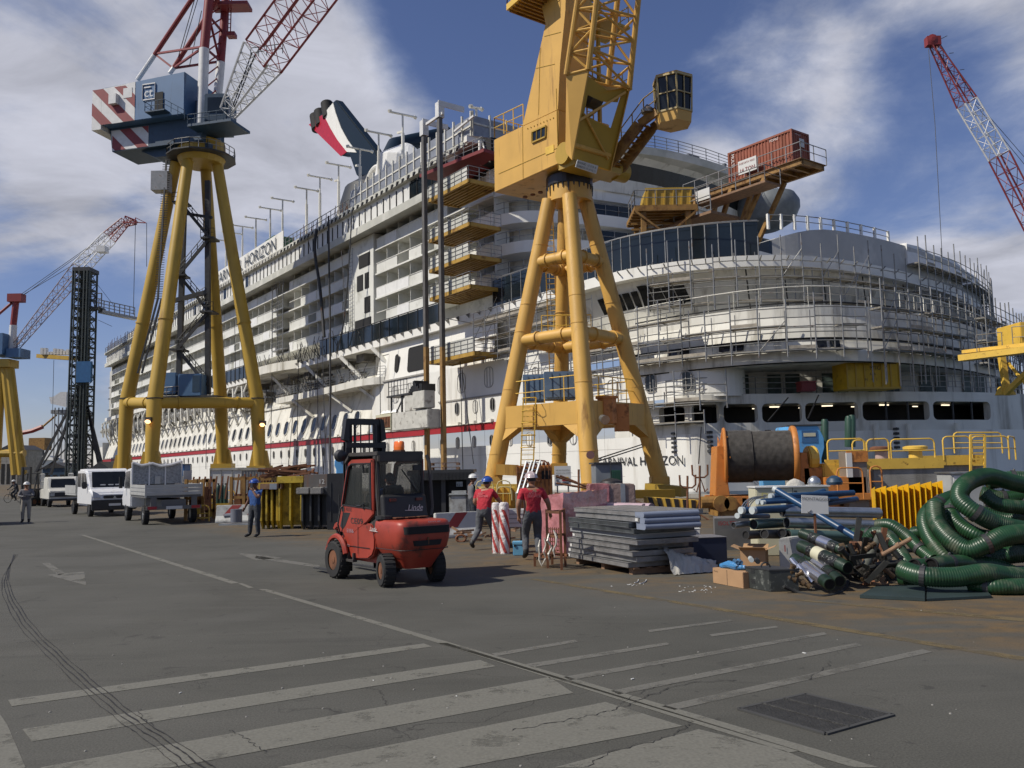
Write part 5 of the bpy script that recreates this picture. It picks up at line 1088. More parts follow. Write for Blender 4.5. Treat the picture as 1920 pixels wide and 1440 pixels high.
for a,b in (((1758,74),(1830,190)),((1830,190),(1960,340)),((1828,195),(1955,350)),((1760,80),(1828,184)),((1741,92),(1753,230)),((1753,230),(1767,490)),((1762,74),(1776,67)),((1780,100),(1788,99)),((1800,131),(1808,130))): g.tube(P(*a,Y_),P(*b,Y_),.035,n=4)
g.B('jib_ropes',mDarkSteel,RJ)
for i,(x0_,x1_,y0_,m_,Y_,lab) in enumerate(((0,34,838,mConc,230, 'low grey shed roof behind the yellow legs at the left edge'),(42,78,858,mWhiteC,250, 'pale low warehouse beyond the parked pickup'),(80,126,872,mBlueD,210, 'dark low workshop right behind the old pickup'),(172,204,872,mDarkSteel,160, 'dark low hut between the lattice tower and the ochre crane leg'))):
    a,b = P(x0_,y0_,Y_),P(x1_,y0_,Y_); o = thing('distant_shed',lab, 'shed',Vc((a.x,Y_,0)), 'low sheds at the far end of the quay'); g = MB(); g.box(a.x,b.x,Y_,Y_+12,0,a.z-.8); g.B('walls',m_,o); g = MB(); mx_ = (a.x+b.x)/2; g.prism([(a.x-.4,Y_-.3,a.z-.8),(b.x+.4,Y_-.3,a.z-.8),(mx_,Y_-.3,a.z+.6)],(0,12.6,0)); g.B('roof',mWhiteW if i == 1 else mDarkSteel,o); g = MB()
    for k in range(3): g.box(a.x+(b.x-a.x)*(.12+.3*k),a.x+(b.x-a.x)*(.3+.3*k),Y_-.05,Y_,.3,(a.z-.8)*.6)
    g.B('shed_door',mBlack,o,each=True)
# ================================================================ mast climbers and yellow loading platforms
MC = thing('mast_climbing_hoist', 'pair of tall thin hoist masts carrying a white motor unit before the ship', 'hoist mast',S(64,38.2,0))
for px_,ty,ly in ((802,240,700),(833,205,700)):
    p = SV(px_,882,38.2); q = SV(px_-2,ty,38.2); h_ = SV(px_,650,38.2).z
    g = MB(S)
    g.box(p.x-.2,p.x+.2,38.0,38.35,1.6,h_); g.B('mast_lower',mat('mast ochre',(.26,.15,.045),.6,var=.15,dirt=RUST,dirt_amt=.3),MC)
    g = MB(S); g.box(p.x-.2,p.x+.2,38.0,38.35,h_,q.z-.6); g.B('mast_upper',mat('mast grey',(.10,.095,.09),.6,var=.2),MC)
    g = MB(S); g.box(p.x-.3,p.x+.3,37.9,38.5,q.z-.6,q.z+.8); g.box(p.x-.32,p.x-.2,37.9,40.6,q.z+.4,q.z+.9); g.B('mast_head',mWhiteC,MC)
a = SV(800,233,38.2); b = SV(831,212,38.2); g = MB(S); g.beam(a,b,.22); g.beam(a+Vc((0,3,0)),b+Vc((-1,2.6,0)),.18); g.B('head_tie',mWhiteC,MC)
g = MB(S)
for z_ in [3+k*1.5 for k in range(20)]: g.beam((p.x,38.6,z_),(p.x,41.2,z_-.2),.06) if z_ > 9 and int(z_) % 3 == 0 else None
g.B('wall_ties',mSteel,MC)
c = SV(790,790,37.4)
g = MB(S); g.box(62.8,69.2,36.7,38.0,5.5,7.1); g.box(64.2,67,36.8,38,7.1,8.5); g.box(63,65,36.5,37.6,7.2,8.7); hb = g.B('motor_housing',mat('off white machine paint',(.50,.49,.44),.5,dirt=GRIME,dirt_amt=.35,dirt_scale=1.5),MC,bevel=.05)
g = MB(S); g.box(69.2,72.2,36.6,38.0,5.7,7.1); g.B('side_box',mCream,hb)
g = MB(S); 
for k in range(8): g.box(69.5+k*.33,69.65+k*.33,36.5,36.6,5.9,6.8)
g.box(69.3,72.1,36.55,36.62,5.85,6.85); g.B('rusty_grille',mRust,hb)
g = MB(S)
for k in range(12): g.box(63.6+k*.2,63.72+k*.2,36.6,38.0,8.7,8.8+random.random()*.9)
g.box(65,70.4,36.8,38.2,8.6,8.75); g.beam((69.8,37,7),(69.8,37,8.6),.14); g.beam((67.8,37,7),(67.8,37,8.6),.14); g.beam((69,37,7),(67.4,37,8.6),.1); g.rail([(70,36.8,8.75),(66.5,36.8,8.75)],1.3,.03,.6,(.3,.6)); g.B('unit_frame',mDarkSteel,hb)
g = MB(S)
for k in range(14): g.lathe([(0,0),(RU(.2,.4),.1),(.1,.4)],(RU(68.5,71.8),37.2,7.1),n=6)
g.B('bagged_rubble',mTarp,hb)
def yplat(t0,t1,v0,v1,z,h,lab,grp='yellow loading platforms on the hoist masts',skid=False):
    t_ = thing('loading_platform',lab, 'platform',S((t0+t1)/2,(v0+v1)/2,z),grp)
    g = MB(S); g.box(t0,t1,v0,v0+.18,z-.3,z+.02); g.box(t0,t1,v1-.18,v1,z-.3,z+.02); g.box(t0,t0+.2,v0,v1,z-.3,z+.02); g.box(t1-.2,t1,v0,v1,z-.3,z+.02)
    n_ = int((v1-v0)/.42)
    for k in range(n_): v_ = v0+.2+k*(v1-v0-.3)/n_; g.box(t0+.1,t1-.1,v_,v_+.2,z-.22,z-.04)
    g.B('beam_frame',mat('ochre platform beams',(.40,.24,.04),.6,dirt=RUST,dirt_amt=.3),t_)
    g = MB(S); g.box(t0+.05,t1-.05,v0+.05,v1-.05,z,z+.06); g.B('deck',mWood,t_)
    g = MB(S); g.rail([(t1,v0,z),(t0,v0,z),(t0,v1,z)],1.15,.035,1.1,(.33,.66)); g.B('railing',mSteel,t_)
    g = MB(S); g.box(t0+.3,t1-.2,v0+.02,v0+.05,z+.05,z+h); g.B('side_panel',mPrimer,t_); return t_
for i,(z_,zz_) in enumerate(((26.6,1.5),(22.8,1.2),(20.0,1.4),(17.4,1.3))):
    yplat(59.2,66.0,38.9,42.2,z_,zz_*.75,['topmost', 'second', 'third', 'fourth'][i]+' yellow loading platform from the top on the twin hoist masts')
yplat(58.4,65.8,38.7,41.2,11.6,1.3, 'lowest yellow loading platform, under the promenade deck on the hoist masts')
t_ = thing('red_underside_platform', 'platform with dark red underside below the lido screens at the top of the hoist masts', 'platform',S(62,41,29)); g = MB(S); g.prism([(67.2,38.7,29.0),(67.2,43,29.0),(59.6,44.5,29.3),(59.2,40.5,29.3)],(0,0,.3)); g.B('deck',mat('dark red primer',(.17,.012,.012),.5),t_); g = MB(S); g.rail([(67.2,38.8,29.3),(59.4,40.5,29.6),(59.6,44.4,29.6)],1.1,.035,1.2,(.33,.66)); g.B('railing',mSteel,t_)
# hanging cables along the ship
for i,(pts,r_,lab) in enumerate((([(594,430,41.0),(590,470,40.8),(600,540,41.),(608,632,41.)],.2, 'thick dark cable bundle hanging down the balconies to the promenade'),([(616,405,41),(617,500,41),(619,620,41.0),(619,900,40)],.12, 'dark cable hanging from the brow past the promenade to the quay'),([(660,395,41),(654,500,41),(645,600,41),(632,660,41)],.08, 'thin cable slanting down from the brow left of the stair tower'))):
    t_ = MB(S); t_.path(cat_rom([SV(a,b,v) for a,b,v in pts],4),r_,n=6); tag(t_.B('hanging_cable',mDarkSteel),lab, 'cable', 'cables hanging down the ship side')
g = MB(S)
for x0_,y0_,x1_,y1_ in ((595,650,597,930),(604,640,612,910),(510,700,507,890),(560,670,556,890),(549,780,540,880),(712,610,714,880),(575,440,583,470),(640,470,650,610),(862,640,868,880),(866,690,888,870),(1315,800,1310,870),(1400,870,1330,930),(415,580,417,700),(440,600,442,720),(1478,745,1440,790),(1535,740,1515,785),(388,750,386,880),(600,800,607,890),(612,800,606,890)):
    g.tube(SV(x0_,y0_,40.3),SV(x1_,y1_,40.3),.045,n=4)
tag(g.B('rigging_line',mDarkSteel), 'thin rigging lines hanging down along the whole ship side', 'rigging',kind='stuff')

# ================================================================ scaffolding round the stern
def scaff(lab,path_,zs,step,drop=0,top=1.2,planks=True,brace=True,grp='scaffolding on the ship stern'):
    """path_: list of (t,v) outer line; second row is offset inwards"""
    o = thing('scaffold',lab, 'scaffold',S(path_[0].x,path_[0].y,zs[0]),grp); g = MB(S); gl = MB(S); gp = MB(S)
    inn = offc(path_,-1.0); acc = 0
    L_ = [0]
    for a,b in zip(path_,path_[1:]): L_.append(L_[-1]+(b-a).length)
    n_ = max(1,int(L_[-1]/step)); pos = []
    for k in range(n_+1):
        s_ = L_[-1]*k/n_
        for i in range(len(path_)-1):
            if L_[i+1] >= s_-1e-6: f = (s_-L_[i])/(L_[i+1]-L_[i]); pos.append((path_[i].lerp(path_[i+1],f),inn[i].lerp(inn[i+1],f))); break
    z0,z1 = zs[0]-drop,zs[-1]+top
    for k,(p,q) in enumerate(pos):
        dz = RU(0,.9)
        g.tube((p.x,p.y,z0-RU(0,.4)),(p.x,p.y,z1+dz),.045,n=5); g.tube((q.x,q.y,z0),(q.x,q.y,z1-.3),.04,n=4)
    for z_ in zs:
        for (p,q),(p2,q2) in zip(pos,pos[1:]):
            j = RU(-.05,.05)
            for dz in (0,.55,1.1): gl.tube((p.x,p.y,z_+dz+j),(p2.x,p2.y,z_+dz+j),.034,n=4)
            gl.tube((p.x,p.y,z_),(q.x,q.y,z_),.034,n=4); gl.tube((q.x,q.y,z_+.02),(q2.x,q2.y,z_+.02),.034,n=4)
            if planks and random.random() < .9:
                for f_ in (.08,.36,.64):
                    a,b = p.lerp(q,f_),p2.lerp(q2,f_); a2,b2 = p.lerp(q,f_+.24),p2.lerp(q2,f_+.24)
                    gp.add([(a.x,a.y,z_+.05),(b.x,b.y,z_+.05),(b2.x,b2.y,z_+.05),(a2.x,a2.y,z_+.05),(a.x,a.y,z_+.1),(b.x,b.y,z_+.1),(b2.x,b2.y,z_+.1),(a2.x,a2.y,z_+.1)],[(3,2,1,0),(4,5,6,7),(0,1,5,4),(1,2,6,5),(2,3,7,6),(3,0,4,7)])
                if random.random() < .35: gp.add([(p.x,p.y,z_+.1),(p2.x,p2.y,z_+.1),(p2.x,p2.y,z_+.3),(p.x,p.y,z_+.3)],[(0,1,2,3)])
            if brace and random.random() < .12: gl.tube((p.x,p.y,z_),(p2.x,p2.y,z_+1.9),.03,n=4)
    g.B('standards',mSteel,o,rc=0); gl.B('ledgers',mSteel,o,rc=0)
    if planks: gp.B('planks',mPlank,o,rc=0)
    return o
def seg_c(c,a,b): return c[a:b]
cA1 = offc(C_A,.5); cB1 = offc(C_B,1.3)
lineS = [Vc((60.8,40.2,0)),Vc((54,40.2,0)),Vc((46.5,40.2,0))]
scaff('grey tube scaffold under the promenade between the hoist masts and the yellow crane',lineS,[11.4,12.9,14.2],1.7,.4,.6)
scaff('low hanging scaffold of a few bays left of the yellow crane leg',[Vc((54.5,40.9,0)),Vc((49,40.9,0))],[9.0],1.5,.4,1.0)
iB = [i for i,p in enumerate(C_B)]
f1 = [p for p in cB1 if p.x > 36.8 and p.x < 48 and p.y < 50]; f2 = [p for p in cB1 if (p.x < 38) and p.y < 48.6]; f3 = [p for p in cB1 if 48 < p.y < 62]; f4 = [p for p in cB1 if 61 < p.y < 82]
scaff('densely planked scaffold in the sun behind the right legs of the yellow crane',f1,[8.7,10.0,11.3],1.5,.3,1.0)
scaff('scaffold wrapping the sunlit round corner of the stern above the cabin window',f2,[8.7,10.2],1.5,.3,1.4)
scaff('tube scaffold around the middle of the stern above the yellow container',f3,[8.7,10.1,11.3],1.15,1.9,1.2)
scaff('scaffold at the stern side beyond the yellow workshop container',f4,[8.6,10.2,11.8],1.3,2.0,1.4)
cT = offc(C_A,.9); f5 = [p for p in cT if p.x < 41.5 and p.y < 60]; f6 = [p for p in cT if 59 < p.y < 90]
scaff('upper ring of scaffold tubes under the curved white terrace edge',f5,[12.6,14.2],1.4,.4,2.2,planks=True)
scaff('uppermost scaffold tubes standing against the shrink wrapped white section',f6,[13.0,14.3,16.4],1.3,.8,1.6)
cM = offc(C_M,.9); f7 = [p for p in cM if 35.5 < p.x < 44 and p.y < 47.5]
scaff('suspended scaffold walkway with planks in front of the first mooring openings',f7,[5.9],1.5,.2,1.2,brace=False)
scaff('short plank walkway hung just over the mooring openings next to the crane leg',[p for p in cM if 36.5 < p.x < 43 and p.y < 46],[4.6],1.6,.5,.4,brace=False)
for i,(x_,a,b) in enumerate(((1040,0,0),(1355,0,0))): pass
# ================================================================ container on cantilever platform
def PF(px,py,Y): p = P(px,py,Y); return Vc((p.x*U.x+p.y*U.y,p.x*V.x+p.y*V.y,p.z))
near = PF(1487,305,57); tN,vN = near.x,near.y; zc = near.z
CT = thing('shipping_container', 'rust red corrugated shipping container on the high cantilever platform', 'container',S(tN+3,vN+1.2,zc))
CL,CW_,CH = 5.5,1.9,2.4
g = MB(S)
def corr(mb,a,b,z0,z1,n_,dep,nrm):
    a = Vector(a); b = Vector(b); pa_ = []; 
    for i in range(n_):
        for f_,o_ in ((0,0),(.25,0),(.4,dep),(.8,dep),(.95,0)): c = a.lerp(b,(i+f_)/n_)+Vector(nrm)*o_; pa_.append(c)
    pa_.append(b); mb.ribbon([(p.x,p.y,z0) for p in pa_],[(p.x,p.y,z1) for p in pa_])
mCt = mat('container red paint',(.25,.07,.036),.6,var=.15,scale=1.5,dirt=(.12,.04,.02),dirt_amt=.3,dirt_scale=1.5,streak=True)
corr(g,(tN,vN,0),(tN+CL,vN,0),zc+.12,zc+CH-.1,20,.06,(0,1,0)); corr(g,(tN+CL,vN+CW_,0),(tN,vN+CW_,0),zc+.12,zc+CH-.1,20,.06,(0,-1,0)); corr(g,(tN,vN,0),(tN,vN+CW_,0),zc+.12,zc+CH-.1,7,.05,(1,0,0)); corr(g,(tN+CL,vN,0),(tN+CL,vN+CW_,0),zc+.12,zc+CH-.1,7,.05,(-1,0,0))
g.box(tN+.05,tN+CL-.05,vN+.05,vN+CW_-.05,zc+CH-.12,zc+CH-.06); g.B('corrugated_body',mCt,CT,rc=0)
g = MB(S)
for z_ in (zc,zc+CH-.12):
    for v_ in (vN-.03,vN+CW_-.1): g.box(tN,tN+CL,v_,v_+.12,z_,z_+.14)
    for t0 in (tN-.03,tN+CL-.1): g.box(t0,t0+.12,vN,vN+CW_,z_,z_+.14)
for t0 in (tN-.04,tN+CL-.1):
    for v_ in (vN-.04,vN+CW_-.1): g.box(t0,t0+.15,v_,v_+.15,zc,zc+CH+.02)
g.B('corner_frame',mCt,CT)
g = MB(S); g.box(tN-.07,tN-.05,vN+.75,vN+1.3,zc+1.3,zc+1.9); g.B('white_label',mPaper,CT)
g = MB(); g.text('MULTI',S(tN+5.2,vN-.05,zc+2.2),Vc((0,0,-1)),-U,.36,.01); g.text('PONU',S(tN+1.8,vN-.05,zc+2.0),-U,Z,.26,.01); g.text('M D A J J C',S(tN-.09,vN+.25,zc+2.05),V,Z,.14,.01); g.B('container_lettering',mWhiteC,CT)
PL = thing('cantilever_platform', 'orange steel cantilever loading platform with railings carrying the red container', 'platform',S(tN+4,vN,zc-6))
g = MB(S); zt_ = zc-.02
g.box(tN-.9,tN+9.6,vN-.35,vN-.1,zt_-.4,zt_); g.box(tN-.9,tN+9.6,vN+CW_+.1,vN+CW_+.35,zt_-.4,zt_)
for k in range(12): g.box(tN-.9+k*.93,tN-.75+k*.93,vN-.35,vN+CW_+.35,zt_-.35,zt_-.05)
g.B('main_beams',mOrangeD,PL)
g = MB(S); g.box(tN-1.0,tN+9.7,vN-.5,vN+CW_+.5,zt_-.04,zt_); g.box(tN+.8,tN+7,vN-2.1,vN-.4,zt_-1.5,zt_-1.35); g.box(tN+4.5,tN+11.5,vN-3.4,vN-.3,zt_-2.9,zt_-2.7); g.B('deck_planks',mWood,PL)
g = MB(S); zl = 16.
for t0,t1 in ((tN+2.2,tN+6.3),(tN+5.2,tN+8.2),(tN+8.6,tN+11.0)):
    for v_ in (vN-.2,vN+CW_+.1): g.beam((t0,v_,zt_-.4),(t1,v_,zl),.28)
for t0 in (tN+6.2,tN+8.2,tN+10.8): 
    for v_ in (vN-.2,vN+CW_+.1): g.beam((t0,v_,zl),(t0,v_,zt_-2.8),.25)
g.beam((tN+6.3,vN-.2,zl+.2),(tN+11,vN+CW_,zl+3.4),.15); g.beam((tN+6.3,vN+CW_,zl+.2),(tN+11,vN-.2,zl+3.4),.15); g.beam((tN+5,vN-.2,17.8),(tN+11,vN-.2,17.8),.2); g.B('raking_legs',mOrangeD,PL)
g = MB(S); g.rail([(tN+9.6,vN-.5,zt_),(tN-1.0,vN-.5,zt_),(tN-1.0,vN+CW_+.5,zt_)],1.1,.035,1.2,(.5,)); g.rail([(tN+.8,vN-2.1,zt_-1.35),(tN+7,vN-2.1,zt_-1.35)],1.1,.035,1.2,(.5,)); g.rail([(tN+.8,vN-2.1,zt_-1.35),(tN+.8,vN-.4,zt_-1.35)],1.1,.035,1.2,(.5,)); g.rail([(tN+4.5,vN-3.4,zt_-2.7),(tN+11.5,vN-3.4,zt_-2.7),(tN+12.5,vN-3.4,zt_-4.2)],1.1,.04,1.2,(.33,.66)); g.B('railing',mSteel,PL)
g = MB(S); g.box(tN+2.6,tN+4.2,vN-.58,vN-.52,zt_+.25,zt_+1.25); g.box(tN+9.2,tN+10.6,vN-3.48,vN-3.42,zt_-2.6,zt_-1.5); g.box(tN+5.6,tN+6.9,vN-2.18,vN-2.12,zt_-1.3,zt_-.5); sg = g.B('load_sign',mPaper,PL)
g = MB(); g.text('14 TON.',S(tN+4.1,vN-.6,zt_+.38),-U,Z,.4,.01); g.text('15 TON.',S(tN+10.5,vN-3.5,zt_-2.45),-U,Z,.36,.01); g.text('PORTATA MAX',S(tN+4.1,vN-.6,zt_+.95),-U,Z,.2,.01); g.text('PORTATA MAX',S(tN+10.5,vN-3.5,zt_-1.85),-U,Z,.18,.01); g.B('sign_lettering',mRedC,sg)
# lower platform left with yellow tilt skip
lp = PF(1190,385,59.5)
PL2 = thing('low_loading_platform', 'brown steel framed loading platform on the terrace behind the glass screen', 'platform',S(lp.x,lp.y,16)); t1 = lp.x; v1 = lp.y
p2 = PF(1308,385,59.5); 
A_ = S(t1,v1,0); B_ = S(p2.x,p2.y,0); dn = (B_-A_).normalized(); fw = Vc((-dn.y,dn.x,0)); fw = fw if fw.y > 0 else -fw; zz_ = lp.z; WW = (B_-A_).length
g = MB(); g.hexa(A_+Z*(zz_-.3),dn*WW,fw*4.5,Z*.3)
for k in range(7): g.beam(A_+Z*(zz_-.35)+fw*k*.7,B_+Z*(zz_-.35)+fw*k*.7,.1,.15)
for f_ in (.15,.85): g.beam(A_+dn*WW*f_+Z*16-dn*(.2 if f_ < .5 else 0),A_+dn*WW*f_+Z*(zz_-.3)+fw*.3,.35); g.beam(A_+dn*WW*f_+fw*4+Z*16,A_+dn*WW*f_+Z*(zz_-.3)+fw*4,.35)
g.beam(A_+Z*16.4,B_+Z*(zz_-.4),.14); g.beam(B_+Z*16.4,A_+Z*(zz_-.4),.14)
for k in range(9): g.beam(A_+Z*(16.3+k*.42)+fw*2,B_+Z*(16.3+k*.42)+fw*2,.08,.14)
g.B('support_frame',mOrangeD,PL2)
g = MB(); g.rail([A_+fw*3+Z*zz_,A_+Z*zz_,B_+Z*zz_],1.1,.035,1.3,(.5,)); g.B('railing',mSteel,PL2)
t_ = thing('yellow_tilt_skip', 'ochre steel skip with ribs standing on the low brown platform', 'skip',A_+dn*1.2+Z*zz_); g = MB(); b0 = A_+dn*.6+fw*.7+Z*(zz_+.02); g.prism([b0,b0+dn*3.7,b0+dn*3.7+Z*1.35,b0+dn*.35+Z*1.35],fw*2); g.B('body',mYelB,t_); g = MB()
for k in range(6): g.beam(b0+dn*(.4+k*.62)-fw*.04,b0+dn*(.5+k*.62)-fw*.04+Z*1.35,.1)
g.beam(b0+dn*.3+Z*1.38,b0+dn*3.8+Z*1.38,.14); g.B('ribs',mYelB,t_)
# yellow container on the mooring deck
p = PF(1590,735,53.3); q = PF(1688,735,53.8); A_ = S(p.x,p.y,0); B_ = S(q.x,q.y,0); dn = (B_-A_).normalized(); fw = Vc((-dn.y,dn.x,0)); WW = (B_-A_).length; zb_ = 6.45
YK = thing('yellow_workshop_container', 'yellow steel box lettered MTG standing on the open mooring deck', 'container',A_+Z*zb_)
g = MB(); g.hexa(A_+Z*zb_,dn*WW,fw*1.8,Z*1.72); yb = g.B('body',mat('container yellow',(.50,.31,.012),.55,var=.1,dirt=(.2,.12,.02),dirt_amt=.25),YK,bevel=.03)
g = MB()
for k in range(7): g.beam(A_+dn*(WW*k/6)-fw*.03+Z*zb_,A_+dn*(WW*k/6)-fw*.03+Z*(zb_+1.7),.08)
for z_ in (.05,1.68): g.beam(A_-fw*.03+Z*(zb_+z_),B_-fw*.03+Z*(zb_+z_),.12)
g.B('ribs',mYelB,YK); g = MB(); g.text('MTG',A_+dn*WW*.42-fw*.09+Z*(zb_+1.2),dn,Z,.36,.01); g.text('6  6',A_+dn*WW*.42-fw*.09+Z*(zb_+.85),dn,Z,.26,.01); g.text('H   +   I',A_+dn*WW*.32-fw*.09+Z*(zb_+.5),dn,Z,.26,.01); g.B('lettering',mInk,YK)
t_ = thing('red_tool_box', 'dark red box on the mooring deck behind the railing', 'box',P(1515,730,53)); a = P(1503,735,54.); g = MB(); g.box(a.x,a.x+.95,54,55,6.43,7.0); g.B('body',mat('dull red box',(.16,.02,.02),.6),t_,bevel=.04); g = MB(); g.box(a.x-.03,a.x+.98,53.97,55.03,7.0,7.07); g.B('lid',mRedC,t_)
# ================================================================ yellow gantry at the right edge
YR = thing('yellow_gantry', 'yellow steel gantry with raking leg right of the yellow workshop container', 'gantry',P(1900,740,50))
g = MB(); g.beam(P(1802,672,50),P(1935,655,47),.8,.35); g.beam(P(1805,660,50.4),P(1935,645,47.6),.3,.2); g.B('main_beam',mYelLt,YR)
g = MB(); g.beam(P(1888,738,50),P(1878,668,50),.32); g.beam(P(1885,738,50),P(1935,690,48),.28); g.beam(P(1890,680,50),P(1935,735,48),.12); g.prism([P(1876,740,50),P(1906,740,50),P(1896,724,50),P(1882,724,50)],(0,.6,0)); g.B('raking_legs',mYelLt,YR)
g = MB(); a = P(1916,652,48.6); g.box(a.x,a.x+2.2,48.6,51,a.z,a.z+1.5); g.B('yellow_bin',mYelLt,YR,bevel=.03)
g = MB(); g.rail([P(1832,660,49.5),P(1880,655,49)],1.0,.025,.9,(.5,)); g.rail([P(1900,652,48.5),P(1930,650,48)],1.2,.025,.6,(.5,)); g.B('railing',mSteel,YR)

# ================================================================ quay equipment
def gbox(px0,px1,pyb,h,d,rz=0.,Y=None):
    "ground footprint: left/right pixel x at ground pixel row -> A, dn, fw, W"
    a,b = (G(px0,pyb),G(px1,pyb)) if Y is None else (P(px0,pyb,Y),P(px1,pyb,Y))
    a.z = b.z = 0 if Y is None else a.z
    return a,b
def simple_box(name,lab,cat,px0,px1,pyb,pyt,m_,d=1.,Y=None,parts=(),bevel=.02,grp=None,z0=0.,yaw=0.):
    if Y is None: a = G(px0,pyb); Y = a.y
    a = P(px0,pyb,Y); b = P(px1,pyb,Y); t = P(px0,pyt,Y); a.z = b.z = z0; h_ = t.z-z0
    o = thing(name,lab,cat,a,grp); dn = (b-a).normalized(); W_ = (b-a).length; c = cos(yaw); s_ = sin(yaw); dn = Vc((c,s_,0)); fw = Vc((-s_,c,0))
    g = MB(); g.hexa(a,dn*W_,fw*d,Z*h_); bo = g.B('body',m_,o,bevel=bevel); return o,a,dn,fw,W_,h_,bo
# winch
WN = thing('cable_winch', 'orange winch with a huge drum wound with dark steel cable', 'winch',P(1400,900,33)); YW = 33.
axL = P(1385,858,YW); 
def wx(px): return P(px,858,YW).x
zc_ = P(1425,855,YW).z; ad = Vc((1,-.2,0)).normalized(); c0 = Vc((wx(1362),YW,zc_)); wlen = wx(1478)-wx(1362)
g = MB()
n_ = 58; prof = []
for i in range(n_*2+1): prof.append((.93+(.032 if i % 2 else 0)+(.05 if i < 46 else 0),wlen*i/(n_*2)))
g.lathe(prof,c0,ad,40); g.B('wound_cable',mat('grey wire cable',(.115,.108,.1),.5,metal=.3,var=.3,scale=6),WN,sm=1,ang=50)
for s_,th in ((-.12,.12),(wlen,.2)):
    g = MB(); g.lathe([(1.08,0),(1.12,th*.3),(1.12,th*.7),(1.08,th)],c0+ad*s_,ad,40)
    for k in range(8): a_ = k*pi/4; r_ = Vc((0,cos(a_),sin(a_))); g.prism([c0+ad*(s_)+r_*.2,c0+ad*(s_)+r_*1.1,c0+ad*(s_-.18)+r_*.25],Vc((0,-r_.z,r_.y))*.06) if s_ < 0 else None
    g.B('drum_flange',mOrange,WN,sm=1)
g = MB(); xL,xR = wx(1345),wx(1488); zb_ = .75
g.prism([(xL-.25,YW-.5,zb_),(xL+.3,YW-.5,zb_),(xL+.12,YW-.5,zc_+.4),(xL-.1,YW-.5,zc_+.4)],(0,1.0,0)); g.prism([(xR,YW-.5,zb_),(xR+.5,YW-.5,zb_),(xR+.35,YW-.5,zc_+.1),(xR+.1,YW-.5,zc_+.1)],(0,1.,0)); g.box(xR+.2,xR+1.4,YW-.5,YW+.6,zb_,zb_+1.0)
g.box(xL-.35,xR+2.5,YW-1.0,YW-.75,zb_-.5,zb_); g.box(xL-.35,xR+2.5,YW+.7,YW+1.,zb_-.5,zb_)
for k in range(6): g.box(xL-.3+k*.9,xL-.1+k*.9,YW-1,YW+.9,zb_-.45,zb_-.05)
g.B('winch_frame',mOrange,WN,bevel=.02)
g = MB(); g.box(xL-.2,xL+1.6,YW-1.1,YW+1,0,zb_-.5); g.box(xR-.4,xR+2.8,YW-1.1,YW+1,0,zb_-.5); g.tube((xL-.9,YW-.9,.55),(xL-.2,YW-.9,.55),.22,n=12); g.tube((xL-.2,YW-1.2,.5),(xL-.2,YW-1.0,.5),.3,n=14); g.tube((xL+.15,YW-1.2,.5),(xL+.15,YW-1.0,.5),.26,n=14); g.B('plinth_block',mOrangeD,WN)
g = MB(); g.lathe([(.5,0),(.5,.35),(.3,.4)],Vc((xR+.45,YW-.1,zc_-.15)),(1,0,0),16); g.box(xR+.9,xR+1.7,YW-.6,YW+.4,zb_+.6,zb_+1.15); g.B('gear_case',mYelLt,WN,bevel=.05)
g = MB(); g.box(wx(1430)-.35,wx(1430)+.35,YW-.7,YW-.3,zb_,zb_+.3); g.B('brake_pad',mDarkSteel,WN)
# blue machine
def blue_machine(name,lab,px0,px1,pyb,pyt,Y,flip=1):
    a = P(px0,pyb,Y); b = P(px1,pyt,Y); w_ = b.x-a.x; h_ = b.z-a.z; o = thing(name,lab, 'machine',a, 'light blue dockside machines'); g = MB(); x0 = a.x; z0_ = a.z
    g.prism([(x0+.1*w_,Y,z0_),(x0+.9*w_,Y,z0_),(x0+.9*w_,Y,z0_+.25*h_),(x0+w_,Y,z0_+.5*h_),(x0+w_,Y,z0_+.72*h_),(x0+.85*w_,Y,z0_+h_),(x0+.1*w_,Y,z0_+h_),(x0,Y,z0_+.72*h_),(x0,Y,z0_+.5*h_),(x0+.1*w_,Y,z0_+.3*h_)],(-.3,1.3,0)); bo = g.B('body',mBlueL,o,bevel=.03)
    g = MB(); g.box(x0+.35*w_,x0+.8*w_,Y-.02,Y,z0_+.62*h_,z0_+.9*h_); g.B('panel',mat('slate blue panel',(.04,.12,.26),.5),bo)
    g = MB(); g.box(x0+.4*w_,x0+.75*w_,Y-.035,Y-.02,z0_+.76*h_,z0_+.84*h_); g.B('name_plate',mCream,bo); g = MB(); g.box(x0+.05*w_,x0+.95*w_,Y-.05,Y+1.2,z0_+h_,z0_+h_+.06); g.B('cap',mDarkSteel,bo); return o
blue_machine('blue_winch_motor', 'light blue angular machine behind the right flange of the cable drum',1484,1544,882,798,35)
blue_machine('blue_winch_motor', 'light blue angular machine above the dark blocks left of the forklift mast',628,660,890,855,42)
o = simple_box('blue_machine_foot', 'small light blue block under the cable drum', 'block',1432,1474,932,901,mBlueL,.6,Y=35.5)
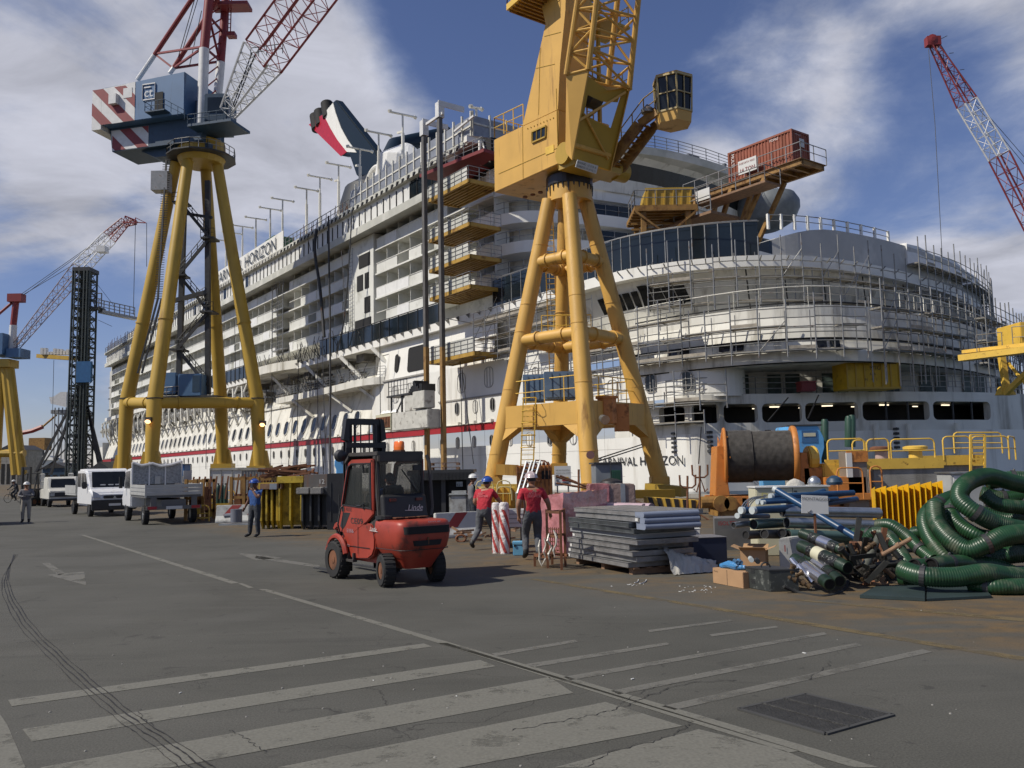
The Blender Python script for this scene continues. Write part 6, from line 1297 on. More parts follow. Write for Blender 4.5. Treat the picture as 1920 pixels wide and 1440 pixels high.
# concrete plinth with yellow rails
PX0,PX1 = 1555,1766; YP = 32.5
a = P(1640,960,YP); pt = P(1640,866,YP).z
PT = thing('mooring_plinth', 'weathered concrete mooring block with yellow edge plates and yellow guard rails', 'plinth',Vc((P(1600,900,YP).x,YP,0)))
xa,xb = P(1548,900,YP).x,P(1768,900,YP).x; xc_ = P(1905,900,YP).x
g = MB(); g.box(xa+1.8,xb,YP,YP+5,0,pt); g.box(xb,xc_,YP+2.2,YP+6,0,pt); g.box(xa,xa+1.8,YP+1.2,YP+5,.9,pt-.1); g.B('block',mConc,PT,bevel=.03)
g = MB(); g.box(xa,xb+.04,YP-.06,YP+.02,pt-.28,pt+.12); g.box(xb+.04,xc_,YP+2.1,YP+2.2,pt-.2,pt+.2); g.box(xb,xb+.06,YP,YP+2.2,pt-.28,pt+.12); g.B('edge_plate',mYelLt,PT)
def loop_rail(mb,A,B,h,r=.032):
    A = Vector(A); B = Vector(B); u_ = Z; d = (B-A).normalized(); c_ = .16
    mb.path([A,A+u_*(h-c_),A+u_*(h-.05)+d*.05,A+u_*h+d*c_,B+u_*h-d*c_,B+u_*(h-.05)-d*.05,B+u_*(h-c_),B],r,n=6); mb.tube(A+u_*h*.5,B+u_*h*.5,r*.8,n=6)
g = MB()
for x0_,x1_ in ((1553,1622),(1627,1668),(1672,1754)): loop_rail(g,P(x0_,868,YP)+Z*0,P(x1_,866,YP),P(x0_,824,YP).z-P(x0_,868,YP).z)
for x0_,x1_ in ((1770,1821),(1824,1893)): loop_rail(g,P(x0_,863,YP+2.1),P(x1_,862,YP+2.1),.95)
loop_rail(g,P(1600,868,YP+1.5),P(1626,868,YP+1.5),.9); loop_rail(g,P(1893,862,YP+2.1),P(1905,862,YP+3.5),.95); loop_rail(g,P(1790,850,YP+4.5),P(1880,850,YP+4.5),.9)
g.B('guard_rail',mYelLt,PT,sm=1,each=True)
g = MB(); l0,l1 = P(1833,895,YP+1.8),P(1833,815,YP+1.8)
for dx in (-.28,.28): g.beam(l0+Vc((dx,0,0)),l1+Vc((dx,0,0)),.08)
for k in range(8): c = l0.lerp(l1,k/7); g.beam(c+Vc((-.28,0,0)),c+Vc((.28,0,0)),.05)
g.B('plinth_ladder',mYelLt,PT)
for px_,m_,r_,lab in ((1653,mat('pinkish bollard paint',(.42,.30,.27),.6),.24, 'pale mooring bollard with a dark cap on the concrete plinth'),(1717,mYelLt,.26, 'yellow mooring bollard on the concrete plinth')):
    c = P(px_,858,YP+1.2); c.z = pt; o = thing('bollard',lab, 'bollard',c); g = MB(); g.lathe([(r_*1.2,0),(r_,.06),(r_*.95,.4)],c,n=18); g.B('post',m_,o,sm=1); g = MB(); g.lathe([(r_*.95,.4),(r_*1.75,.46),(r_*1.75,.56),(r_*1.2,.6)],c,n=18); g.B('cap',mRust if px_ == 1653 else mYelLt,o,sm=1)
o,a,dn,fw,W_,h_,bo = simple_box('power_pillar', 'tall grey cabinet with an orange hood in front of the yellow rails', 'cabinet',1592,1630,935,846,mat('grey brown cabinet',(.20,.17,.14),.6),.8,Y=31.5)
g = MB(); g.box(a.x-.02,a.x+W_+.02,a.y-.06,a.y,h_-.4,h_); g.B('hood',mOrange,o); g = MB(); g.box(a.x-.04,a.x+.16,a.y-.09,a.y-.0,h_-.95,h_-.06); g.B('white_panel',mPaper,o)
o,a,dn,fw,W_,h_,bo = simple_box('grey_switch_cabinet', 'pale grey cabinet with a sloping top behind the green hoses', 'cabinet',1788,1846,960,888,mat('pale grey cabinet',(.34,.35,.34),.5),1.,Y=29)
g = MB(); g.box(a.x+.07,a.x+.5,a.y-.03,a.y,.5,h_-.08); g.B('white_door',mPaper,o); g = MB(); g.box(a.x-.05,a.x+W_+.05,a.y-.08,a.y+1.05,h_,h_+.05); g.B('roof',mGalv,o)
OF = thing('orange_rail_frame', 'rusty orange machine frame with a guard rail between the winch and the plinth', 'frame',P(1600,930,31))
g = MB(); a = P(1548,905,31.5); b = P(1625,905,31.5); g.box(a.x,b.x,31.5,32.6,.7,a.z+.2); g.box(a.x+.3,b.x+.9,31.3,31.5,.55,.8); g.B('frame',mOrange,OF,bevel=.02); g = MB(); loop_rail(g,P(1572,935,30.8),P(1620,935,30.8),1.1); loop_rail(g,P(1634,932,30.8),P(1656,932,30.8),1.1); g.B('rail',mOrange,OF,sm=1)
for i,(px_,pyt,pyb) in enumerate(((1546,786,868),(1591,780,838),(1597,778,838))):
    c = P(px_,pyb,36.5); t__ = P(px_,pyt,36.5); g = MB(); g.path([c,t__-Z*.15,t__],[.16,.16,.11],n=10); tag(g.B('green_vent_pipe',mat('dark green pipe',(.02,.06,.04),.5),sm=1),['dark green upright pipe just right of the blue winch machine', 'left one of the twin green upright pipes behind the yellow rail', 'right one of the twin green upright pipes behind the yellow rail'][i], 'pipe', 'green upright pipes behind the yellow rails')
# forked stands
for px_,py0,py1,w_,lab in ((1289,977,892,1, 'short rusty three-pronged stand before the ship name'),(1312,975,873,1, 'taller rusty three-pronged stand beside the winch base')):
    a = G(px_,py0); t__ = P(px_,py1,a.y); o = thing('forked_stand',lab, 'stand',a, 'rusty forked stands'); g = MB(); g.tube(a,t__,.04,n=6); g.tube(a+Vc((-.25,-.2,0)),a+Z*.2,.03,n=5); g.tube(a+Vc((.3,-.1,0)),a+Z*.2,.03,n=5); g.B('post',mRust,o); g = MB(); tz = t__-Z*.42; g.path([tz+Vc((-.28,0,.45)),tz+Vc((-.27,0,.1)),tz+Vc((-.15,0,0)),tz+Vc((.15,0,0)),tz+Vc((.27,0,.1)),tz+Vc((.28,0,.45))],.035,n=6)
    if w_ and px_ == 1312: g.path([tz+Vc((-.25,0,-.4)),tz+Vc((-.15,0,-.52)),tz,tz+Vc((.15,0,-.52)),tz+Vc((.25,0,-.4))],.03,n=5)
    g.B('prongs',mRust,o)
# hut, sign board, cage
o,a,dn,fw,W_,h_,bo = simple_box('grey_hut', 'small grey blue cabin with a green barred window under the yellow crane', 'cabin',1119,1169,940,870,mat('hut grey',(.16,.18,.20),.6),2.,Y=33)
g = MB(); g.box(a.x-.08,a.x+W_+.08,a.y-.1,a.y+2.1,h_,h_+.06); g.B('roof',mDarkSteel,o); g = MB(); g.box(a.x+.55,a.x+.95,a.y-.04,a.y,h_-.8,h_-.25)
for k in range(6): g.box(a.x+.56+k*.07,a.x+.58+k*.07,a.y-.06,a.y-.03,h_-.8,h_-.25)
g.B('barred_window',mat('green bars',(.03,.10,.06),.5),o)
c = P(1146,905,30); o = thing('domed_lid', 'black domed cowl in front of the grey hut', 'cowl',c); g = MB(); g.lathe([(.35,-.8),(.35,-.05),(.42,-.05),(.38,.06),(.2,.13),(.03,.16)],c,n=20); g.B('cowl',mBlk,o,sm=1); g = MB(); g.tube(c+Z*.1,c+Z*.75,.015,n=5); g.B('rod',mDarkSteel,o)
a = P(1040,911,30.5); b = P(1071,909,30.5); o = thing('notice_board', 'white notice board with a colour legend under the yellow crane', 'sign',a); g = MB(); hh_ = P(1040,874,30.5).z-a.z; g.box(a.x,b.x,30.5,30.53,a.z,a.z+hh_); bo = g.B('board',mPaper,o)
g = MB(); g.text('SERVIZI PRINCIPALI',(a.x+.05,30.49,a.z+hh_-.17),(1,0,0),Z,.058,.002); g.text('NORME DI SALVAMENTO',(a.x+.05,30.49,a.z+hh_-.27),(1,0,0),Z,.052,.002)
for k in range(4): g.box(a.x+.04,a.x+.16,30.485,30.49,a.z+.06+k*.1,a.z+.085+k*.1)
g.B('lettering',mInk,bo); 
for k,m_ in enumerate((mDarkSteel,mRed,mYelLt)): g = MB(); g.box(a.x+.27,a.x+.5,30.48,30.49,a.z+.06+k*.1,a.z+.11+k*.1); g.B('legend_swatch',m_,bo)
g = MB(); g.tube((a.x+.1,30.56,0),(a.x+.1,30.56,a.z+.1),.03,n=6); g.tube((b.x-.1,30.56,0),(b.x-.1,30.56,a.z+.1),.03,n=6); g.B('posts',mSteel,o)
# orange skid / cage
o,a,dn,fw,W_,h_,bo = simple_box('orange_lift_cage', 'tall orange box frame with caged ladder behind the two men in red shirts', 'cage',970,1037,950,873,mOrange,1.6,Y=30.5)
g = MB()
for k in range(9): g.box(a.x+k*W_/9,a.x+k*W_/9+.03,a.y-.06,a.y-.01,.2,h_)
for k in range(6): g.box(a.x,a.x+W_*.66,a.y-.08,a.y-.03,.2+k*.32,.24+k*.32)
g.B('cage_bars',mRust,o); g = MB(); g.box(a.x+W_*.7,a.x+W_*.95,a.y-.03,a.y-.0,h_-.5,h_-.2); g.B('dark_opening',mBlack,o)
g = MB()
for k in range(6): c = Vc((a.x+W_*(.3+k*.12),a.y+.4,h_)); g.lathe([(.06,0),(.07,.03),(.03,.12)],c,n=8)
g.path([(a.x+W_*.5,a.y+.3,h_),(a.x+W_*.55,a.y+.3,h_+.18),(a.x+W_*.8,a.y+.3,h_+.15),(a.x+W_*.95,a.y+.3,h_)],.03,n=5); g.B('lifting_shackles',mRust,o)
def ladder(name,lab,p0,p1,w_,n_,m_,grp=None):
    o = thing(name,lab, 'ladder',p0,grp); g = MB(); 
    for s_ in (-w_/2,w_/2): g.beam(p0+Vc((s_,0,0)),p1+Vc((s_,0,0)),.05)
    g.B('stile',m_,o); g = MB()
    for k in range(n_): c = p0.lerp(p1,(k+.5)/n_); g.beam(c-Vc((w_/2,0,0)),c+Vc((w_/2,0,0)),.03)
    g.B('rungs',m_,o)
ladder('leaning_ladder', 'pale aluminium ladder leaning on the orange cage, left one of two',P(978,925,29.5),P(995,864,30.3),.3,9,mGalv, 'aluminium ladders leaning on the orange cage')
ladder('leaning_ladder', 'pale aluminium ladder leaning on the orange cage, right one of two',P(986,925,29.5),P(1005,864,30.3),.3,9,mGalv, 'aluminium ladders leaning on the orange cage')
# scaffold pipes behind pink bundle
g = MB()
for q in ((1042,893,1100,912),(1043,906,1118,918),(1050,892,1082,905),(1085,880,1085,935),(1040,925,1110,935)): g.tube(P(q[0],q[1],28),P(q[2],q[3],28),.04,n=6)
tag(g.B('loose_pipe_frame',mRust), 'loose rusty pipes crossing in front of the notice board', 'pipes')
# yellow railings left of red men, long low yellow frames
o = thing('low_yellow_barrier', 'cream yellow guard rail behind the man in the blue helmet', 'barrier',P(900,945,27)); g = MB()
for x0_,x1_,y0_ in ((895,930,940),(931,960,938),(893,925,925),(932,958,925)): a,b = P(x0_,y0_,27),P(x1_,y0_,27); loop_rail(g,a,b,.42 if y0_ > 930 else .4,.02)
g.B('rail',mat('cream yellow rail',(.55,.45,.2),.5),o,sm=1)
o = thing('yellow_base_frame', 'low yellow steel frame with slots behind the guard rail', 'frame',P(900,935,33)); g = MB(); a,b = P(893,930,33),P(966,930,33); g.box(a.x,b.x,33,34,a.z-.5,a.z+.3)
for k in range(6): g.box(a.x+k*.25,a.x+k*.25+.06,32.9,33,a.z-.5,a.z+.35)
g.B('frame',mYelLt,o)
# hazard striped wedge
HZ = thing('hazard_striped_beam', 'yellow and black striped steel trestle at the foot of the yellow crane', 'trestle',G(1265,965)); Yh = G(1265,965).y
g = MB(); a,b = P(1212,932,Yh),P(1310,938,Yh); a2 = P(1215,955,Yh); b2 = P(1305,962,Yh); g.prism([a,b,b2,a2],(0,.8,0)); g.B('beam',mYelLt,HZ)
g = MB()
for k in range(6): f0 = k/6+.02; f1 = f0+.09; s_ = Vc((.12,0,0)); g.prism([a.lerp(b,f0)-Vc((0,.02,0)),a.lerp(b,f1)-Vc((0,.02,0)),a2.lerp(b2,f1)+s_-Vc((0,.02,0)),a2.lerp(b2,f0)+s_-Vc((0,.02,0))],(0,.015,0))
g.B('black_stripes',mBlk,HZ); g = MB()
for px_ in (1225,1262,1300): c = P(px_,962,Yh); g.box(c.x-.1,c.x+.15,Yh,Yh+.5,0,c.z+.2)
g.B('feet',mYelB,HZ)
g = MB(); Yy = 31
for q in ((1165,945,1220,950),(1165,955,1230,958),(1190,940,1240,965)): g.beam(P(q[0],q[1],Yy),P(q[2],q[3],Yy),.15)
tag(g.B('timber_offcuts',mWood), 'dark timber offcuts piled left of the striped trestle', 'timber')
# black container, E-number plate, pallets
BK = thing('black_open_container', 'dark open-sided steel container with a ribbed roof edge behind the forklift', 'container',G(800,985)); Yk = 30.
a = P(770,965,Yk); b = P(884,965,Yk); hz = P(800,887,Yk).z
g = MB(); g.box(a.x,b.x,Yk+.3,Yk+2.4,.1,hz-.1); g.box(a.x-.1,b.x+.02,Yk-.1,Yk+2.5,hz-.1,hz+.0); g.B('body',mBlack,BK)
g = MB(); g.box(a.x-.1,b.x+.1,Yk-.12,Yk+2.5,hz,hz+.1)
for k in range(44): x_ = a.x+k*(b.x-a.x)/44; g.box(x_,x_+.03,Yk-.13,Yk-.1,hz-.25,hz)
g.box(b.x-.16,b.x,Yk,Yk+.3,0,hz); g.box(a.x,a.x+.15,Yk,Yk+.3,0,hz); g.box(b.x-1.05,b.x-.9,Yk+.1,Yk+.3,0,hz); g.B('ribbed_roof',mDarkSteel,BK)
g = MB(); c = P(861,908,Yk); g.box(c.x-.1,c.x+.12,Yk-.03,Yk+.02,c.z-.08,c.z+.09); g.B('number_plate',mat('grey plate',(.25,.27,.27),.5),BK); g = MB(); g.text('E21',(c.x-.08,Yk-.04,c.z-.06),(1,0,0),Z,.12,.003); g.B('plate_number',mInk,BK)
o,a,dn,fw,W_,h_,bo = simple_box('white_steel_drum_box', 'dirty white rounded box at the mouth of the black container', 'box',842,879,968,921,mat('dirty white paint',(.36,.37,.36),.6,dirt=GRIME,dirt_amt=.5,dirt_scale=3),.5,Y=29,bevel=.09)
g = MB(); g.box(a.x-.02,a.x+W_+.02,a.y-.03,a.y+.5,h_-.16,h_-.13); g.B('lid_seam',mDarkSteel,o)
c = P(832,884,31); o = thing('wooden_pallet', 'wooden pallets lying on the black container', 'pallet',c); g = MB()
for z_ in (0,.16):
    for k in range(9): g.box(c.x-.5+k*.12,c.x-.42+k*.12,31,31.8,hz+.1+z_+.08,hz+.1+z_+.1)
    for dx in (-.5,-.05,.45): g.box(c.x+dx,c.x+dx+.1,31,31.8,hz+.1+z_,hz+.18+z_)
g.B('boards',mWood,o)
# dark block row & yellow ballast blocks
def ribblock(name,lab,px0,px1,pyb,pyt,Y,m_,mf,nr,d=1.2,grp=None):
    a = P(px0,pyb,Y); b = P(px1,pyb,Y); t__ = P(px0,pyt,Y); o = thing(name,lab, 'ballast block',Vc((a.x,Y,0)),grp); g = MB(); W_ = b.x-a.x; h_ = t__.z
    g.box(a.x,b.x,Y+.25,Y+d,.12,h_); g.B('body',m_,o)
    g = MB()
    for k in range(nr+1): x_ = a.x+k*(W_-.06)/nr; g.prism([(x_,Y-.1,h_-.05),(x_,Y+.3,h_-.05),(x_,Y+.3,.0),(x_,Y+.15,.0),(x_,Y-.1,.3)],(.06,0,0))
    g.B('ribs',mf,o); g = MB(); g.box(a.x-.05,b.x+.05,Y-.15,Y+.3,h_-.05,h_+.18); g.B('top_flange',mf,o); return o
mYBl = mat('chipped yellow ballast paint',(.48,.34,.03),.6,var=.15,scale=2,dirt=(.03,.022,.015),dirt_amt=.55,dirt_scale=2.2)
ribblock('yellow_ballast_block', 'yellow ribbed steel ballast block just right of the man in blue',489,522,985,915,30.5,mYBl,mYBl,3,grp='ribbed steel ballast blocks')
ribblock('yellow_ballast_block', 'chipped black and yellow ballast block next to the grey ones',523,567,985,903,30.3,mYBl,mYBl,2,grp='ribbed steel ballast blocks')
mDB = mat('dark grey ballast paint',(.05,.053,.055),.5,var=.2,dirt=(.12,.12,.11),dirt_amt=.3)
GBB = ribblock('grey_ballast_block', 'dark grey ribbed ballast block left of the forklift carriage',566,616,990,925,29.8,mDB,mDB,3,grp='ribbed steel ballast blocks')
o,a,dn,fw,W_,h_,bo = simple_box('black_ballast_slab', 'tall black slab directly behind the forklift mast', 'ballast block',613,665,992,888,mBlk,1.5,Y=29.5)
g = MB(); g.box(a.x+.1,a.x+.14,a.y-.02,a.y,.3,h_-.3); g.B('edge_seam',mDarkSteel,o)
# concrete grey caps and rusty plates
for px0,px1,y1_,y0_,Y_,m_,lab in ((559,583,926,914,29.6,mConc, 'left grey concrete cap on the dark ballast'),(585,606,926,914,29.6,mConc, 'right grey concrete cap on the dark ballast')):
    a = P(px0,y1_,Y_); b = P(px1,y0_,Y_); MB().box(a.x,b.x,Y_-.3,Y_+.4,a.z,b.z).B('concrete_cap',m_,GBB,bevel=.02)
a = P(570,914,29.8); b = P(616,889,29.8); o = thing('rusty_plate_box', 'grey rusty steel box lying on top of the dark ballast', 'steel box',a); g = MB(); g.box(a.x,b.x,29.8,31,a.z,b.z); bo = g.B('body',mat('rust bleeding grey',(.13,.12,.11),.7,dirt=(.22,.09,.04),dirt_amt=.55,dirt_scale=3,streak=True),o); g = MB(); g.text('12',(b.x-.35,29.79,a.z+.12),(1,0,0),Z,.22,.003); g.B('painted_number',mPaper,bo)
# orange skips and frames at back
for i,(px0,px1,yb_,yt_,Y_,m_,lab) in enumerate(((430,478,940,893,36,mOrangeD, 'rusty orange open frame behind the gas bottles'),(480,560,935,893,36,mOrangeD, 'long rusty orange rack behind the yellow ballast blocks'),(345,382,940,898,37,mOrangeD, 'rusty orange box behind the tipper of the white truck'))):
    a = P(px0,yb_,Y_); b = P(px1,yt_,Y_); o = thing('orange_steel_rack',lab, 'rack',a, 'rusty orange racks by the blue crane'); g = MB(); z1_ = b.z
    for x_ in (a.x,(a.x+b.x)/2,b.x-.1):
        for y_ in (Y_,Y_+1.4): g.box(x_,x_+.12,y_,y_+.12,0,z1_)
    for z_ in (.3,z1_-.15,z1_*.5): g.box(a.x,b.x,Y_+.02,Y_+.1,z_,z_+.12); g.box(a.x,b.x,Y_+1.4,Y_+1.5,z_,z_+.12)
    g.B('frame',m_,o); g = MB(); g.box(a.x+.1,b.x-.1,Y_+.3,Y_+1.3,.4,z1_*(.8 if i else .6)); 
    for k in range(7): g.beam((a.x+.2+k*.25,Y_+.2,z1_*.5),(a.x+.3+k*.25,Y_+.3,z1_+.1),.06)
    g.B('contents',mRust,o)
c = P(520,892,36); g = MB(); random.seed(11)
for k in range(22): g.beam((c.x+RU(-1,1.4),36+RU(-.3,.6),c.z+RU(-.1,.3)),(c.x+RU(0,2),36+RU(-.3,.6),c.z+RU(.0,.45)),.08)
tag(g.B('scrap_steel',mRust), 'tangle of rusty scrap lying on the long orange rack', 'scrap')
o,a,dn,fw,W_,h_,bo = simple_box('lifting_beam_crate', 'brown timber crate beam behind the helmet of the man in blue', 'beam',487,528,918,907,mWood,.5,Y=30.2,z0=P(487,918,30.2).z)
g = MB(); g.box(a.x+.35,a.x+.6,a.y-.02,a.y,a.z-.0,a.z+h_); g.B('grey_strap',mGalv,o)
# concrete piers / white containers under blue crane
for i,(px0,px1,yt_,Y_,m_,lab,sh) in enumerate(((393,455,878,60,mat('light concrete pier',(.48,.47,.44),.8,dirt=GRIME,dirt_amt=.15), 'pale concrete pier under the rear leg of the blue crane',0),(452,496,878,58,mat('grey shutter',(.28,.28,.26),.7), 'grey shuttered container under the right leg of the blue crane',1),(280,330,872,62,mTruckG, 'grey slatted container low behind the white truck',1))):
    o,a,dn,fw,W_,h_,bo = simple_box('site_container',lab, 'container',px0,px1,925,yt_,m_,3,Y=Y_,grp='pale containers under the blue crane')
    g = MB(); n_ = 8 if sh else 3
    for k in range(n_+1): g.box(a.x+k*W_/n_,a.x+k*W_/n_+.05,a.y-.05,a.y,.2,h_)
    g.box(a.x,a.x+W_,a.y-.08,a.y,h_-.15,h_); g.B('ribs',mConc,o)
o,a,dn,fw,W_,h_,bo = simple_box('blue_generator', 'blue box above the orange rack left of the rear crane leg', 'box',325,345,893,872,mat('mid blue paint',(.03,.13,.32),.5),1,Y=50,z0=P(325,893,50).z)
g = MB(); g.box(a.x-.05,a.x+W_+.05,a.y-.05,a.y+1,a.z+h_,a.z+h_+.06); g.B('lid',mBlueD,o); 
o,a,dn,fw,W_,h_,bo = simple_box('blue_cabinet', 'second blue cabinet far back left of the striped barrier', 'cabinet',163,172,895,880,mBlueD,1,Y=70,z0=1.4) if False else (None,)*7
# gas bottles
for i,px_ in enumerate((403,409,416,423)):
    a = P(px_,935,40); a.z = 0; t_z = P(px_,906,40).z; o = thing('gas_cylinder',['leftmost', 'second from left', 'third from left', 'rightmost'][i]+' of the four dark green gas cylinders', 'gas cylinder',a, 'dark green gas cylinders'); g = MB(); g.lathe([(.115,.6),(.115,t_z-.25),(.09,t_z-.12),(.04,t_z-.06)],a,n=12); g.B('body',mat('dark green cylinder',(.02,.05,.04),.5),o,sm=1); g = MB(); g.lathe([(.05,t_z-.06),(.05,t_z)],a,n=8); g.B('valve',mDarkSteel,o)
a = P(400,935,40); g = MB(); g.box(a.x-.1,a.x+.8,39.8,40.2,0,.6); tag(g.B('cylinder_stand',mYelB), 'yellow stand below the four gas cylinders', 'stand')
# yellow barriers
for i,(px0,px1,yb_,yt_,lab) in enumerate(((391,414,968,928, 'yellow steel barrier just right of the white truck'),(421,440,955,920, 'yellow barrier under the gas cylinders'),(366,392,978,948, 'yellow barrier half hidden by the white truck'))):
    a,b = G(px0,yb_),G(px1,yb_); Y_ = a.y; b = P(px1,yb_,Y_); b.z = 0; h_ = P(px0,yt_,Y_).z; o = thing('yellow_barrier',lab, 'barrier',a, 'yellow steel barriers'); g = MB(); loop_rail(g,a,b,h_); g.B('frame',mYelLt,o,sm=1); g = MB(); g.beam(a+Z*.15,b+Z*.15,.05); g.box(a.x+.05,a.x+.2,Y_-.02,Y_+.02,h_-.35,h_-.1); g.B('plate',mYelLt,o)
def jersey(name,lab,pL,pR,ptL,depth=.55,end=None):
    a = G(*pL); b = G(*pR); h_ = P(pL[0],ptL,a.y).z; d = (b-a).normalized(); n_ = Vc((-d.y,d.x,0)); n_ = n_ if n_.y > 0 else -n_
    o = thing(name,lab, 'barrier',a, 'red and white concrete barriers'); g = MB()
    sec = [(0,0),(0,.08),(.14,.28),(.2,h_),(.36,h_),(.42,.28),(.56,.08),(.56,0)]
    g.prism([a+n_*x+Z*z_ for x,z_ in sec],b-a); g.B('block',mat('white painted concrete',(.50,.50,.47),.8,var=.1,dirt=(.22,.21,.19),dirt_amt=.4,dirt_scale=2),o,bevel=.015); L_ = (b-a).length; g = MB(); k = 0; x_ = .28
    while x_ < L_-.2:
        def at_(s_,z_): o_ = .14+.06*(z_-.28)/(h_-.28); return a+d*s_+n_*(o_-.004)+Z*z_
        w_ = .38; sh = .35; g.quad(at_(x_,.3),at_(min(x_+w_,L_-.01),.3),at_(min(x_+w_+sh,L_-.01),h_-.005),at_(min(x_+sh,L_-.02),h_-.005)); x_ += .95
    g.B('red_stripes',mat('faded red stripe',(.30,.045,.04),.8),o,rc=0); return o
jersey('striped_barrier', 'white concrete barrier with red stripes behind the forklift counterweight',(822,1011),(905,1006),963)
jersey('striped_barrier', 'white concrete barrier with red stripes left of the man in blue',(403,981),(478,979),948)
# pump by left barrier
a = G(443,984); o = thing('grey_pump', 'grey drum shaped pump on a steel base in front of the left barrier', 'pump',a); g = MB(); g.tube(a+Z*.1,a+Z*.6,.22,n=16); g.tube(a+Vc((-.45,0,.35)),a+Vc((0,0,.38)),.09,n=10); g.B('body',mat('blue grey pump',(.13,.14,.17),.5),o,sm=1); g = MB(); g.box(a.x-.6,a.x+.8,a.y-.25,a.y+.3,0,.06); g.beam(a+Vc((.5,0,0)),a+Vc((.5,0,.75)),.06); g.B('base',mGalv,o)
a = G(868,1016); o = thing('rope_coil_heap', 'heap of rusty chain and wood at the foot of the striped barrier', 'heap',a); g = MB(); random.seed(21)
for k in range(26): c = a+Vc((RU(-.3,1.3),RU(0,.5),RU(.03,.3))); g.beam(c,c+Vc((RU(-.4,.5),RU(-.1,.2),RU(-.1,.15))),.05)
g.B('scrap',mWood,o); g = MB(); c = a+Vc((-.05,-.05,.1)); g.path([c+Vc((.13*cos(t_),0,.09*sin(t_))) for t_ in [pi*i/8 for i in range(16)]],.035,n=6,closed=True); g.B('ring',mRust,o)
# ================================================================ FORKLIFT (built at the origin, facing +Y)
FK = thing('forklift', 'red and black counterbalance forklift seen from behind with a driver in the cab', 'forklift')
def yz(pts,x): return [(x,y,z) for y,z in pts]
def rr(hw,y0,y1,z,r=.2,n=5,cx_=0): return [(x+cx_,y,z) for x,y in rrect(0,(y0+y1)/2,hw*2,y1-y0,r,n)]
g = MB(); g.loft([rr(.30,-1.18,-.40,.30,.12),rr(.40,-1.32,-.40,.50,.16),rr(.53,-1.42,-.35,.66,.2),rr(.565,-1.44,-.4,.80,.2),rr(.575,-1.45,-.4,.92,.18),rr(.57,-1.44,-.4,1.05,.18),rr(.55,-1.41,-.4,1.10,.17),rr(.51,-1.36,-.4,1.125,.14)])
cw = g.B('counterweight',mRed2,FK,sm=1,ang=50)
g = MB()
for s_ in (-1,1):
    g.prism(yz([(-.52,.80),(-.5,.62),(-.42,.5),(-.25,.42),(.35,.38),(.5,.45),(.62,.7),(.78,.86),(1.0,.92),(1.12,.86),(1.2,.9),(1.1,1.02),(.8,1.05),(-.4,1.05)],s_*.57),(-s_*.12,0,0))
g.box(-.46,.46,-.5,1.0,.35,.8); g.B('chassis',mRed2,FK,bevel=.025)
g = MB()
for s_ in (-1,1):
    g.path([(s_*.6,.85+.40*cos(a_),.36+.42*sin(a_)) for a_ in [rad(20+i*12) for i in range(13)]],.05,n=6)
g.B('mudguard',mRed2,FK,sm=1)
g = MB(); g.loft([rr(.50,-1.478,-1.2,.905,.1),rr(.50,-1.478,-1.2,1.03,.1)]); g.B('air_slot',mBlack,cw)
g = MB(); g.loft([rr(.30,-1.475,-1.2,.70,.1),rr(.34,-1.475,-1.2,.79,.1)]); g.B('tow_slot',mBlack,cw)
g = MB()
for k in range(3): g.box(-.34+k*.26,-.14+k*.26,-.9,-.5,1.15,1.165)
g.B('bonnet_vents',mRust,cw)
g = MB()
for k in range(4): g.box(-.42,.42,-1.462,-1.448,.915+k*.03,.922+k*.03)
g.tube((0,-1.46,.72),(0,-1.46,.84),.018,n=8); g.B('grille_slat',mRust,cw,rc=0)
g = MB(); g.path([(x,y,.635) for x,y in rrect(0,-.85,1.085,1.18,.2,5)],.006,n=4,closed=True); g.beam((-.578,-.5,.8),(-.578,-.5,1.1),.008); g.beam((-.585,.1,.5),(-.585,.1,.98),.008); g.beam((-.585,-.35,.62),(-.585,.55,.62),.008); g.B('panel_gap',mBlk,FK)
g = MB(); g.box(-.64,-.55,.2,.5,.34,.38); g.box(-.62,-.56,.22,.26,.38,.5); g.box(-.62,-.56,.44,.48,.38,.5); g.B('step',mBlkF,FK)
g = MB(); g.tube((-.60,-.05,1.36),(-.60,.12,1.36),.014,n=6); g.tube((-.58,-.13,1.95),(-.60,-.13,2.1),.02,n=6); g.tube((-.58,-.14,1.3),(-.60,-.14,1.4),.02,n=6); g.B('door_handle',mBlk,FK)
g = MB(); g.lathe([(.17,0),(.17,.05),(.1,.07)],(-.42,-.62,1.14),n=14); g.B('filler_cap',mBlk,cw)
# cab
z_r = 2.28
g = MB()
for s_ in (-1,1):
    x = s_*.53
    g.prism(yz([(-.30,1.12),(-.22,1.12),(-.10,2.25),(-.18,2.25)],x),(-s_*.07,0,0))
    g.prism(yz([(-.30,1.14),(-.18,1.14),(.28,.86),(.62,.80),(.66,.72),(.25,.74),(-.24,.98)],x+s_*.01),(-s_*.08,0,0))
g.box(-.52,.52,-.22,.62,z_r-.03,z_r+.05); g.prism(yz([(.62,z_r+.05),(.62,z_r-.05),(.80,z_r-.18),(.82,z_r-.1)],-.50),(1.0,0,0))
g.box(-.5,.5,-.24,-.16,2.14,z_r); g.B('cab_frame',mBlkF,FK,bevel=.015)
DO = [(-.17,2.2),(.38,2.2),(.56,2.12),(.93,1.02),(.95,.86),(.6,.84),(.3,.87),(-.02,1.08),(-.17,1.22)]
DI = [(-.11,2.12),(.36,2.12),(.50,2.06),(.74,1.36),(-.13,1.32)]
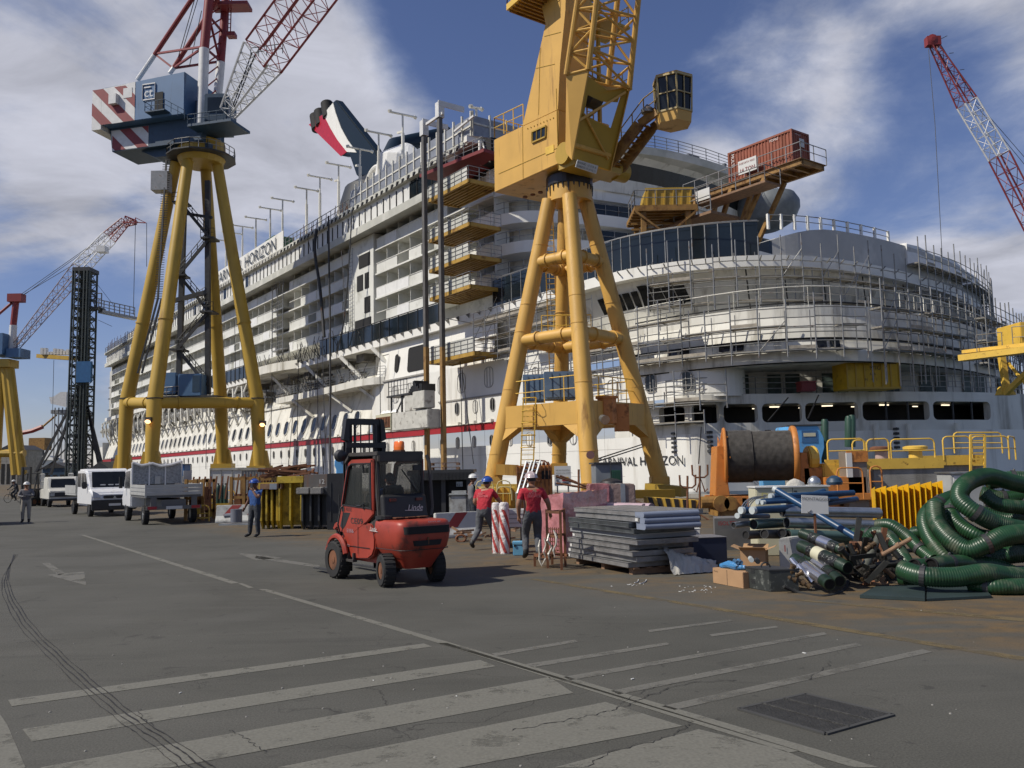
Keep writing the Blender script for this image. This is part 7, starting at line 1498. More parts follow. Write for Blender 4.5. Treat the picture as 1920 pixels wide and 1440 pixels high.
for s_ in (-1,1):
    x = s_*.575
    g = MB(); g.prism(yz([(-.17,1.22),(-.13,1.32),(.74,1.36),(.82,1.34),(.93,1.02),(.95,.86),(.6,.84),(.3,.87),(-.02,1.08)],x),(-s_*.06,0,0))
    g.prism(yz([(-.17,1.22),(-.17,2.2),(-.11,2.12),(-.13,1.32)],x),(-s_*.06,0,0)); g.prism(yz([(-.17,2.2),(.38,2.2),(.56,2.12),(.50,2.06),(.36,2.12),(-.11,2.12)],x),(-s_*.06,0,0)); g.prism(yz([(.56,2.12),(.82,1.34),(.74,1.36),(.50,2.06)],x),(-s_*.06,0,0))
    dr = g.B('door',mRed2,FK,bevel=.012)
    g = MB(); g.prism(yz(DI,x-s_*.03),(-s_*.01,0,0)); g.B('door_window',mat('cab side glass',(.03,.035,.035),.08,alpha=.5,spec=.8),dr)
    g = MB(); g.path(yz(DI,x+s_*.004),.018,n=5,closed=True); g.B('window_seal',mBlk,dr)
    g = MB(); g.prism(yz([(.72,1.22),(.42,1.22),(.62,.98),(.74,.9),(.84,.96)],x+s_*.003),(-s_*.004,0,0)); g.B('black_door_panel',mBlk,dr)
g = MB(); nx = Vc((0,-1,0)); lx = -.58
g.text('P03SE',(lx,.60,1.25),(0,-1,0),Z,.1,.003); g.text('CE09',(lx,.40,1.03),(0,-1,0),Z,.15,.003); g.box(lx-.004,lx,.66,.76,1.24,1.32); g.B('door_code',mInk,FK)
g = MB(); g.text('E1806',(lx,.55,.82+.04),(0,-1,0),Z,.1,.003); g.text('FRISIA',(-.583,.62,.60),(0,-1,0),Z,.07,.003); g.B('door_number',mat('worn lilac marking',(.38,.25,.28),.7),FK)
# the word-mark in white script-like letters on the rear panel and side
g = MB(); g.loft([rr(.50,-.42,-.2,1.16,.06),rr(.49,-.36,-.2,1.52,.06),rr(.46,-.3,-.2,1.56,.04)]); rp = g.B('rear_panel',mBlk,FK,sm=1)
def oblique(mb,body,o,right,up,size):
    mb.text(body,o,right,Vector(up)+Vector(right).normalized()*.28,size,.004)
g = MB(); oblique(g, 'Linde',(.02,-.415,1.27),(1,0,0),Vc((0,.06,1)),.155); g.beam((-.03,-.405,1.275),(.36,-.405,1.255),.006,.01); g.B('rear_wordmark',mPaper,FK)
g = MB(); oblique(g, 'Linde',(-.592,-.38,.93),(0,-1,0),Z,.11); g.beam((-.592,-.36,.935),(-.592,-.66,.925),.005,.008); g.B('side_wordmark',mPaper,FK)
g = MB(); g.text('PORTATA 3000',(.0,-1.43,1.085),(1,0,0),Z,.04,.03); g.B('rating_plate',mPaper,FK)
g = MB(); 
for s_ in (-.28,.3): g.box(s_-.07,s_+.07,-.40,-.37,1.44,1.49)
g.B('tail_light',mat('dim red lamp',(.10,.015,.012),.3),rp,each=True)
g = MB(); g.box(-.46,.46,-.2,-.185,1.55,2.14); g.B('rear_window',mat('cab rear glass',(.02,.025,.028),.06,alpha=.35,spec=.8),FK)
g = MB(); g.quad((-.46,.78,1.3),(.46,.78,1.3),(.46,.62,2.12),(-.46,.62,2.12)); g.B('front_window',mat('cab side glass',(.03,.035,.035),.08),FK,rc=0)
g = MB(); g.beam((.02,-.22,2.0),(.36,-.23,1.6),.018); g.B('rear_wiper',mBlk,FK)
g = MB(); g.path([(.56,-.26,2.26),(.60,-.30,2.1),(.60,-.34,1.7),(.60,-.38,1.3),(.56,-.40,1.16)],.035,n=6); g.B('rear_pillar_guard',mBlkF,FK)
g = MB(); g.box(.26,.44,-.26,-.22,1.98,2.08); g.B('inner_mirror',mBlk,FK)
c = Vc((.12,-.05,z_r+.05)); g = MB(); g.lathe([(.1,0),(.1,.03)],c,n=14); g.B('beacon_base',mRust,FK); g = MB(); g.lathe([(.085,.03),(.09,.08),(.085,.17),(.07,.19)],c,n=16); g.B('beacon_lens',mat('orange beacon',(.75,.16,.02),.25,coat=.4),FK,sm=1)
g = MB(); g.lathe([(.02,-.09),(.1,-.05),(.12,.05),(.02,.08)],(-.62,.62,2.28),(0,1,0),14); g.lathe([(.02,-.09),(.1,-.05),(.12,.05),(.02,.08)],(.62,.62,2.28),(0,1,0),14); g.B('work_light',mBlk,FK,sm=1)
g = MB(); g.box(-.24,.24,-.02,.3,1.0,1.18); g.box(-.22,.22,-.08,.02,1.18,1.72); g.B('seat',mBlk,FK,bevel=.04)
g = MB(); g.tube((0,.68,1.2),(0,.5,1.42),.02,n=6); g.path([(.17*cos(t_),.5+.06*sin(t_),1.42+.16*sin(t_)) for t_ in [pi*i/8 for i in range(16)]],.015,n=5,closed=True); g.B('steering_wheel',mBlk,FK)
# wheels
def wheel(x,y,r,w_,yaw=0.,hub=mRust,parent=FK):
    c = Vc((x,y,r)); ax = Vc((cos(yaw),sin(yaw),0)); g = MB(); g.lathe([(r*.55,-w_/2),(r*.9,-w_/2),(r*.98,-w_*.38),(r,-w_*.2),(r,w_*.2),(r*.98,w_*.38),(r*.9,w_/2),(r*.55,w_/2)],c,ax,28,False)
    for k in range(22):
        a_ = 2*pi*k/22; rd = Vc((0,0,1))*sin(a_)+Vc((-ax.y,ax.x,0))*cos(a_); tg = Vc((0,0,1))*cos(a_)-Vc((-ax.y,ax.x,0))*sin(a_)
        g.hexa(c+rd*(r-.01)-ax*w_*.42-tg*.018,ax*w_*.84,tg*.036,rd*.018)
    o = g.B('wheel',mTyre,parent,sm=1,ang=40); g = MB(); g.lathe([(r*.56,-w_*.42),(r*.5,-w_*.3),(r*.22,-w_*.25),(r*.2,-w_*.45),(.01,-w_*.48)],c,ax,18); g.lathe([(r*.56,w_*.42),(r*.5,w_*.3),(r*.22,w_*.25),(r*.2,w_*.45),(.01,w_*.48)],c,ax,18); [g.tube(c+sd2*(w_*.3)*ax+(Vc((-ax.y,ax.x,0))*cos(q_)+Z*sin(q_))*r*.36,c+sd2*(w_*.36)*ax+(Vc((-ax.y,ax.x,0))*cos(q_)+Z*sin(q_))*r*.36,r*.05,n=6) for sd2 in (-1,1) for q_ in [pi*k/3 for k in range(6)]]; g.B('rim',hub,o,sm=1); return o
wheel(-.50,-.88,.28,.22,-.22); wheel(.50,-.88,.28,.22,-.22); wheel(-.56,.85,.35,.26); wheel(.56,.85,.35,.26)
# mast
def colm(mb,x,y0,z0_,z1_,w_=.09,d=.13,t=.022):
    mb.box(x-w_/2,x+w_/2,y0,y0+t,z0_,z1_); mb.box(x-w_/2,x+w_/2,y0+d-t,y0+d,z0_,z1_); mb.box(x-t/2,x+t/2,y0,y0+d,z0_,z1_)
g = MB()
for s_ in (-1,1): colm(g,s_*.42,1.22,.08,2.55); g.box(s_*.42-.055,s_*.42+.055,1.2,1.36,.08,2.5) if False else None
g.box(-.46,.46,1.2,1.24,.3,.42); g.box(-.46,.46,1.2,1.24,2.43,2.53); g.box(-.46,.46,1.2,1.24,1.3,1.38); g.B('outer_mast',mBlk,FK)
g = MB()
for s_ in (-1,1): colm(g,s_*.33,1.3,.1,2.98,.1,.14); g.tube((s_*.24,1.26,.3),(s_*.24,1.26,2.9),.03,n=8)
g.box(-.40,.40,1.28,1.36,2.88,3.0); g.box(-.38,.38,1.3,1.36,1.95,2.05)
for s_ in (-1,1): g.prism([(s_*.38,1.25,2.55),(s_*.5,1.25,2.6),(s_*.44,1.25,2.98),(s_*.36,1.25,3.0)],(0,.14,0))
g.B('inner_mast',mBlk,FK)
g = MB()
for s_ in (-.1,.1): g.tube((s_,1.27,.5),(s_,1.27,2.9),.014,n=5)
g.path([(-.5,1.1,1.4),(-.62,1.15,1.3),(-.66,1.2,1.0),(-.55,1.25,.7)],.018,n=5); g.B('lift_chain_and_hose',mBlkF,FK)
g = MB(); g.box(-.52,.52,1.44,1.49,.9,1.0); g.box(-.52,.52,1.44,1.49,.35,.45)
for k in range(10): g.box(-.5+k*.11,-.485+k*.11,1.45,1.47,1.0,1.55)
for k in range(26): g.box(-.3,.3,1.42,1.425,1.9+k*.022,1.903+k*.022); 
for k in range(18): g.box(-.3+k*.034,-.297+k*.034,1.42,1.425,1.9,2.48)
g.B('carriage',mBlk,FK)
for s_ in (-1,1):
    g = MB(); g.box(s_*.45-.06,s_*.45+.06,1.5,1.56,.1,1.0); g.prism([(s_*.45-.06,1.5,.06),(s_*.45-.06,2.6,.06),(s_*.45-.06,2.6,.08),(s_*.45-.06,1.5,.11)],(.12,0,0)); g.B('fork',mDarkSteel,FK)
CABP = 'cab_frame door black_door_panel rear_panel rear_wordmark rear_window rear_wiper rear_pillar_guard inner_mirror beacon_base beacon_lens seat door_code door_number'.split()
MAST = 'outer_mast inner_mast lift_chain_and_hose carriage fork'.split()
def shape_fk(o,top):
    for c in kids(o):
        n_ = c.name.split('.')[0] if top is None else top
        if c.type == 'MESH' and n_ not in ('wheel', 'mudguard', 'front_window', 'work_light'):
            for v in c.data.vertices:
                v.co.x *= .92
                if n_ in CABP: v.co.y -= .32*max(0,min(1,(.35-v.co.y)/.55))
                if n_ in MAST: v.co.y -= .42
        shape_fk(c,n_)
shape_fk(FK,None)
FK.rotation_euler = (0,0,math.atan2(-U.x,U.y)+.02)
_a = (G(722,1100)+G(818,1092))/2
FK.location = _a+U*.95+V*.03
# ================================================================ people
def person(lab,loc,rz,J,mats_,hat=None,scale=1.,hold=None,facing=0.,cat='person',name='person',grp=None,headtilt=(0,0),shirt_back=None):
    """one continuous skinned body; J overrides joint positions (person faces +Y, x to their right)"""
    K = dict(pel=(0,0,.93),wai=(0,0,1.08),che=(0,.0,1.30),nek=(0,-.01,1.47),hed=(0,.02,1.56),
             shR=(.19,-.01,1.41),elR=(.25,-.02,1.13),wrR=(.26,.06,.88),shL=(-.19,-.01,1.41),elL=(-.25,-.02,1.13),wrL=(-.26,.06,.88),
             hiR=(.095,0,.88),knR=(.11,.02,.49),anR=(.11,-.02,.09),toR=(.13,.15,.04),hiL=(-.095,0,.88),knL=(-.11,.02,.49),anL=(-.11,-.02,.09),toL=(-.13,.15,.04))
    K.update(J); K = {k: Vector(v) for k,v in K.items()}
    names = list(K); E_ = [('pel', 'wai'),('wai', 'che'),('che', 'nek'),('nek', 'hed')]
    R = dict(pel=(.165,.125),wai=(.155,.115),che=(.18,.125),nek=(.062,.062),hed=(.055,.055),sh=(.075,.075),el=(.052,.052),wr=(.032,.03),hi=(.105,.11),kn=(.075,.075),an=(.06,.058),to=(.045,.04))
    for s_ in 'RL': E_ += [('che', 'sh'+s_),('sh'+s_, 'el'+s_),('el'+s_, 'wr'+s_),('pel', 'hi'+s_),('hi'+s_, 'kn'+s_),('kn'+s_, 'an'+s_),('an'+s_, 'to'+s_)]
    me = bpy.data.meshes.new('b'); me.from_pydata([tuple(K[n_]) for n_ in names],[(names.index(a),names.index(b)) for a,b in E_],[])
    ob = bpy.data.objects.new('b',me); sc.collection.objects.link(ob); ob.modifiers.new('s', 'SKIN'); sd = ob.modifiers.new('u', 'SUBSURF'); sd.levels = 2
    for i,n_ in enumerate(names):
        r_ = R.get(n_) or R[n_[:2]]; me.skin_vertices[0].data[i].radius = r_; me.skin_vertices[0].data[i].use_root = (n_ == 'pel')
    dg = bpy.context.evaluated_depsgraph_get(); ev = ob.evaluated_get(dg).to_mesh(); g = MB(); g.add([v.co.copy() for v in ev.vertices],[tuple(p.vertices) for p in ev.polygons]); ob.evaluated_get(dg).to_mesh_clear(); bpy.data.objects.remove(ob)
    # hands: palm and five bent fingers on each wrist
    for s_ in 'RL':
        wr,el = K['wr'+s_],K['el'+s_]; d = (wr-el).normalized(); sg = 1 if s_ == 'R' else -1; inn_ = Vc((-sg,0,0)); sd_ = d.cross(inn_); sd_ = sd_.normalized() if sd_.length > .1 else Vc((0,1,0)); inn_ = sd_.cross(d).normalized()*(1 if sd_.cross(d).dot(inn_) > 0 else -1)
        g.path([wr-d*.02,wr+d*.03,wr+d*.07,wr+d*.095],[.028,.034,.036,.026],n=8)
        for k in range(4):
            b_ = wr+d*.085+sd_*(.027-.018*k); l_ = (.07,.078,.072,.056)[k]; g.path([b_,b_+d*l_*.5+inn_*.008,b_+d*l_*.85+inn_*.03],[.010,.009,.0075],n=6)
        b_ = wr+d*.03+sd_*.03; g.path([b_,b_+d*.03+sd_*.025+inn_*.012,b_+d*.06+sd_*.028+inn_*.025],[.012,.010,.009],n=6)
    hc = K['hed']+Vc((0,.015,.085)); f_ = Matrix.Rotation(facing,3, 'Z')@Matrix.Rotation(headtilt[0],3, 'X'); hv = []
    rings = []
    for i in range(11):
        th = pi*i/10; zz_ = -cos(th)*.125; rr_ = sin(th); ring_ = []
        for j in range(16):
            a_ = 2*pi*j/16; x = .078*rr_*cos(a_); y = .098*rr_*sin(a_)
            if y > 0 and zz_ < -.03: y *= .88; x *= .86
            if j == 4 and 4 <= i <= 5: y += .022
            if j == 4 and i == 3: y += .006
            ring_.append(hc+f_@Vc((x,y,zz_)))
        rings.append(ring_)
    nb = len(g.f); g.loft(rings)
    for sg in (-1,1): g.lathe([(.004,-.008),(.026,-.004),(.026,.006),(.006,.01)],hc+f_@Vc((sg*.079,-.005,-.01)),f_@Vc((sg,0,0)),10)
    nskin = len(g.f)
    root = thing(name,lab,cat,(0,0,0),grp)
    bo = g.B('body',mats_['skin'],root,sm=1,ang=60,rc=1); me = bo.data
    for m_ in (mats_['shirt'],mats_['pants'],mats_['boots']): me.materials.append(m_)
    def dseg(p,a,b): ab = b-a; t = max(0,min(1,(p-a).dot(ab)/ab.length_squared)); return (p-(a+ab*t)).length,t
    for qi,p in enumerate(me.polygons):
        if qi >= nb: continue
        c = p.center; best = (9,0)
        for a,b in E_:
            d,t = dseg(c,K[a],K[b]); 
            if b[:2] == 'to': s_ = 3
            elif b[:2] == 'an': s_ = 3 if t > .82 else 2
            elif b[:2] in ('kn', 'hi'): s_ = 2
            elif b[:2] == 'wr': s_ = 0 if not mats_.get('long') else 1
            elif b[:2] == 'el': s_ = 1 if (t < .62 or mats_.get('long')) else 0
            elif b == 'hed': s_ = 0
            elif b == 'wai': s_ = 2 if t < .45 else 1
            elif b == 'nek': s_ = 1 if t < .75 else 0
            else: s_ = 1
            if d < best[0]: best = (d,s_)
        p.material_index = best[1]
    g = MB()
    for sg in (-1,1): g.lathe([(.001,-.004),(.011,0),(.001,.006)],hc+f_@Vc((sg*.03,.088,.012)),f_@Vc((0,1,0)),8)
    g.beam(hc+f_@Vc((-.022,.089,-.058)),hc+f_@Vc((.022,.089,-.058)),.006); g.B('eyes_and_mouth',mHair,root)
    g = MB(); rings = []
    for i in range(7):
        th = pi*(.42+.58*i/6) if True else 0; rings.append([hc+f_@Vc((.086*sin(th)*cos(a_),.104*sin(th)*sin(a_)*(1 if sin(a_) < .3 else .93),-cos(th)*.134+(.045 if (i == 0 and sin(a_) > .2) else 0))) for a_ in [2*pi*j/16 for j in range(16)]])
    g.loft(rings); g.B('hair',mHair,root,sm=1)
    if hat:
        g = MB(); hr = []
        for i in range(8):
            th = pi/2*i/7; hr.append([hc+f_@Vc((.125*cos(th)*cos(a_)*.95,.138*cos(th)*sin(a_),.045+.115*sin(th))) for a_ in [2*pi*j/20 for j in range(20)]])
        g.loft([[hc+f_@Vc((.128*cos(a_),(.145+(.045 if sin(a_) > .3 else 0))*sin(a_),.035)) for a_ in [2*pi*j/20 for j in range(20)]]]+hr); g.path([hc+f_@Vc((0,.13*cos(t_),.05+.115*sin(t_))) for t_ in [pi*i/10 for i in range(11)]],.014,n=6); g.B('helmet',hat,root,sm=1)
    if shirt_back:
        g = MB(); c = K['che']; g.text(shirt_back[0],(-.1,c.y-.142,1.33),(1,0,0),(0,.05,1),shirt_back[1],.012); g.text(shirt_back[2],(-.12,c.y-.142,1.28),(1,0,0),(0,.05,1),shirt_back[1]*.8,.012)
        for k in range(3): g.beam((-.04+k*.04,c.y-.15,1.38),(0,c.y-.15,1.42),.006)
        g.B('shirt_print',mat('faded print',(.5,.2,.2),.8),root)
    if hold: hold(root,K,hc)
    root.location = loc; root.rotation_euler = (0,0,rz); root.scale = (scale*1.12,scale*1.12,scale); return root
bR = dict(skin=mSkin,shirt=mShirtR,pants=mPants,boots=mBoot)
def phone(root,K,hc):
    g = MB(); c = (K['wrL']+Vc((.02,.03,.1))); g.box(c.x-.045,c.x+.045,c.y-.005,c.y+.005,c.z-.01,c.z+.13); g.B('phone',mBlk,root)
person('man in blue shirt and blue helmet holding a camera to his face',G(478,1007),rad(150),dict(elL=(-.30,.20,1.22),wrL=(-.14,.22,1.44),elR=(.30,-.06,1.16),wrR=(.38,.02,.92),knR=(.12,.05,.49),anR=(.14,.06,.09),toR=(.18,.22,.04)),dict(skin=mSkin2,shirt=mShirtB,pants=mPantsD,boots=mBoot),mHelmB,1.0,phone)
person('man in red t-shirt with dark blue helmet striding past the wrapped rolls',G(908,1030),rad(-28),dict(pel=(0,.02,.93),che=(0,.08,1.30),nek=(0,.12,1.46),hed=(.0,.17,1.54),shR=(.19,.09,1.41),shL=(-.19,.07,1.41),elR=(.25,.25,1.18),wrR=(.2,.45,1.12),elL=(-.24,.02,1.14),wrL=(-.2,.2,1.0),hiL=(-.095,0,.88),knL=(-.13,.0,.48),anL=(-.16,-.28,.16),toL=(-.17,-.16,.06),knR=(.11,.22,.50),anR=(.12,.24,.09),toR=(.14,.42,.05)),bR,mHelmB,1.0,shirt_back=('FIN',.08, 'CANTIERI'),facing=-.3)
person('man in red t-shirt with silvery helmet walking away beside the pink bundle',G(1000,1050),rad(14),dict(che=(0,.03,1.31),elR=(.30,-.03,1.15),wrR=(.37,.10,.93),elL=(-.27,-.04,1.14),wrL=(-.24,.06,.88),knL=(-.10,.16,.50),anL=(-.13,.02,.13),toL=(-.14,.16,.05),knR=(.12,.10,.50),anR=(.08,-.12,.11),toR=(.1,.04,.04)),bR,mat('silver helmet',(.55,.45,.44),.25,metal=.3),1.05,shirt_back=('AVS',.09, 'SERVICE'),facing=.25)
person('man in white helmet, grey shirt and pale trousers standing left of the old pickup',G(48,980),rad(-160),dict(elL=(-.26,.1,1.18),wrL=(-.08,.28,1.2),elR=(.26,.1,1.18),wrR=(.1,.3,1.16)),dict(skin=mSkin,shirt=mShirtG,pants=mPantsL,boots=mBoot,long=1),mHelmW,1.0)
o_ = person('man with white helmet half hidden beside the black container',P(886,960,28.5)*1,rad(-70),dict(elR=(.3,.15,1.2),wrR=(.35,.4,1.1)),dict(skin=mSkin2,shirt=mShirtG,pants=mPantsD,boots=mBoot),mHelmW,1.0); o_.location.z = 0
# driver, seated
dv = person('driver in a blue shirt seated in the forklift cab',(0,0,0),0,dict(pel=(0,.08,.93),hiR=(.1,.12,.92),hiL=(-.1,.12,.92),knR=(.13,.5,.98),knL=(-.13,.5,.98),anR=(.13,.6,.62),anL=(-.13,.6,.62),toR=(.13,.73,.58),toL=(-.13,.73,.58),elR=(.27,.2,1.18),wrR=(.14,.42,1.2),elL=(-.27,.2,1.18),wrL=(-.14,.42,1.2)),dict(skin=mSkin2,shirt=mShirtB,pants=mPantsD,boots=mBoot),None,.95)
g = MB(); g.text('FRISIA',(-.12,-.14,1.33),(1,0,0),(0,.05,1),.07,.012); g.B('shirt_print',mPaper,dv)
dv.location = FK.location+FK.rotation_euler.to_matrix()@Vc((0,-.16,.26)); dv.rotation_euler = FK.rotation_euler
# cyclist far left
CY = thing('bicycle', 'dark bicycle ridden by a man at the far left behind the standing worker', 'bicycle'); a = G(26,942)
def bike(o):
    for y_ in (-.52,.52):
        g = MB(); g.path([(0,y_+.33*cos(t_),.34+.33*sin(t_)) for t_ in [pi*i/10 for i in range(20)]],.02,n=6,closed=True); w_ = g.B('wheel',mTyre,o,sm=1); g = MB()
        for k in range(10): t_ = k*pi/5; g.tube((0,y_,.34),(0,y_+.32*cos(t_),.34+.32*sin(t_)),.004,n=3)
        g.B('spokes',mSteel,w_)
    g = MB()
    for p_,q_ in (((0,-.52,.34),(0,-.12,.32)),((0,-.12,.32),(0,-.25,.85)),((0,-.52,.34),(0,-.22,.75)),((0,-.22,.75),(0,.38,.78)),((0,-.12,.32),(0,.36,.7)),((0,.52,.34),(0,.34,1.0)),((-.28,.3,1.05),(.28,.3,1.05))): g.tube(p_,q_,.02,n=6)
    g.B('frame',mDarkSteel,o); g = MB(); g.box(-.08,.08,-.38,-.12,.86,.92); g.B('saddle',mBlk,o,bevel=.02)
bike(CY); CY.location = a; CY.rotation_euler = (0,0,rad(155))
cyc = person('man with white helmet riding the bicycle at the far left',(0,0,0),0,dict(pel=(0,-.22,1.0),wai=(0,-.18,1.12),che=(0,-.05,1.34),nek=(0,.02,1.5),hed=(0,.06,1.57),shR=(.19,-.02,1.44),shL=(-.19,-.02,1.44),elR=(.26,.1,1.22),wrR=(.25,.27,1.08),elL=(-.26,.1,1.22),wrL=(-.25,.27,1.08),hiR=(.1,-.2,.95),hiL=(-.1,-.2,.95),knR=(.12,.14,.72),knL=(-.12,.1,.6),anR=(.12,-.02,.36),anL=(-.12,-.08,.2),toR=(.12,.12,.32),toL=(-.12,.06,.16)),dict(skin=mSkin2,shirt=mPantsD,pants=mPantsD,boots=mBoot,long=1),mHelmW,1.); cyc.location = a; cyc.rotation_euler = CY.rotation_euler
# ================================================================ vehicles
def veh_wheels(o,W_,ys,r=.33,hub=mGalv):
    for y in ys:
        for s_ in (-1,1): wheel(s_*(W_/2-.12),y,r,.2,0,hub,o)
# white dropside truck seen from the rear-left, facing away (+Y)
TR = thing('dropside_truck', 'white flatbed truck with aluminium dropsides and a mesh tarp, seen from the rear', 'truck')
g = MB(); g.box(-.95,.95,-1.9,1.35,.98,1.06); g.box(-.42,.42,-1.9,3.2,.62,.9); g.box(-.95,.95,-1.98,-1.92,.55,.68); g.box(-.8,-.6,-1.95,-1.9,.6,1.0); g.box(.6,.8,-1.95,-1.9,.6,1.0); g.B('chassis',mat('chassis grey',(.12,.12,.115),.6),TR)
g = MB()
for s_ in (-1,1):
    for k in range(3): g.box(s_*.97-.015,s_*.97+.015,-1.9,1.35,1.06+k*.135,1.18+k*.135)
for k in range(3): g.box(-.97,.97,-1.93,-1.90,1.06+k*.135,1.18+k*.135)
for x in (-.97,.97): g.box(x-.03,x+.03,-1.94,-1.88,1.0,1.48)
g.B('dropside',mTruckG,TR,bevel=.008)
g = MB(); g.box(-.9,.9,1.3,1.34,1.45,2.25); g.B('mesh_headboard',mat('mesh headboard',(.30,.31,.31),.6,var=.35,scale=14),TR); g = MB()
for x in (-.92,-.3,.3,.92): g.box(x-.025,x+.025,1.26,1.32,1.05,2.32)
g.path([(-.92,1.24,2.3),(-.6,1.2,2.18),(-.2,1.22,2.26),(.1,1.2,2.15),(.5,1.22,2.2),(.92,1.24,2.34)],.06,n=6); g.box(-.97,-.93,-1.2,1.3,1.5,1.54) if False else None; g.B('rolled_tarp',mTarp,TR,sm=1)
g = MB(); g.box(-.1,.1,1.2,1.29,1.45,1.75); g.box(.94,1.25,1.0,1.1,1.5,1.95); g.B('load_items',mTruckG,TR)
g = MB(); g.prism(yz([(1.5,.55),(3.4,.55),(3.55,.9),(3.2,1.25),(2.7,2.05),(1.5,2.1)],-.93),(1.86,0,0)); cb2 = g.B('cab',mVan,TR,bevel=.05); g = MB()
for s_ in (-1,1): g.prism(yz([(1.7,1.3),(2.95,1.3),(2.6,1.95),(1.7,1.98)],s_*.935),(s_*.01,0,0))
g.box(-.7,.7,1.49,1.495,1.4,1.95); g.B('cab_glass',mDarkGlass,cb2)
g = MB(); g.box(-1.2,-1.08,2.5,2.6,1.3,1.75); g.B('side_mirror',mBlk,TR)
g = MB(); g.box(-.28,.28,-1.99,-1.985,.56,.67); g.B('number_plate',mPaper,TR); g = MB()
for s_ in (-.75,.75): g.box(s_-.15,s_+.15,-2.0,-1.98,.57,.67)
g.B('tail_light',mRed,TR); veh_wheels(TR,1.9,(-1.1,2.6),.34)
def place(o,pL,pR,base_y,e_,yaw,k):
    yaw = rad(yaw); o.rotation_euler = (0,0,yaw); o.scale = (k,)*3; o.location = (G(*pL)+G(*pR))/2-Matrix.Rotation(yaw,3, 'Z')@Vc((0,base_y*k,0))
place(TR,(275,983),(358,980),-1.1,0,33,1.1)
# white crew cab van-truck facing the camera (front toward -Y)
VN = thing('crew_cab_truck', 'white crew cab dropside truck facing the camera beside the flatbed', 'truck')
g = MB(); sec = [(-2.35,.5),(-2.42,.95),(-2.3,1.12),(-1.62,1.3),(-.95,2.12),(-.5,2.24),(1.0,2.24),(1.1,2.1),(1.12,.5)]
n1_,n2_ = yz(sec,-.97),yz(sec,.97); g.prism(n1_,(1.94,0,0)); vb = g.B('body',mVan,VN,bevel=.09,sm=1)
g = MB(); g.quad((-.82,-1.60,1.34),(.82,-1.60,1.34),(.74,-1.0,2.07),(-.74,-1.0,2.07)); ws = g.B('windscreen',mDarkGlass,VN,rc=0); ws.location.y = -.03; ws.location.z = .02
g = MB()
for s_ in (-1,1):
    g.prism(yz([(-1.35,1.38),(-.72,1.38),(-.72,2.02),(-.92,2.0)],s_*.972),(s_*.01,0,0)); g.prism(yz([(-.6,1.38),(.1,1.38),(.1,2.04),(-.6,2.04)],s_*.972),(s_*.01,0,0)); g.prism(yz([(.25,1.38),(.95,1.38),(.95,2.04),(.25,2.04)],s_*.972),(s_*.01,0,0))
g.B('side_window',mDarkGlass,vb)
g = MB(); g.box(-.98,.98,-2.5,-2.3,.3,.78); g.box(-.5,.5,-2.46,-2.38,.84,.98); g.B('bumper',mBlk,VN,bevel=.04)
for s_ in (-1,1):
    g = MB(); g.prism([(s_*.92,-2.43,.88),(s_*.6,-2.45,.9),(s_*.66,-2.40,1.05),(s_*.92,-2.3,1.2)],(0,.05,0)); g.B('headlight',mat('headlamp glass',(.35,.36,.37),.1,metal=.5),VN)
    g = MB(); g.box(s_*1.0-.0,s_*1.2,-1.35,-1.25,1.3,1.62) if s_ > 0 else g.box(-1.2,-1.0,-1.35,-1.25,1.3,1.62); g.B('side_mirror',mBlk,VN,bevel=.03)
g = MB(); g.box(-.26,.26,-2.52,-2.505,.5,.61); g.B('number_plate',mPaper,VN)
g = MB(); g.prism([(0,-2.47,.96),(.07,-2.47,.86),(0,-2.47,.80),(-.07,-2.47,.86)],(0,-.02,0)); g.B('front_badge',mGalv,VN)
g = MB()
for x in (-.45,-.1,.2): g.box(x,x+.22,-1.56,-1.55,1.42,1.5)
g.B('dashboard_papers',mPaper,VN)
g = MB(); g.box(-1.02,1.02,1.2,4.0,.95,1.05)
for s_ in (-1,1): g.box(s_*1.02-.015,s_*1.02+.015,1.2,4.0,1.05,1.45)
g.box(-1.02,1.02,1.2,1.25,1.05,1.9); g.B('load_bed',mTruckG,VN); veh_wheels(VN,1.94,(-1.55,2.3),.33,mDarkSteel)
place(VN,(172,968),(240,966),-1.55,0,37,1.05)
# older small pickup
OP = thing('old_pickup', 'older small white pickup facing the camera further back', 'pickup truck')
g = MB(); sec = [(-2.1,.45),(-2.12,.95),(-1.5,1.12),(-1.0,1.72),(-.7,1.8),(.2,1.8),(.3,1.1),(2.1,1.05),(2.1,.45)]; g.prism(yz(sec,-.84),(1.68,0,0)); ob_ = g.B('body',mat('cream vehicle paint',(.52,.51,.46),.4),OP,bevel=.05)
g = MB(); g.quad((-.7,-1.46,1.17),(.7,-1.46,1.17),(.62,-1.04,1.68),(-.62,-1.04,1.68)); w_ = g.B('windscreen',mDarkGlass,OP,rc=0); w_.location.y = -.04
g = MB(); g.box(-.8,.8,-2.16,-2.1,.62,.88); g.box(-.85,.85,-2.2,-2.08,.38,.5); g.B('grille',mBlk,OP); g = MB(); g.box(-.78,-.56,-2.17,-2.15,.66,.84); g.box(.56,.78,-2.17,-2.15,.66,.84); g.B('headlight',mGalv,OP); g = MB(); g.rail([(-.8,.4,1.1),(-.8,2.0,1.1)],.9,.03,.6); g.rail([(.8,.4,1.1),(.8,2.0,1.1)],.9,.03,.6); g.B('load_rails',mTruckG,OP); veh_wheels(OP,1.66,(-1.35,1.3),.3,mDarkSteel)
place(OP,(92,950),(143,950),-1.35,0,36,1.1)
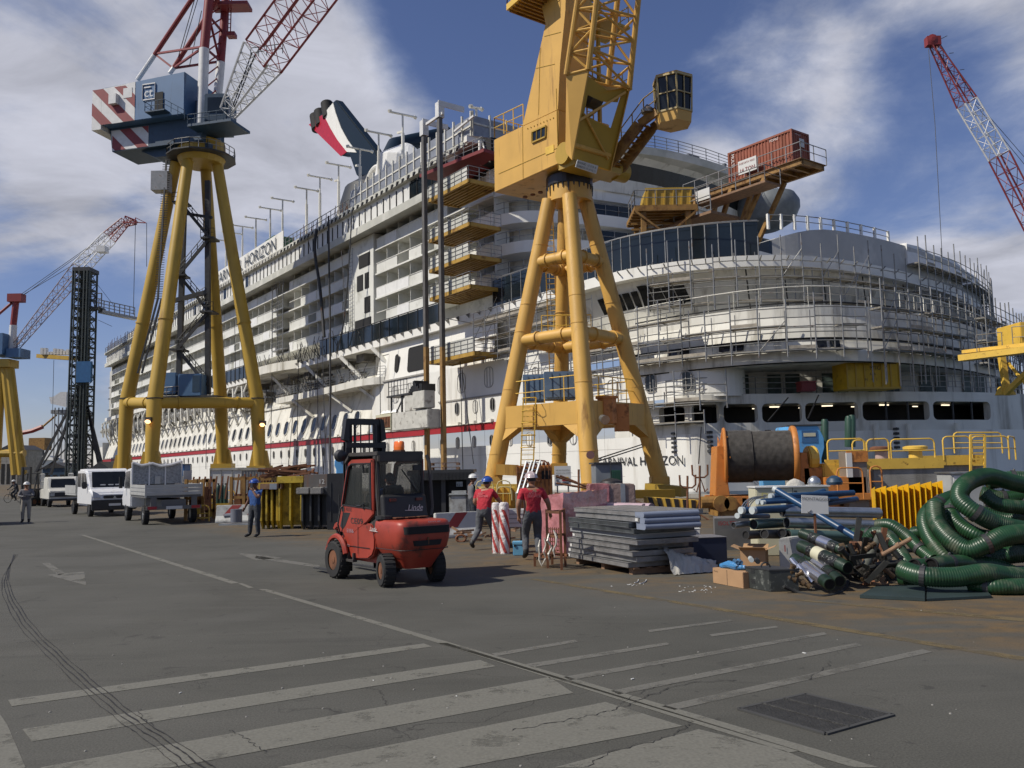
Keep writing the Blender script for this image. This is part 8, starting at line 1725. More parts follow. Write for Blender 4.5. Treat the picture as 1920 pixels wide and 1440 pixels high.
# dark forklift far behind
DF = thing('dark_forklift', 'dark forklift standing behind the old pickup', 'forklift'); g = MB(); g.box(-.5,.5,-1.0,.5,.4,1.2); g.B('body',mBlkF,DF,bevel=.1); g = MB()
for s_ in (-1,1): g.beam((s_*.45,-.6,1.1),(s_*.45,-.5,2.2),.08); g.beam((s_*.45,.5,1.1),(s_*.45,.3,2.2),.08)
g.box(-.5,.5,-.6,.4,2.2,2.27); g.B('cab_frame',mBlk,DF); g = MB()
for s_ in (-1,1): g.box(s_*.35-.06,s_*.35+.06,.7,.85,.1,2.7)
g.box(-.4,.4,.72,.8,2.5,2.7); g.box(-.4,.4,.72,.8,1.3,1.4); g.B('mast',mBlk,DF); veh_wheels(DF,1.1,(-.7,.5),.3,mRust); DF.location = P(66,945,60)*1; DF.location.z = 0; DF.rotation_euler = (0,0,rad(160))
# orange vehicle edge at far left
OV = thing('orange_vehicle', 'orange yard tractor cut off by the left edge of the picture', 'tractor'); a = G(6,985); g = MB(); g.box(-1.6,0,0,3,.5,1.35); g.prism([(-1.6,.3,1.35),(-.05,.3,1.35),(-.25,.5,2.0),(-1.6,.5,2.0)],(0,2,0)); g.B('body',mat('orange tractor paint',(.55,.10,.015),.4),OV,bevel=.08); g = MB(); g.box(-1.5,-.2,.28,.32,1.45,1.95); g.B('rear_window',mDarkGlass,OV); wheel(-.2,.7,.45,.3,0,mDarkSteel,OV); wheel(-.2,2.6,.45,.3,0,mDarkSteel,OV); g = MB(); g.box(-1.6,0,-.05,.02,.5,.65); g.B('bumper',mBlk,OV); OV.location = a+Vc((-.35,0,0)); OV.rotation_euler = (0,0,.6)
# ================================================================ stored goods
# red-white wrapped rolls
for i,(px0,px1,yb_) in enumerate(((924,938,1037),(938,955,1038))):
    a = G((px0+px1)/2,yb_); r_ = (P(px1,yb_,a.y).x-P(px0,yb_,a.y).x)/2; h_ = P(930,942,a.y).z; o = thing('wrapped_roll',['left', 'right'][i]+' one of two upright rolls wrapped in red and white striped film', 'roll',a, 'rolls wrapped in striped film'); g = MB(); n_ = 22; ringz = [(r_*1.08,0),(r_*1.1,.06),(r_*1.13,h_*.3),(r_*1.08,h_*.6),(r_*1.1,h_*.93),(r_,h_*.98),(r_*.7,h_)]
    g.lathe(ringz,a,n=n_); g.B('roll_body',mat('wrinkled white film',(.62,.58,.57),.35,var=.1,bump=.8,bscale=14),o,sm=1); g = MB()
    for k in range(-3,6):
        la,lb = [],[]
        for j in range(13):
            t_ = pi*1.15*j/12+pi*.92; z0_ = k*.44+.95-j*.085
            for lst,dz in ((la,0),(lb,.19)):
                z_ = max(.02,min(h_*.86,z0_+dz)); rr_ = r_*1.14; lst.append((a.x+rr_*cos(t_),a.y+rr_*sin(t_),z_))
        g.ribbon(la,lb)
    g.B('red_band',mat('red film stripe',(.42,.06,.05),.4,bump=.6,bscale=14),o,rc=0)
# cooler
a = G(962,1042); o = thing('cool_box', 'light blue plastic cool box on the ground between the rolls and the walking man', 'cool box',a); g = MB(); W_ = P(985,1042,a.y).x-a.x; h_ = P(962,1016,a.y).z; g.box(a.x,a.x+W_,a.y,a.y+.28,0,h_*.75); g.B('body',mat('cool box blue',(.16,.42,.62),.45),o,bevel=.015); g = MB(); g.box(a.x-.01,a.x+W_+.01,a.y-.01,a.y+.29,h_*.76,h_); g.B('lid',mat('cool box blue',(.16,.42,.62),.45),o,bevel=.015); g = MB()
for x in (.15,.8): g.box(a.x+W_*x-.02,a.x+W_*x+.02,a.y-.02,a.y,h_*.66,h_*.82)
g.B('latch',mBlk,o)
# grey sheets behind men & white table
o,a,dn,fw,W_,h_,bo = simple_box('white_panel_stack', 'pile of white panels between the two men in red', 'panels',950,985,1012,956,mat('off white panel',(.50,.51,.50),.5),.6,Y=21.5,z0=.5)
g = MB(); g.box(a.x,a.x+W_,a.y,a.y+.6,0,.08); g.box(a.x+.02,a.x+.1,a.y,a.y+.5,.08,.5); g.box(a.x+W_-.12,a.x+W_,a.y,a.y+.5,.08,.5); g.B('trestle',mDarkSteel,o); g = MB()
for k in range(4): g.box(a.x-.01,a.x+W_+.01,a.y-.01,a.y,.5+h_*k/4,.51+h_*k/4)
g.B('sheet_edges',mDarkSteel,o)
# pink wrapped bundle (soft irregular block)
PB = thing('pink_wrapped_bundle', 'large bundle under crumpled pink plastic behind the panel stack', 'bundle',G(1080,1040))
def softblock(pts_b,h_l,h_r,fw,jit,m_,nx_=14,nz_=8,ny_=6,seed=1):
    r = random.Random(seed); A,B = pts_b; g = MB(); ex = B-A; n1 = {}
    def pt(i,j,k):
        if (i,j,k) in n1: return n1[(i,j,k)]
        u_,v_,w_ = i/nx_,j/ny_,k/nz_; h_ = h_l+(h_r-h_l)*u_; p = A+ex*u_+fw*v_+Z*(h_*w_); q = Vc((r.uniform(-1,1),r.uniform(-1,1),r.uniform(-1,1)))*jit
        if k == 0: q.z = 0
        n1[(i,j,k)] = p+q; return n1[(i,j,k)]
    def face(f,n_,m__):
        for i in range(n_):
            for j in range(m__): g.add([f(i,j),f(i+1,j),f(i+1,j+1),f(i,j+1)],[(0,1,2,3)])
    face(lambda i,k: pt(i,0,k),nx_,nz_); face(lambda i,k: pt(i,ny_,k),nx_,nz_); face(lambda j,k: pt(0,j,k),ny_,nz_); face(lambda j,k: pt(nx_,j,k),ny_,nz_); face(lambda i,j: pt(i,j,nz_),nx_,ny_)
    o = g.B('b',m_,None,rc=0); b = bmesh.new(); b.from_mesh(o.data); bmesh.ops.remove_doubles(b,verts=b.verts,dist=.001); bmesh.ops.recalc_face_normals(b,faces=b.faces); b.to_mesh(o.data); b.free(); o.data.polygons.foreach_set('use_smooth',[True]*len(o.data.polygons)); o.data.set_sharp_from_angle(angle=rad(55)); return o
a = P(1013,1035,20); b = P(1058,1025,19.2); a.z = b.z = 0; bt = P(1145,925,20.4); hL = P(1013,932,20).z; hR = P(1058,924,19.3).z; fwv = Vc((bt.x-b.x,bt.y-b.y+.8,0))
o = softblock((a,b),hL,hR,fwv,.022,mPink,9,10,14); o.name = 'plastic_wrap'; o.parent = PB; o.location = -PB.location
g = MB(); g.box(b.x-.4,b.x+1.0,b.y+.3,b.y+1.0,.0,.12); g.box(a.x+.05,a.x+.2,a.y-.05,a.y+.1,0,.9); g.B('timber_base',mWood,PB)
a = P(1108,936,22.5); b = P(1192,936,22.5); o = thing('film_wrapped_crate', 'brown crate wrapped in clear pink film and grey tape on top of the pink bundle', 'crate',a); g = MB(); ht_ = P(1108,909,22.5).z; g.box(a.x,b.x,22.5,23.6,a.z-.2,ht_); g.B('crate',mat('brown film wrap',(.24,.17,.15),.3,bump=.5,bscale=9,coat=.4),o,bevel=.03); g = MB(); g.box(a.x+.78,a.x+.9,22.47,23.63,a.z-.2,ht_+.01); g.B('grey_tape',mGalv,o); g = MB(); g.box(a.x-.02,a.x+.5,22.46,23.62,a.z-.1,ht_+.02); g.B('pink_film',mPink,o,bevel=.03)
for i,(px_,py_,r_) in enumerate(((1208,957,.16),(1222,957,.17))):
    c = P(px_,py_,20.5); g = MB(); g.lathe([(r_,0),(r_,1.4),(r_*.75,1.4),(r_*.75,0.02),(r_,0)],c,(-.6,.6,0),20); tag(g.B('wrapped_duct',mat('pale pink duct film',(.48,.36,.40),.35),sm=1),['left', 'right'][i]+' round wrapped duct end behind the panel stack', 'duct', 'wrapped ducts behind the panel stack')
# panel stack
PS = thing('panel_pallet', 'wooden pallet under the stack of silver insulation panels', 'pallet',G(1190,1080))
q = [G(1068,1056),G(1192,1080)]; A_,B_ = q; dn = (B_-A_).normalized(); C_ = G(1272,1068); fw = Vc((-dn.y,dn.x,0)); LW = (B_-A_).length; DP = 1.35
g = MB()
for k in range(3): g.hexa(A_+dn*(LW*(.08+.4*k))+fw*.05,dn*.12,fw*DP*.9,Z*.1)
for k in range(5): g.hexa(A_+fw*(.05+k*.28)+Z*.1,dn*LW*.95,fw*.12,Z*.025)
g.B('boards',mWood,PS)
mPn = mat('aluminium panel edge',(.23,.225,.22),.42,metal=.3,var=.25,scale=5,bump=.25,bscale=20); mPn2 = mat('dark foil panel',(.10,.11,.115),.3,metal=.5,var=.3,scale=5)
mPf = mat('pale grey panel face',(.24,.25,.26),.5,var=.1)
zc2 = .13; random.seed(4)
zh = [P(1072,y_,A_.y).z for y_ in (1050,1037,1026,1015,1003,992,981,970,957,945)]
tot = P(1075,949,A_.y+.05).z-.13
labs = ['bottom', 'second', 'third', 'fourth', 'fifth', 'sixth', 'seventh', 'eighth', 'topmost but one', 'topmost']
for k in range(10):
    h_ = tot/10; off = dn*RU(-.06,.08)+fw*RU(-.03,.08); l_ = LW*RU(.9,1.02); 
    if k >= 8: off += dn*.12
    m_ = (mPn,mPn,mPn,mPn,mPn,mPf,mPn2,mPn2,mPn,mPn)[k]
    a = A_+off+Z*(.13+k*h_); yaw_ = RU(-.02,.02); d2 = (dn+fw*yaw_).normalized(); f2 = Vc((-d2.y,d2.x,0))
    o = thing('insulation_panel',labs[k]+' silver insulation panel of the stack of ten counted from the pallet', 'panel',a, 'stacked silver insulation panels'); g = MB(); g.hexa(a,d2*l_,f2*DP,Z*(h_-.012)); g.B('panel',m_,o,bevel=.008); g = MB()
    g.beam(a+Z*(h_-.016)-f2*.003,a+d2*l_+Z*(h_-.016)-f2*.003,.008,.008); g.beam(a+Z*.008-f2*.003,a+d2*l_+Z*.008-f2*.003,.008,.008); g.beam(a+d2*(l_+.003)+Z*(h_-.016),a+d2*(l_+.003)+f2*DP+Z*(h_-.016),.008,.008); g.B('edge_trim',mGalv,o)
    if k in (0,1,2,4,8): g = MB(); s_ = .02 if k < 6 else l_-.12; g.hexa(a+d2*s_-f2*.012+Z*.02,d2*.09,f2*.004,Z*(h_-.05)); g.B('paper_label',mPaper,o)
for k in range(3):
    a = A_+dn*(LW*.98+.02*k)+fw*.06+dn*(LW*.1)+Z*(.13+tot-.07-k*.105); g = MB(); g.lathe([(.055,0),(.055,.01),(.06,1.15),(.05,1.15),(.045,.02)],a,fw+dn*.08,16); g.hexa(a+Z*-.055,dn*-.25,fw*1.15,Z*.11); tag(g.B('lilac_profile',mat('lilac grey sheet',(.20,.23,.30),.4),sm=1,bevel=0),['top', 'middle', 'bottom'][k]+' of three rolled lilac grey sheets at the right end of the panel stack', 'sheet roll', 'rolled sheets beside the panel stack')
# rack
RK = thing('wooden_crate_rack', 'small rusty frame rack hung with torn film left of the panel stack', 'rack',G(1020,1062)); a = G(1003,1062); b = G(1048,1068); d = (b-a).normalized(); n_ = Vc((-d.y,d.x,0)); g = MB(); hh_ = P(1040,956,b.y).z; b0 = b-d*.05
for s_,h_ in ((0,.25),(.42,hh_)): g.beam(a+d*s_,a+d*s_+Z*h_,.05); g.beam(a+d*s_+n_*.45,a+d*s_+n_*.45+Z*h_,.05)
g.beam(a+Z*.22,a+d*.5+Z*.22,.05); g.beam(a+n_*.45+Z*.22,a+n_*.45+d*.5+Z*.22,.05)
for z_ in (hh_-.05,hh_*.55): g.beam(a+d*.42+Z*z_,a+d*.42+n_*.45+Z*z_,.05); g.beam(a+d*.42+Z*z_,a+d*.85+Z*z_,.05)
g.beam(a+d*.85,a+d*.85+Z*hh_,.05)
for k in range(7): g.beam(a+d*(.02+.06*k)+Z*.25,a+d*(.02+.06*k)+n_*.45+Z*.25,.04,.02)
g.B('frame',mRust,RK); g = MB()
for k in range(6): g.beam(a+d*(.46+.065*k)+Z*(hh_*.3),a+d*(.46+.065*k)+Z*(hh_*.7),.016)
for k in range(6): g.beam(a+d*.45+Z*(hh_*(.32+.07*k)),a+d*.83+Z*(hh_*(.32+.07*k)),.016)
g.B('wire_grid',mRust,RK); g = MB(); random.seed(31)
for k in range(4): p0 = a+d*RU(.25,.8)-n_*.04+Z*RU(.5,.9); g.path([p0+Vc((RU(-.05,.05),RU(-.04,.02),-.13*j)) for j in range(5)],[.015,.03,.02,.025,.008],n=6)
g.B('torn_film',mSheet,RK,sm=1)
# crumpled translucent sheet
g = MB(); random.seed(12); nx_,ny_ = 22,12; base = G(1262,1080); e1 = (G(1350,1072)-base); e2 = Vc((-.25,1.1,0)); grid = []
for i in range(nx_+1):
    for j in range(ny_+1):
        u_,v_ = i/nx_,j/ny_; hgt = max(0,sin(pi*min(1,v_*1.1)))*(.3*(1-u_)**1.2+.17)+RU(-.03,.03)
        if j == 0: hgt = .008+random.random()*.02
        grid.append(base+e1*u_*1.02+e2*v_*(.9-.3*u_)+Vc((RU(-.03,.03),RU(-.03,.03),max(.006,hgt))))
g.add(grid,[(i*(ny_+1)+j,(i+1)*(ny_+1)+j,(i+1)*(ny_+1)+j+1,i*(ny_+1)+j+1) for i in range(nx_) for j in range(ny_)])
tag(g.B('plastic_sheet',mSheet,sm=1,ang=60,rc=0), 'crumpled translucent plastic sheet spilling right of the panel stack', 'plastic sheet')
# red, white, navy boxes
for nm,lab,ct,px0,px1,yb_,yt_,m_,d_,yw in (('red_tool_chest', 'dark red tool chest behind the plastic sheet', 'box',1258,1298,1010,987,mat('deep red chest',(.20,.012,.018),.4),.5,-.12),('white_carton', 'small white box next to the red tool chest', 'box',1297,1313,1008,992,mPaper,.3,-.1),
                                         ('navy_panel_box', 'navy blue box open at the side right of the plastic sheet', 'box',1300,1370,1058,1010,mNavy,.7,.22)):
    o,a,dn_,fw_,W_,h_,bo = simple_box(nm,lab,ct,px0,px1,yb_,yt_,m_,d_,bevel=.01,yaw=yw); g = MB(); g.hexa(a-dn_*.01-fw_*.01+Z*h_,dn_*(W_+.02),fw_*(d_+.02),Z*.015); g.B('lid',mat('grey lid',(.16,.16,.17),.5) if nm != 'white_carton' else mPaper,o)
# steel sheet tank with ISOL lettering
a = G(1342,1032); b = G(1410,1030); o = thing('grey_sheet_bin', 'grey sheet metal bin with red letters ISOLTEI left of the pipe pile', 'bin',a); h_ = P(1342,972,a.y).z; g = MB(); g.prism([a,b+Vc((.2,0,0)),b+Vc((.2,0,h_)),a+Z*h_],(.15,.8,0)); bo = g.B('body',mat('dull sheet metal',(.20,.20,.20),.5,metal=.4,var=.2),o); g = MB(); g.text('ISOLTEI',a+Vc((.08,-.01,h_*.78)),b-a,Z,.13,.004); g.B('lettering',mRed,bo)
# pipe pile
random.seed(8)
def pipe(name,lab,p,q,r_,m_,grp,cap=None,hollow=True,parent=None):
    p = Vector(p); q = Vector(q); d = (q-p); L_ = d.length; o = thing(name,lab, 'pipe',p,grp) if parent is None else parent; g = MB()
    g.lathe([(r_*.86,.06),(r_*.86,0),(r_,0),(r_,L_),(r_*.5,L_)] if hollow else [(r_*.3,0),(r_,.005),(r_,L_),(r_*.3,L_)],p,d,18); g.B('pipe',m_,o,sm=1)
    if cap: g = MB(); g.lathe([(r_*1.04,-.02),(r_*1.04,.05),(r_*.9,.05)],p,d,18); g.lathe([(.001,.0),(r_*.9,.0)],p,d,18); g.B('end_cap',cap,o,sm=1)
    elif hollow: g = MB(); g.lathe([(.001,.12),(r_*.86,.12),(r_*.86,.02)],p,d,18); g.B('dark_bore',mBlack,o)
    return o
mCapW = mat('pale end cap',(.42,.46,.46),.5)
ydp = 17.5
GP = 'galvanised and green pipes in the pile'; BPG = 'blue wrapped pipes on the pile'
for i,(x0_,y0_,x1_,y1_,r_,Yd,m_,lab) in enumerate(((1467,959,1648,962,.105,16.3,mGalv, 'long galvanised pipe with open end at the top right of the pile'),(1475,980,1648,985,.105,16.2,mGalv, 'galvanised pipe just under the top right one'),(1478,1003,1650,1008,.105,16.0,mat('green grey pipe',(.09,.15,.13),.3,metal=.3), 'green grey pipe low in the pile behind the concrete block'),
        (1413,983,1470,980,.095,16.0,mat('green grey pipe',(.09,.15,.13),.3,metal=.3), 'open green grey pipe end in the middle of the pile'),(1398,1003,1465,1000,.08,15.8,mDarkSteel, 'dark open pipe low at the left of the pile'),(1433,1001,1475,1002,.085,15.8,mDarkSteel, 'dark open pipe beside the lowest left one'),(1466,999,1478,999,.08,15.9,mDarkSteel, 'third dark open pipe next to the concrete block'),(1375,985,1450,977,.06,15.9,mGalv, 'bent shiny pipe sticking out at the left of the pile'),(1498,1020,1600,1012,.09,16.6,mat('green grey pipe',(.09,.15,.13),.3,metal=.3), 'green grey pipe near the ground right of the block'))):
    pipe('pipe',lab,P(x0_,y0_,Yd),P(x1_,y1_,Yd+.7),r_,m_,GP)
for i,(x0_,y0_,x1_,y1_,r_,Yd,lab) in enumerate(((1390,957,1500,955,.065,15.9, 'blue pipe, lower left of the capped blue ones'),(1411,957,1520,950,.068,15.8, 'blue pipe right beside the lower left one'),(1383,967,1440,968,.05,15.9, 'short blue pipe with pale cap lowest at the left'),(1421,941,1560,925,.05,16.6, 'thin blue pipe above the lower blue pair'),(1430,942,1570,935,.042,16.5, 'very thin blue pipe next to the thin one'),(1445,931,1600,924,.058,16.8, 'blue pipe on top with a pale capped left end'),(1500,950,1606,936,.06,17, 'blue pipe end at the right behind the notice'),(1470,945,1545,921,.06,17.2, 'blue pipe slanting up at the middle back'),(1500,938,1585,925,.055,17.3, 'blue pipe at the back right of the pile'))):
    pipe('blue_pipe',lab,P(x0_,y0_,Yd),P(x1_,y1_,Yd+.9),r_,mBluePipe,BPG,cap=mCapW,hollow=False)
pipe('blue_pipe', 'long blue pipe leaning across the pile with its pale capped end raised',P(1453,917,16.2),P(1612,1012,14.8),.062,mBluePipe,BPG,cap=mCapW,hollow=False)
g = MB(); a = P(1395,965,16.6)
for k in range(4): g.path([a+Vc((.05*k+.35*(1-cos(t_)),.2,.05+.28*sin(t_))) for t_ in [pi*.5*i/8 for i in range(9)]],.012,n=5)
tag(g.B('bent_hoops',mGalv,sm=1), 'thin bent metal hoops behind the left blue pipes', 'hoops')
# cream cabinets
o,a,dn_,fw_,W_,h_,bo = simple_box('cream_cabinet', 'long cream cabinet with a faded letter D behind the blue pipes', 'cabinet',1420,1558,985,915,mCream,.6,Y=18.5); g = MB(); g.box(a.x-.02,a.x+W_+.02,a.y-.03,a.y+.62,h_,h_+.03); g.B('top',mPaper,o); g = MB(); g.text('D',(a.x+.1,a.y-.01,h_-.28),(1,0,0),Z,.26,.003); g.B('faded_letter',mat('faded yellow letter',(.45,.42,.15),.6),o); g = MB(); g.box(a.x+W_*.5,a.x+W_*.5+.01,a.y-.005,a.y,.1,h_); g.box(a.x+W_*.52,a.x+W_*.56,a.y-.02,a.y,h_-.1,h_-.07); g.B('door_gap',mInk,o)
for i,(px_,m_,s_,lab) in enumerate(((1490,mSheet,.16, 'crumpled film on the left of the cream cabinet top'),(1527,mGalv,.13, 'shiny metal pot on the cream cabinet top'),(1565,mBlueD,.16, 'dark blue round cover at the right of the cream cabinet top'))):
    c = P(px_,912,18.7); c.z = h_+.03; o = thing('cabinet_top_item',lab, 'scrap item',c); g = MB(); r = random.Random(i)
    if i == 0: g.loft([[c+Vc((r_*cos(t_)*r.uniform(.8,1.2),r_*.6*sin(t_),z_)) for t_ in [pi*2*k/10 for k in range(10)]] for r_,z_ in ((.2,0),(.18,.06),(.1,.12),(.02,.15))])
    else: g.lathe([(s_,0),(s_*1.1,.06),(s_*.9,.14),(s_*.3,.2),(s_*.05,.2)],c,n=14)
    g.B('body',m_,o,sm=1)
# MONTAGGIO notice
a = P(1503,962,14.9); b = P(1554,964,14.9); t0_ = P(1503,928,14.9); o = thing('handwritten_sign', 'white hand lettered board reading MONTAGGIO on a short post in the pipe pile', 'sign',a); g = MB(); g.prism([a,b,b+Z*(t0_.z-a.z+.0),t0_],(0,.012,0)); bo = g.B('board',mPaper,o); g = MB(); d = b-a; g.text('MONTAGGIO',a+Vc((.02,-.003,(t0_.z-a.z)*.72)),d,Z,.078,.003); c = a+d*.36+Z*.06+Vc((0,-.006,0)); g.beam(c,c-Vc((.06,0,.05)),.008); g.beam(c-Vc((.06,0,.05)),c-Vc((.03,0,.05)),.006); g.beam(c-Vc((.06,0,.05)),c-Vc((.06,0,.02)),.006); g.B('lettering',mat('pencil grey',(.15,.15,.15),.7),bo); g = MB(); c = a+d*.5; g.beam(Vc((c.x,c.y+.03,.2)),Vc((c.x,c.y+.03,a.z+.05)),.035); g.B('post',mRust,o)
# concrete block with number 1
a = G(1462,1076); b = G(1486,1077); o = thing('concrete_block', 'white painted concrete barrier end with a red number 1', 'concrete block',a); ht_ = P(1462,1009,a.y).z; g = MB(); dx = b.x-a.x+.04; g.prism([a,a+Vc((dx*1.35,0,0)),a+Vc((dx*1.2,0,ht_*.35)),a+Vc((dx*.95,0,ht_)),a+Vc((dx*.02,0,ht_)),a+Vc((0,0,ht_*.4))],(.9,1.0,0)); bo = g.B('block',mat('white painted concrete',(.50,.50,.47),.8),o,bevel=.02); g = MB(); g.text('1',a+Vc((dx*.3,-.01,ht_*.62)),(1,0,0),Z,.17,.004); g.B('number',mRed,bo)
# cardboard boxes, bundle of cans, black case
a = G(1337,1093); b = G(1394,1104); o = thing('cardboard_box', 'closed cardboard box with blue bags on top, in front of the navy box', 'cardboard box',a, 'cardboard boxes by the black case'); d = (b-a).normalized(); n_ = Vc((-d.y,d.x,0)); h_ = P(1337,1064,a.y).z; g = MB(); g.hexa(a,b-a,n_*.32,Z*h_); bx = g.B('box',mCard,o,bevel=.006); g = MB(); g.hexa(a+(b-a)*.48-n_*.002,d*.012,n_*.001,Z*h_); g.text('FRAGILE',a+d*.04-n_*.004+Z*(h_-.06),d,Z,.03,.002); g.B('seam_and_print',mat('cardboard print',(.12,.08,.05),.8),bx)
o = thing('blue_bag', 'limp blue plastic bag lying on the closed cardboard box', 'bag',a+Z*h_); g = MB(); g.path([a+d*.1+n_*.1+Z*(h_+.03),a+d*.28+n_*.14+Z*(h_+.07),a+d*.5+n_*.12+Z*(h_+.05),a+d*.62+n_*.2+Z*(h_+.05)],[.04,.065,.06,.03],n=10); g.path([a+d*.18+n_*.2+Z*(h_+.05),a+d*.4+n_*.25+Z*(h_+.12),a+d*.45+n_*.2+Z*(h_+.14)],[.03,.05,.02],n=8); g.B('bag',mat('blue plastic bag',(.05,.20,.42),.35,bump=.6,bscale=12),o,sm=1)
c = G(1388,1068); c = P(1388,1050,15.6); c.z = .02; W_ = .45; h_ = .3; g = MB(); o = thing('cardboard_box', 'open cardboard box with flaps standing up, left of the concrete block', 'cardboard box',c, 'cardboard boxes by the black case'); z0_ = .12
d = Vc((.92,-.38,0)); n_ = Vc((.38,.92,0)); a = c+Z*z0_
for p_,q_ in ((a,a+d*W_),(a+d*W_,a+d*W_+n_*.4),(a+d*W_+n_*.4,a+n_*.4),(a+n_*.4,a)):
    e_ = (q_-p_).normalized(); o_ = Vc((e_.y,-e_.x,0)); g.prism([p_,q_,q_+Z*h_,p_+Z*h_],-o_*.006); g.prism([p_+Z*h_,q_+Z*h_,q_+Z*(h_+.06)+o_*.16,p_+Z*(h_+.06)+o_*.16],-Z*.006)
g.prism([a,a+d*W_,a+d*W_+n_*.4,a+n_*.4],Z*.006); g.B('carton',mCard,o); g = MB(); g.box(c.x-.02,c.x+.55,c.y-.1,c.y+.4,0,z0_); g.B('lower_carton',mCard,o)
a = G(1399,1102); b = G(1444,1110); d = (b-a).normalized(); n_ = Vc((-d.y,d.x,0)); h_ = P(1399,1062,a.y).z; o = thing('black_metal_case', 'scuffed black metal case with louvres and a rope handle', 'case',a); g = MB(); g.hexa(a,b-a,n_*.42+d*.18,Z*h_); bx = g.B('case',mat('scuffed black paint',(.03,.034,.032),.55,dirt=(.18,.19,.17),dirt_amt=.35,dirt_scale=9),o,bevel=.008); g = MB()
for z_ in (.14,.3):
    for k in range(5): g.hexa(a+d*.13-n_*.006+Z*(z_+k*.016-.05),d*.09,n_*.005,Z*.008)
g.hexa(a-d*.01-n_*.01+Z*(h_-.015),b-a+d*.02,n_*.44+d*.18,Z*.02); g.B('louvres_and_lid',mDarkSteel,bx); g = MB(); c = a+(b-a)*.55+n_*.15+Z*h_; g.path([c+Vc((.07*cos(t_),0,.07*sin(t_)+.01)) for t_ in [pi*i/8 for i in range(9)]],.014,n=6); g.B('handle',mBlk,bx,sm=1)
for r0 in range(5):
    for c0_ in range(2):
        p = P(1383+c0_*7,1093-r0*9.5,14.1); 
        if p.z < .05: p.z = .05
        g = MB(); g.lathe([(.001,.01),(.030,.0),(.034,.01),(.034,.3),(.001,.3)],p,(.1,1,0),12); tag(g.B('capped_tube',mat('blue can',(.04,.10,.18),.4) if True else 0,sm=1), 'small capped tube in the stack between the carton and the black case', 'tube', 'small capped tubes stacked by the black case')
for px_,py_ in ((1409,1047),(1421,1050)): p = P(px_,py_+3,14.0); g = MB(); g.lathe([(.001,0),(.04,0),(.04,.25),(.001,.25)],p,(.2,1,0),14); tag(g.B('tube_end',mCapW if px_ == 1409 else mBlk,sm=1),('pale' if px_ == 1409 else 'black')+' round tube end resting above the black case', 'tube')
# wrapped black hoses with silver bands
WH = 'black wrapped hoses with silver sleeves'
mRib = mat('black green ribbed hose',(.015,.03,.018),.35,var=.4,scale=9)
def ribhose(mb,pts,r,pitch=.035,amp=.07,n=14,step=None):
    """smooth path with raised ribs"""
    Q = cat_rom(pts,24); L_ = [0]
    for a,b in zip(Q,Q[1:]): L_.append(L_[-1]+(b-a).length)
    m_ = max(4,int(L_[-1]/pitch)*3); out_ = []; rs = []; j = 0
    for k in range(m_+1):
        s_ = L_[-1]*k/m_
        while j < len(L_)-2 and L_[j+1] < s_: j += 1
        out_.append(Q[j].lerp(Q[j+1],(s_-L_[j])/max(1e-6,L_[j+1]-L_[j]))); rs.append(r*(1+(amp if k % 3 == 1 else 0)))
    mb.path(out_,rs,n=n)
for i,(x0_,y0_,Y0,x1_,y1_,Y1,r_,bands,lab) in enumerate(((1503,1000,14.8,1588,1035,13.9,.085,((.42,.66,0),), 'top wrapped hose with a bright silver sleeve'),(1502,1024,14.6,1590,1065,13.5,.1,((.33,.5,1),), 'second wrapped hose with a pale sleeve and ribbed green end'),(1490,1048,14.3,1556,1096,13.0,.092,((.35,.85,0),), 'lowest wrapped hose with a long silver sleeve'),(1516,1045,14.5,1575,1090,13.3,.09,((.25,.6,0),), 'wrapped hose half hidden behind the lowest one'))):
    p,q = P(x0_,y0_,Y0),P(x1_,y1_,Y1); o = thing('wrapped_hose',lab, 'hose',p,WH); g = MB(); ribhose(g,[p,p.lerp(q,.5)+Z*.01,q],r_); g.B('hose',mRib,o,sm=1,ang=70)
    g = MB(); a,b = p.lerp(q,.22),p.lerp(q,.82); g.path([a.lerp(b,k/12) for k in range(13)],[r_*1.1*(1+.02*RU(-1,1)) for k in range(13)],n=18); g.B('black_tape',mat('crinkled black tape',(.018,.018,.018),.22,bump=.8,bscale=16),o,sm=1)
    for f0,f1,w_ in bands: g = MB(); g.tube(p.lerp(q,f0),p.lerp(q,f1),r_*1.16,n=24); g.B('silver_sleeve',mCream if w_ else mat('polished aluminium sleeve',(.55,.55,.58),.22,metal=.9),o,sm=1)
    g = MB(); d = (q-p).normalized(); g.lathe([(.001,-.0),(r_*.8,-.0)],q+d*.004,d,18); g.B('dark_bore',mBlack,o)
for i,(x_,y_) in enumerate(((1498,1066),(1512,1078),(1524,1092))):
    p = P(x_,y_,13.7-.1*i); g = MB(); g.lathe([(.03,0),(.045,.0),(.045,.2),(.001,.2)],p,(.45,-.5,-.75) if False else (-.35,.5,.6),14); tag(g.B('silver_tube',mat('polished aluminium sleeve',(.55,.55,.58),.22,metal=.9),sm=1),['upper', 'middle', 'lower'][i]+' short silver tube under the wrapped hoses', 'tube', 'short silver tubes under the wrapped hoses')
mBrass = mat('dirty brass fitting',(.13,.085,.045),.5,metal=.4,var=.4,scale=8)
random.seed(17)
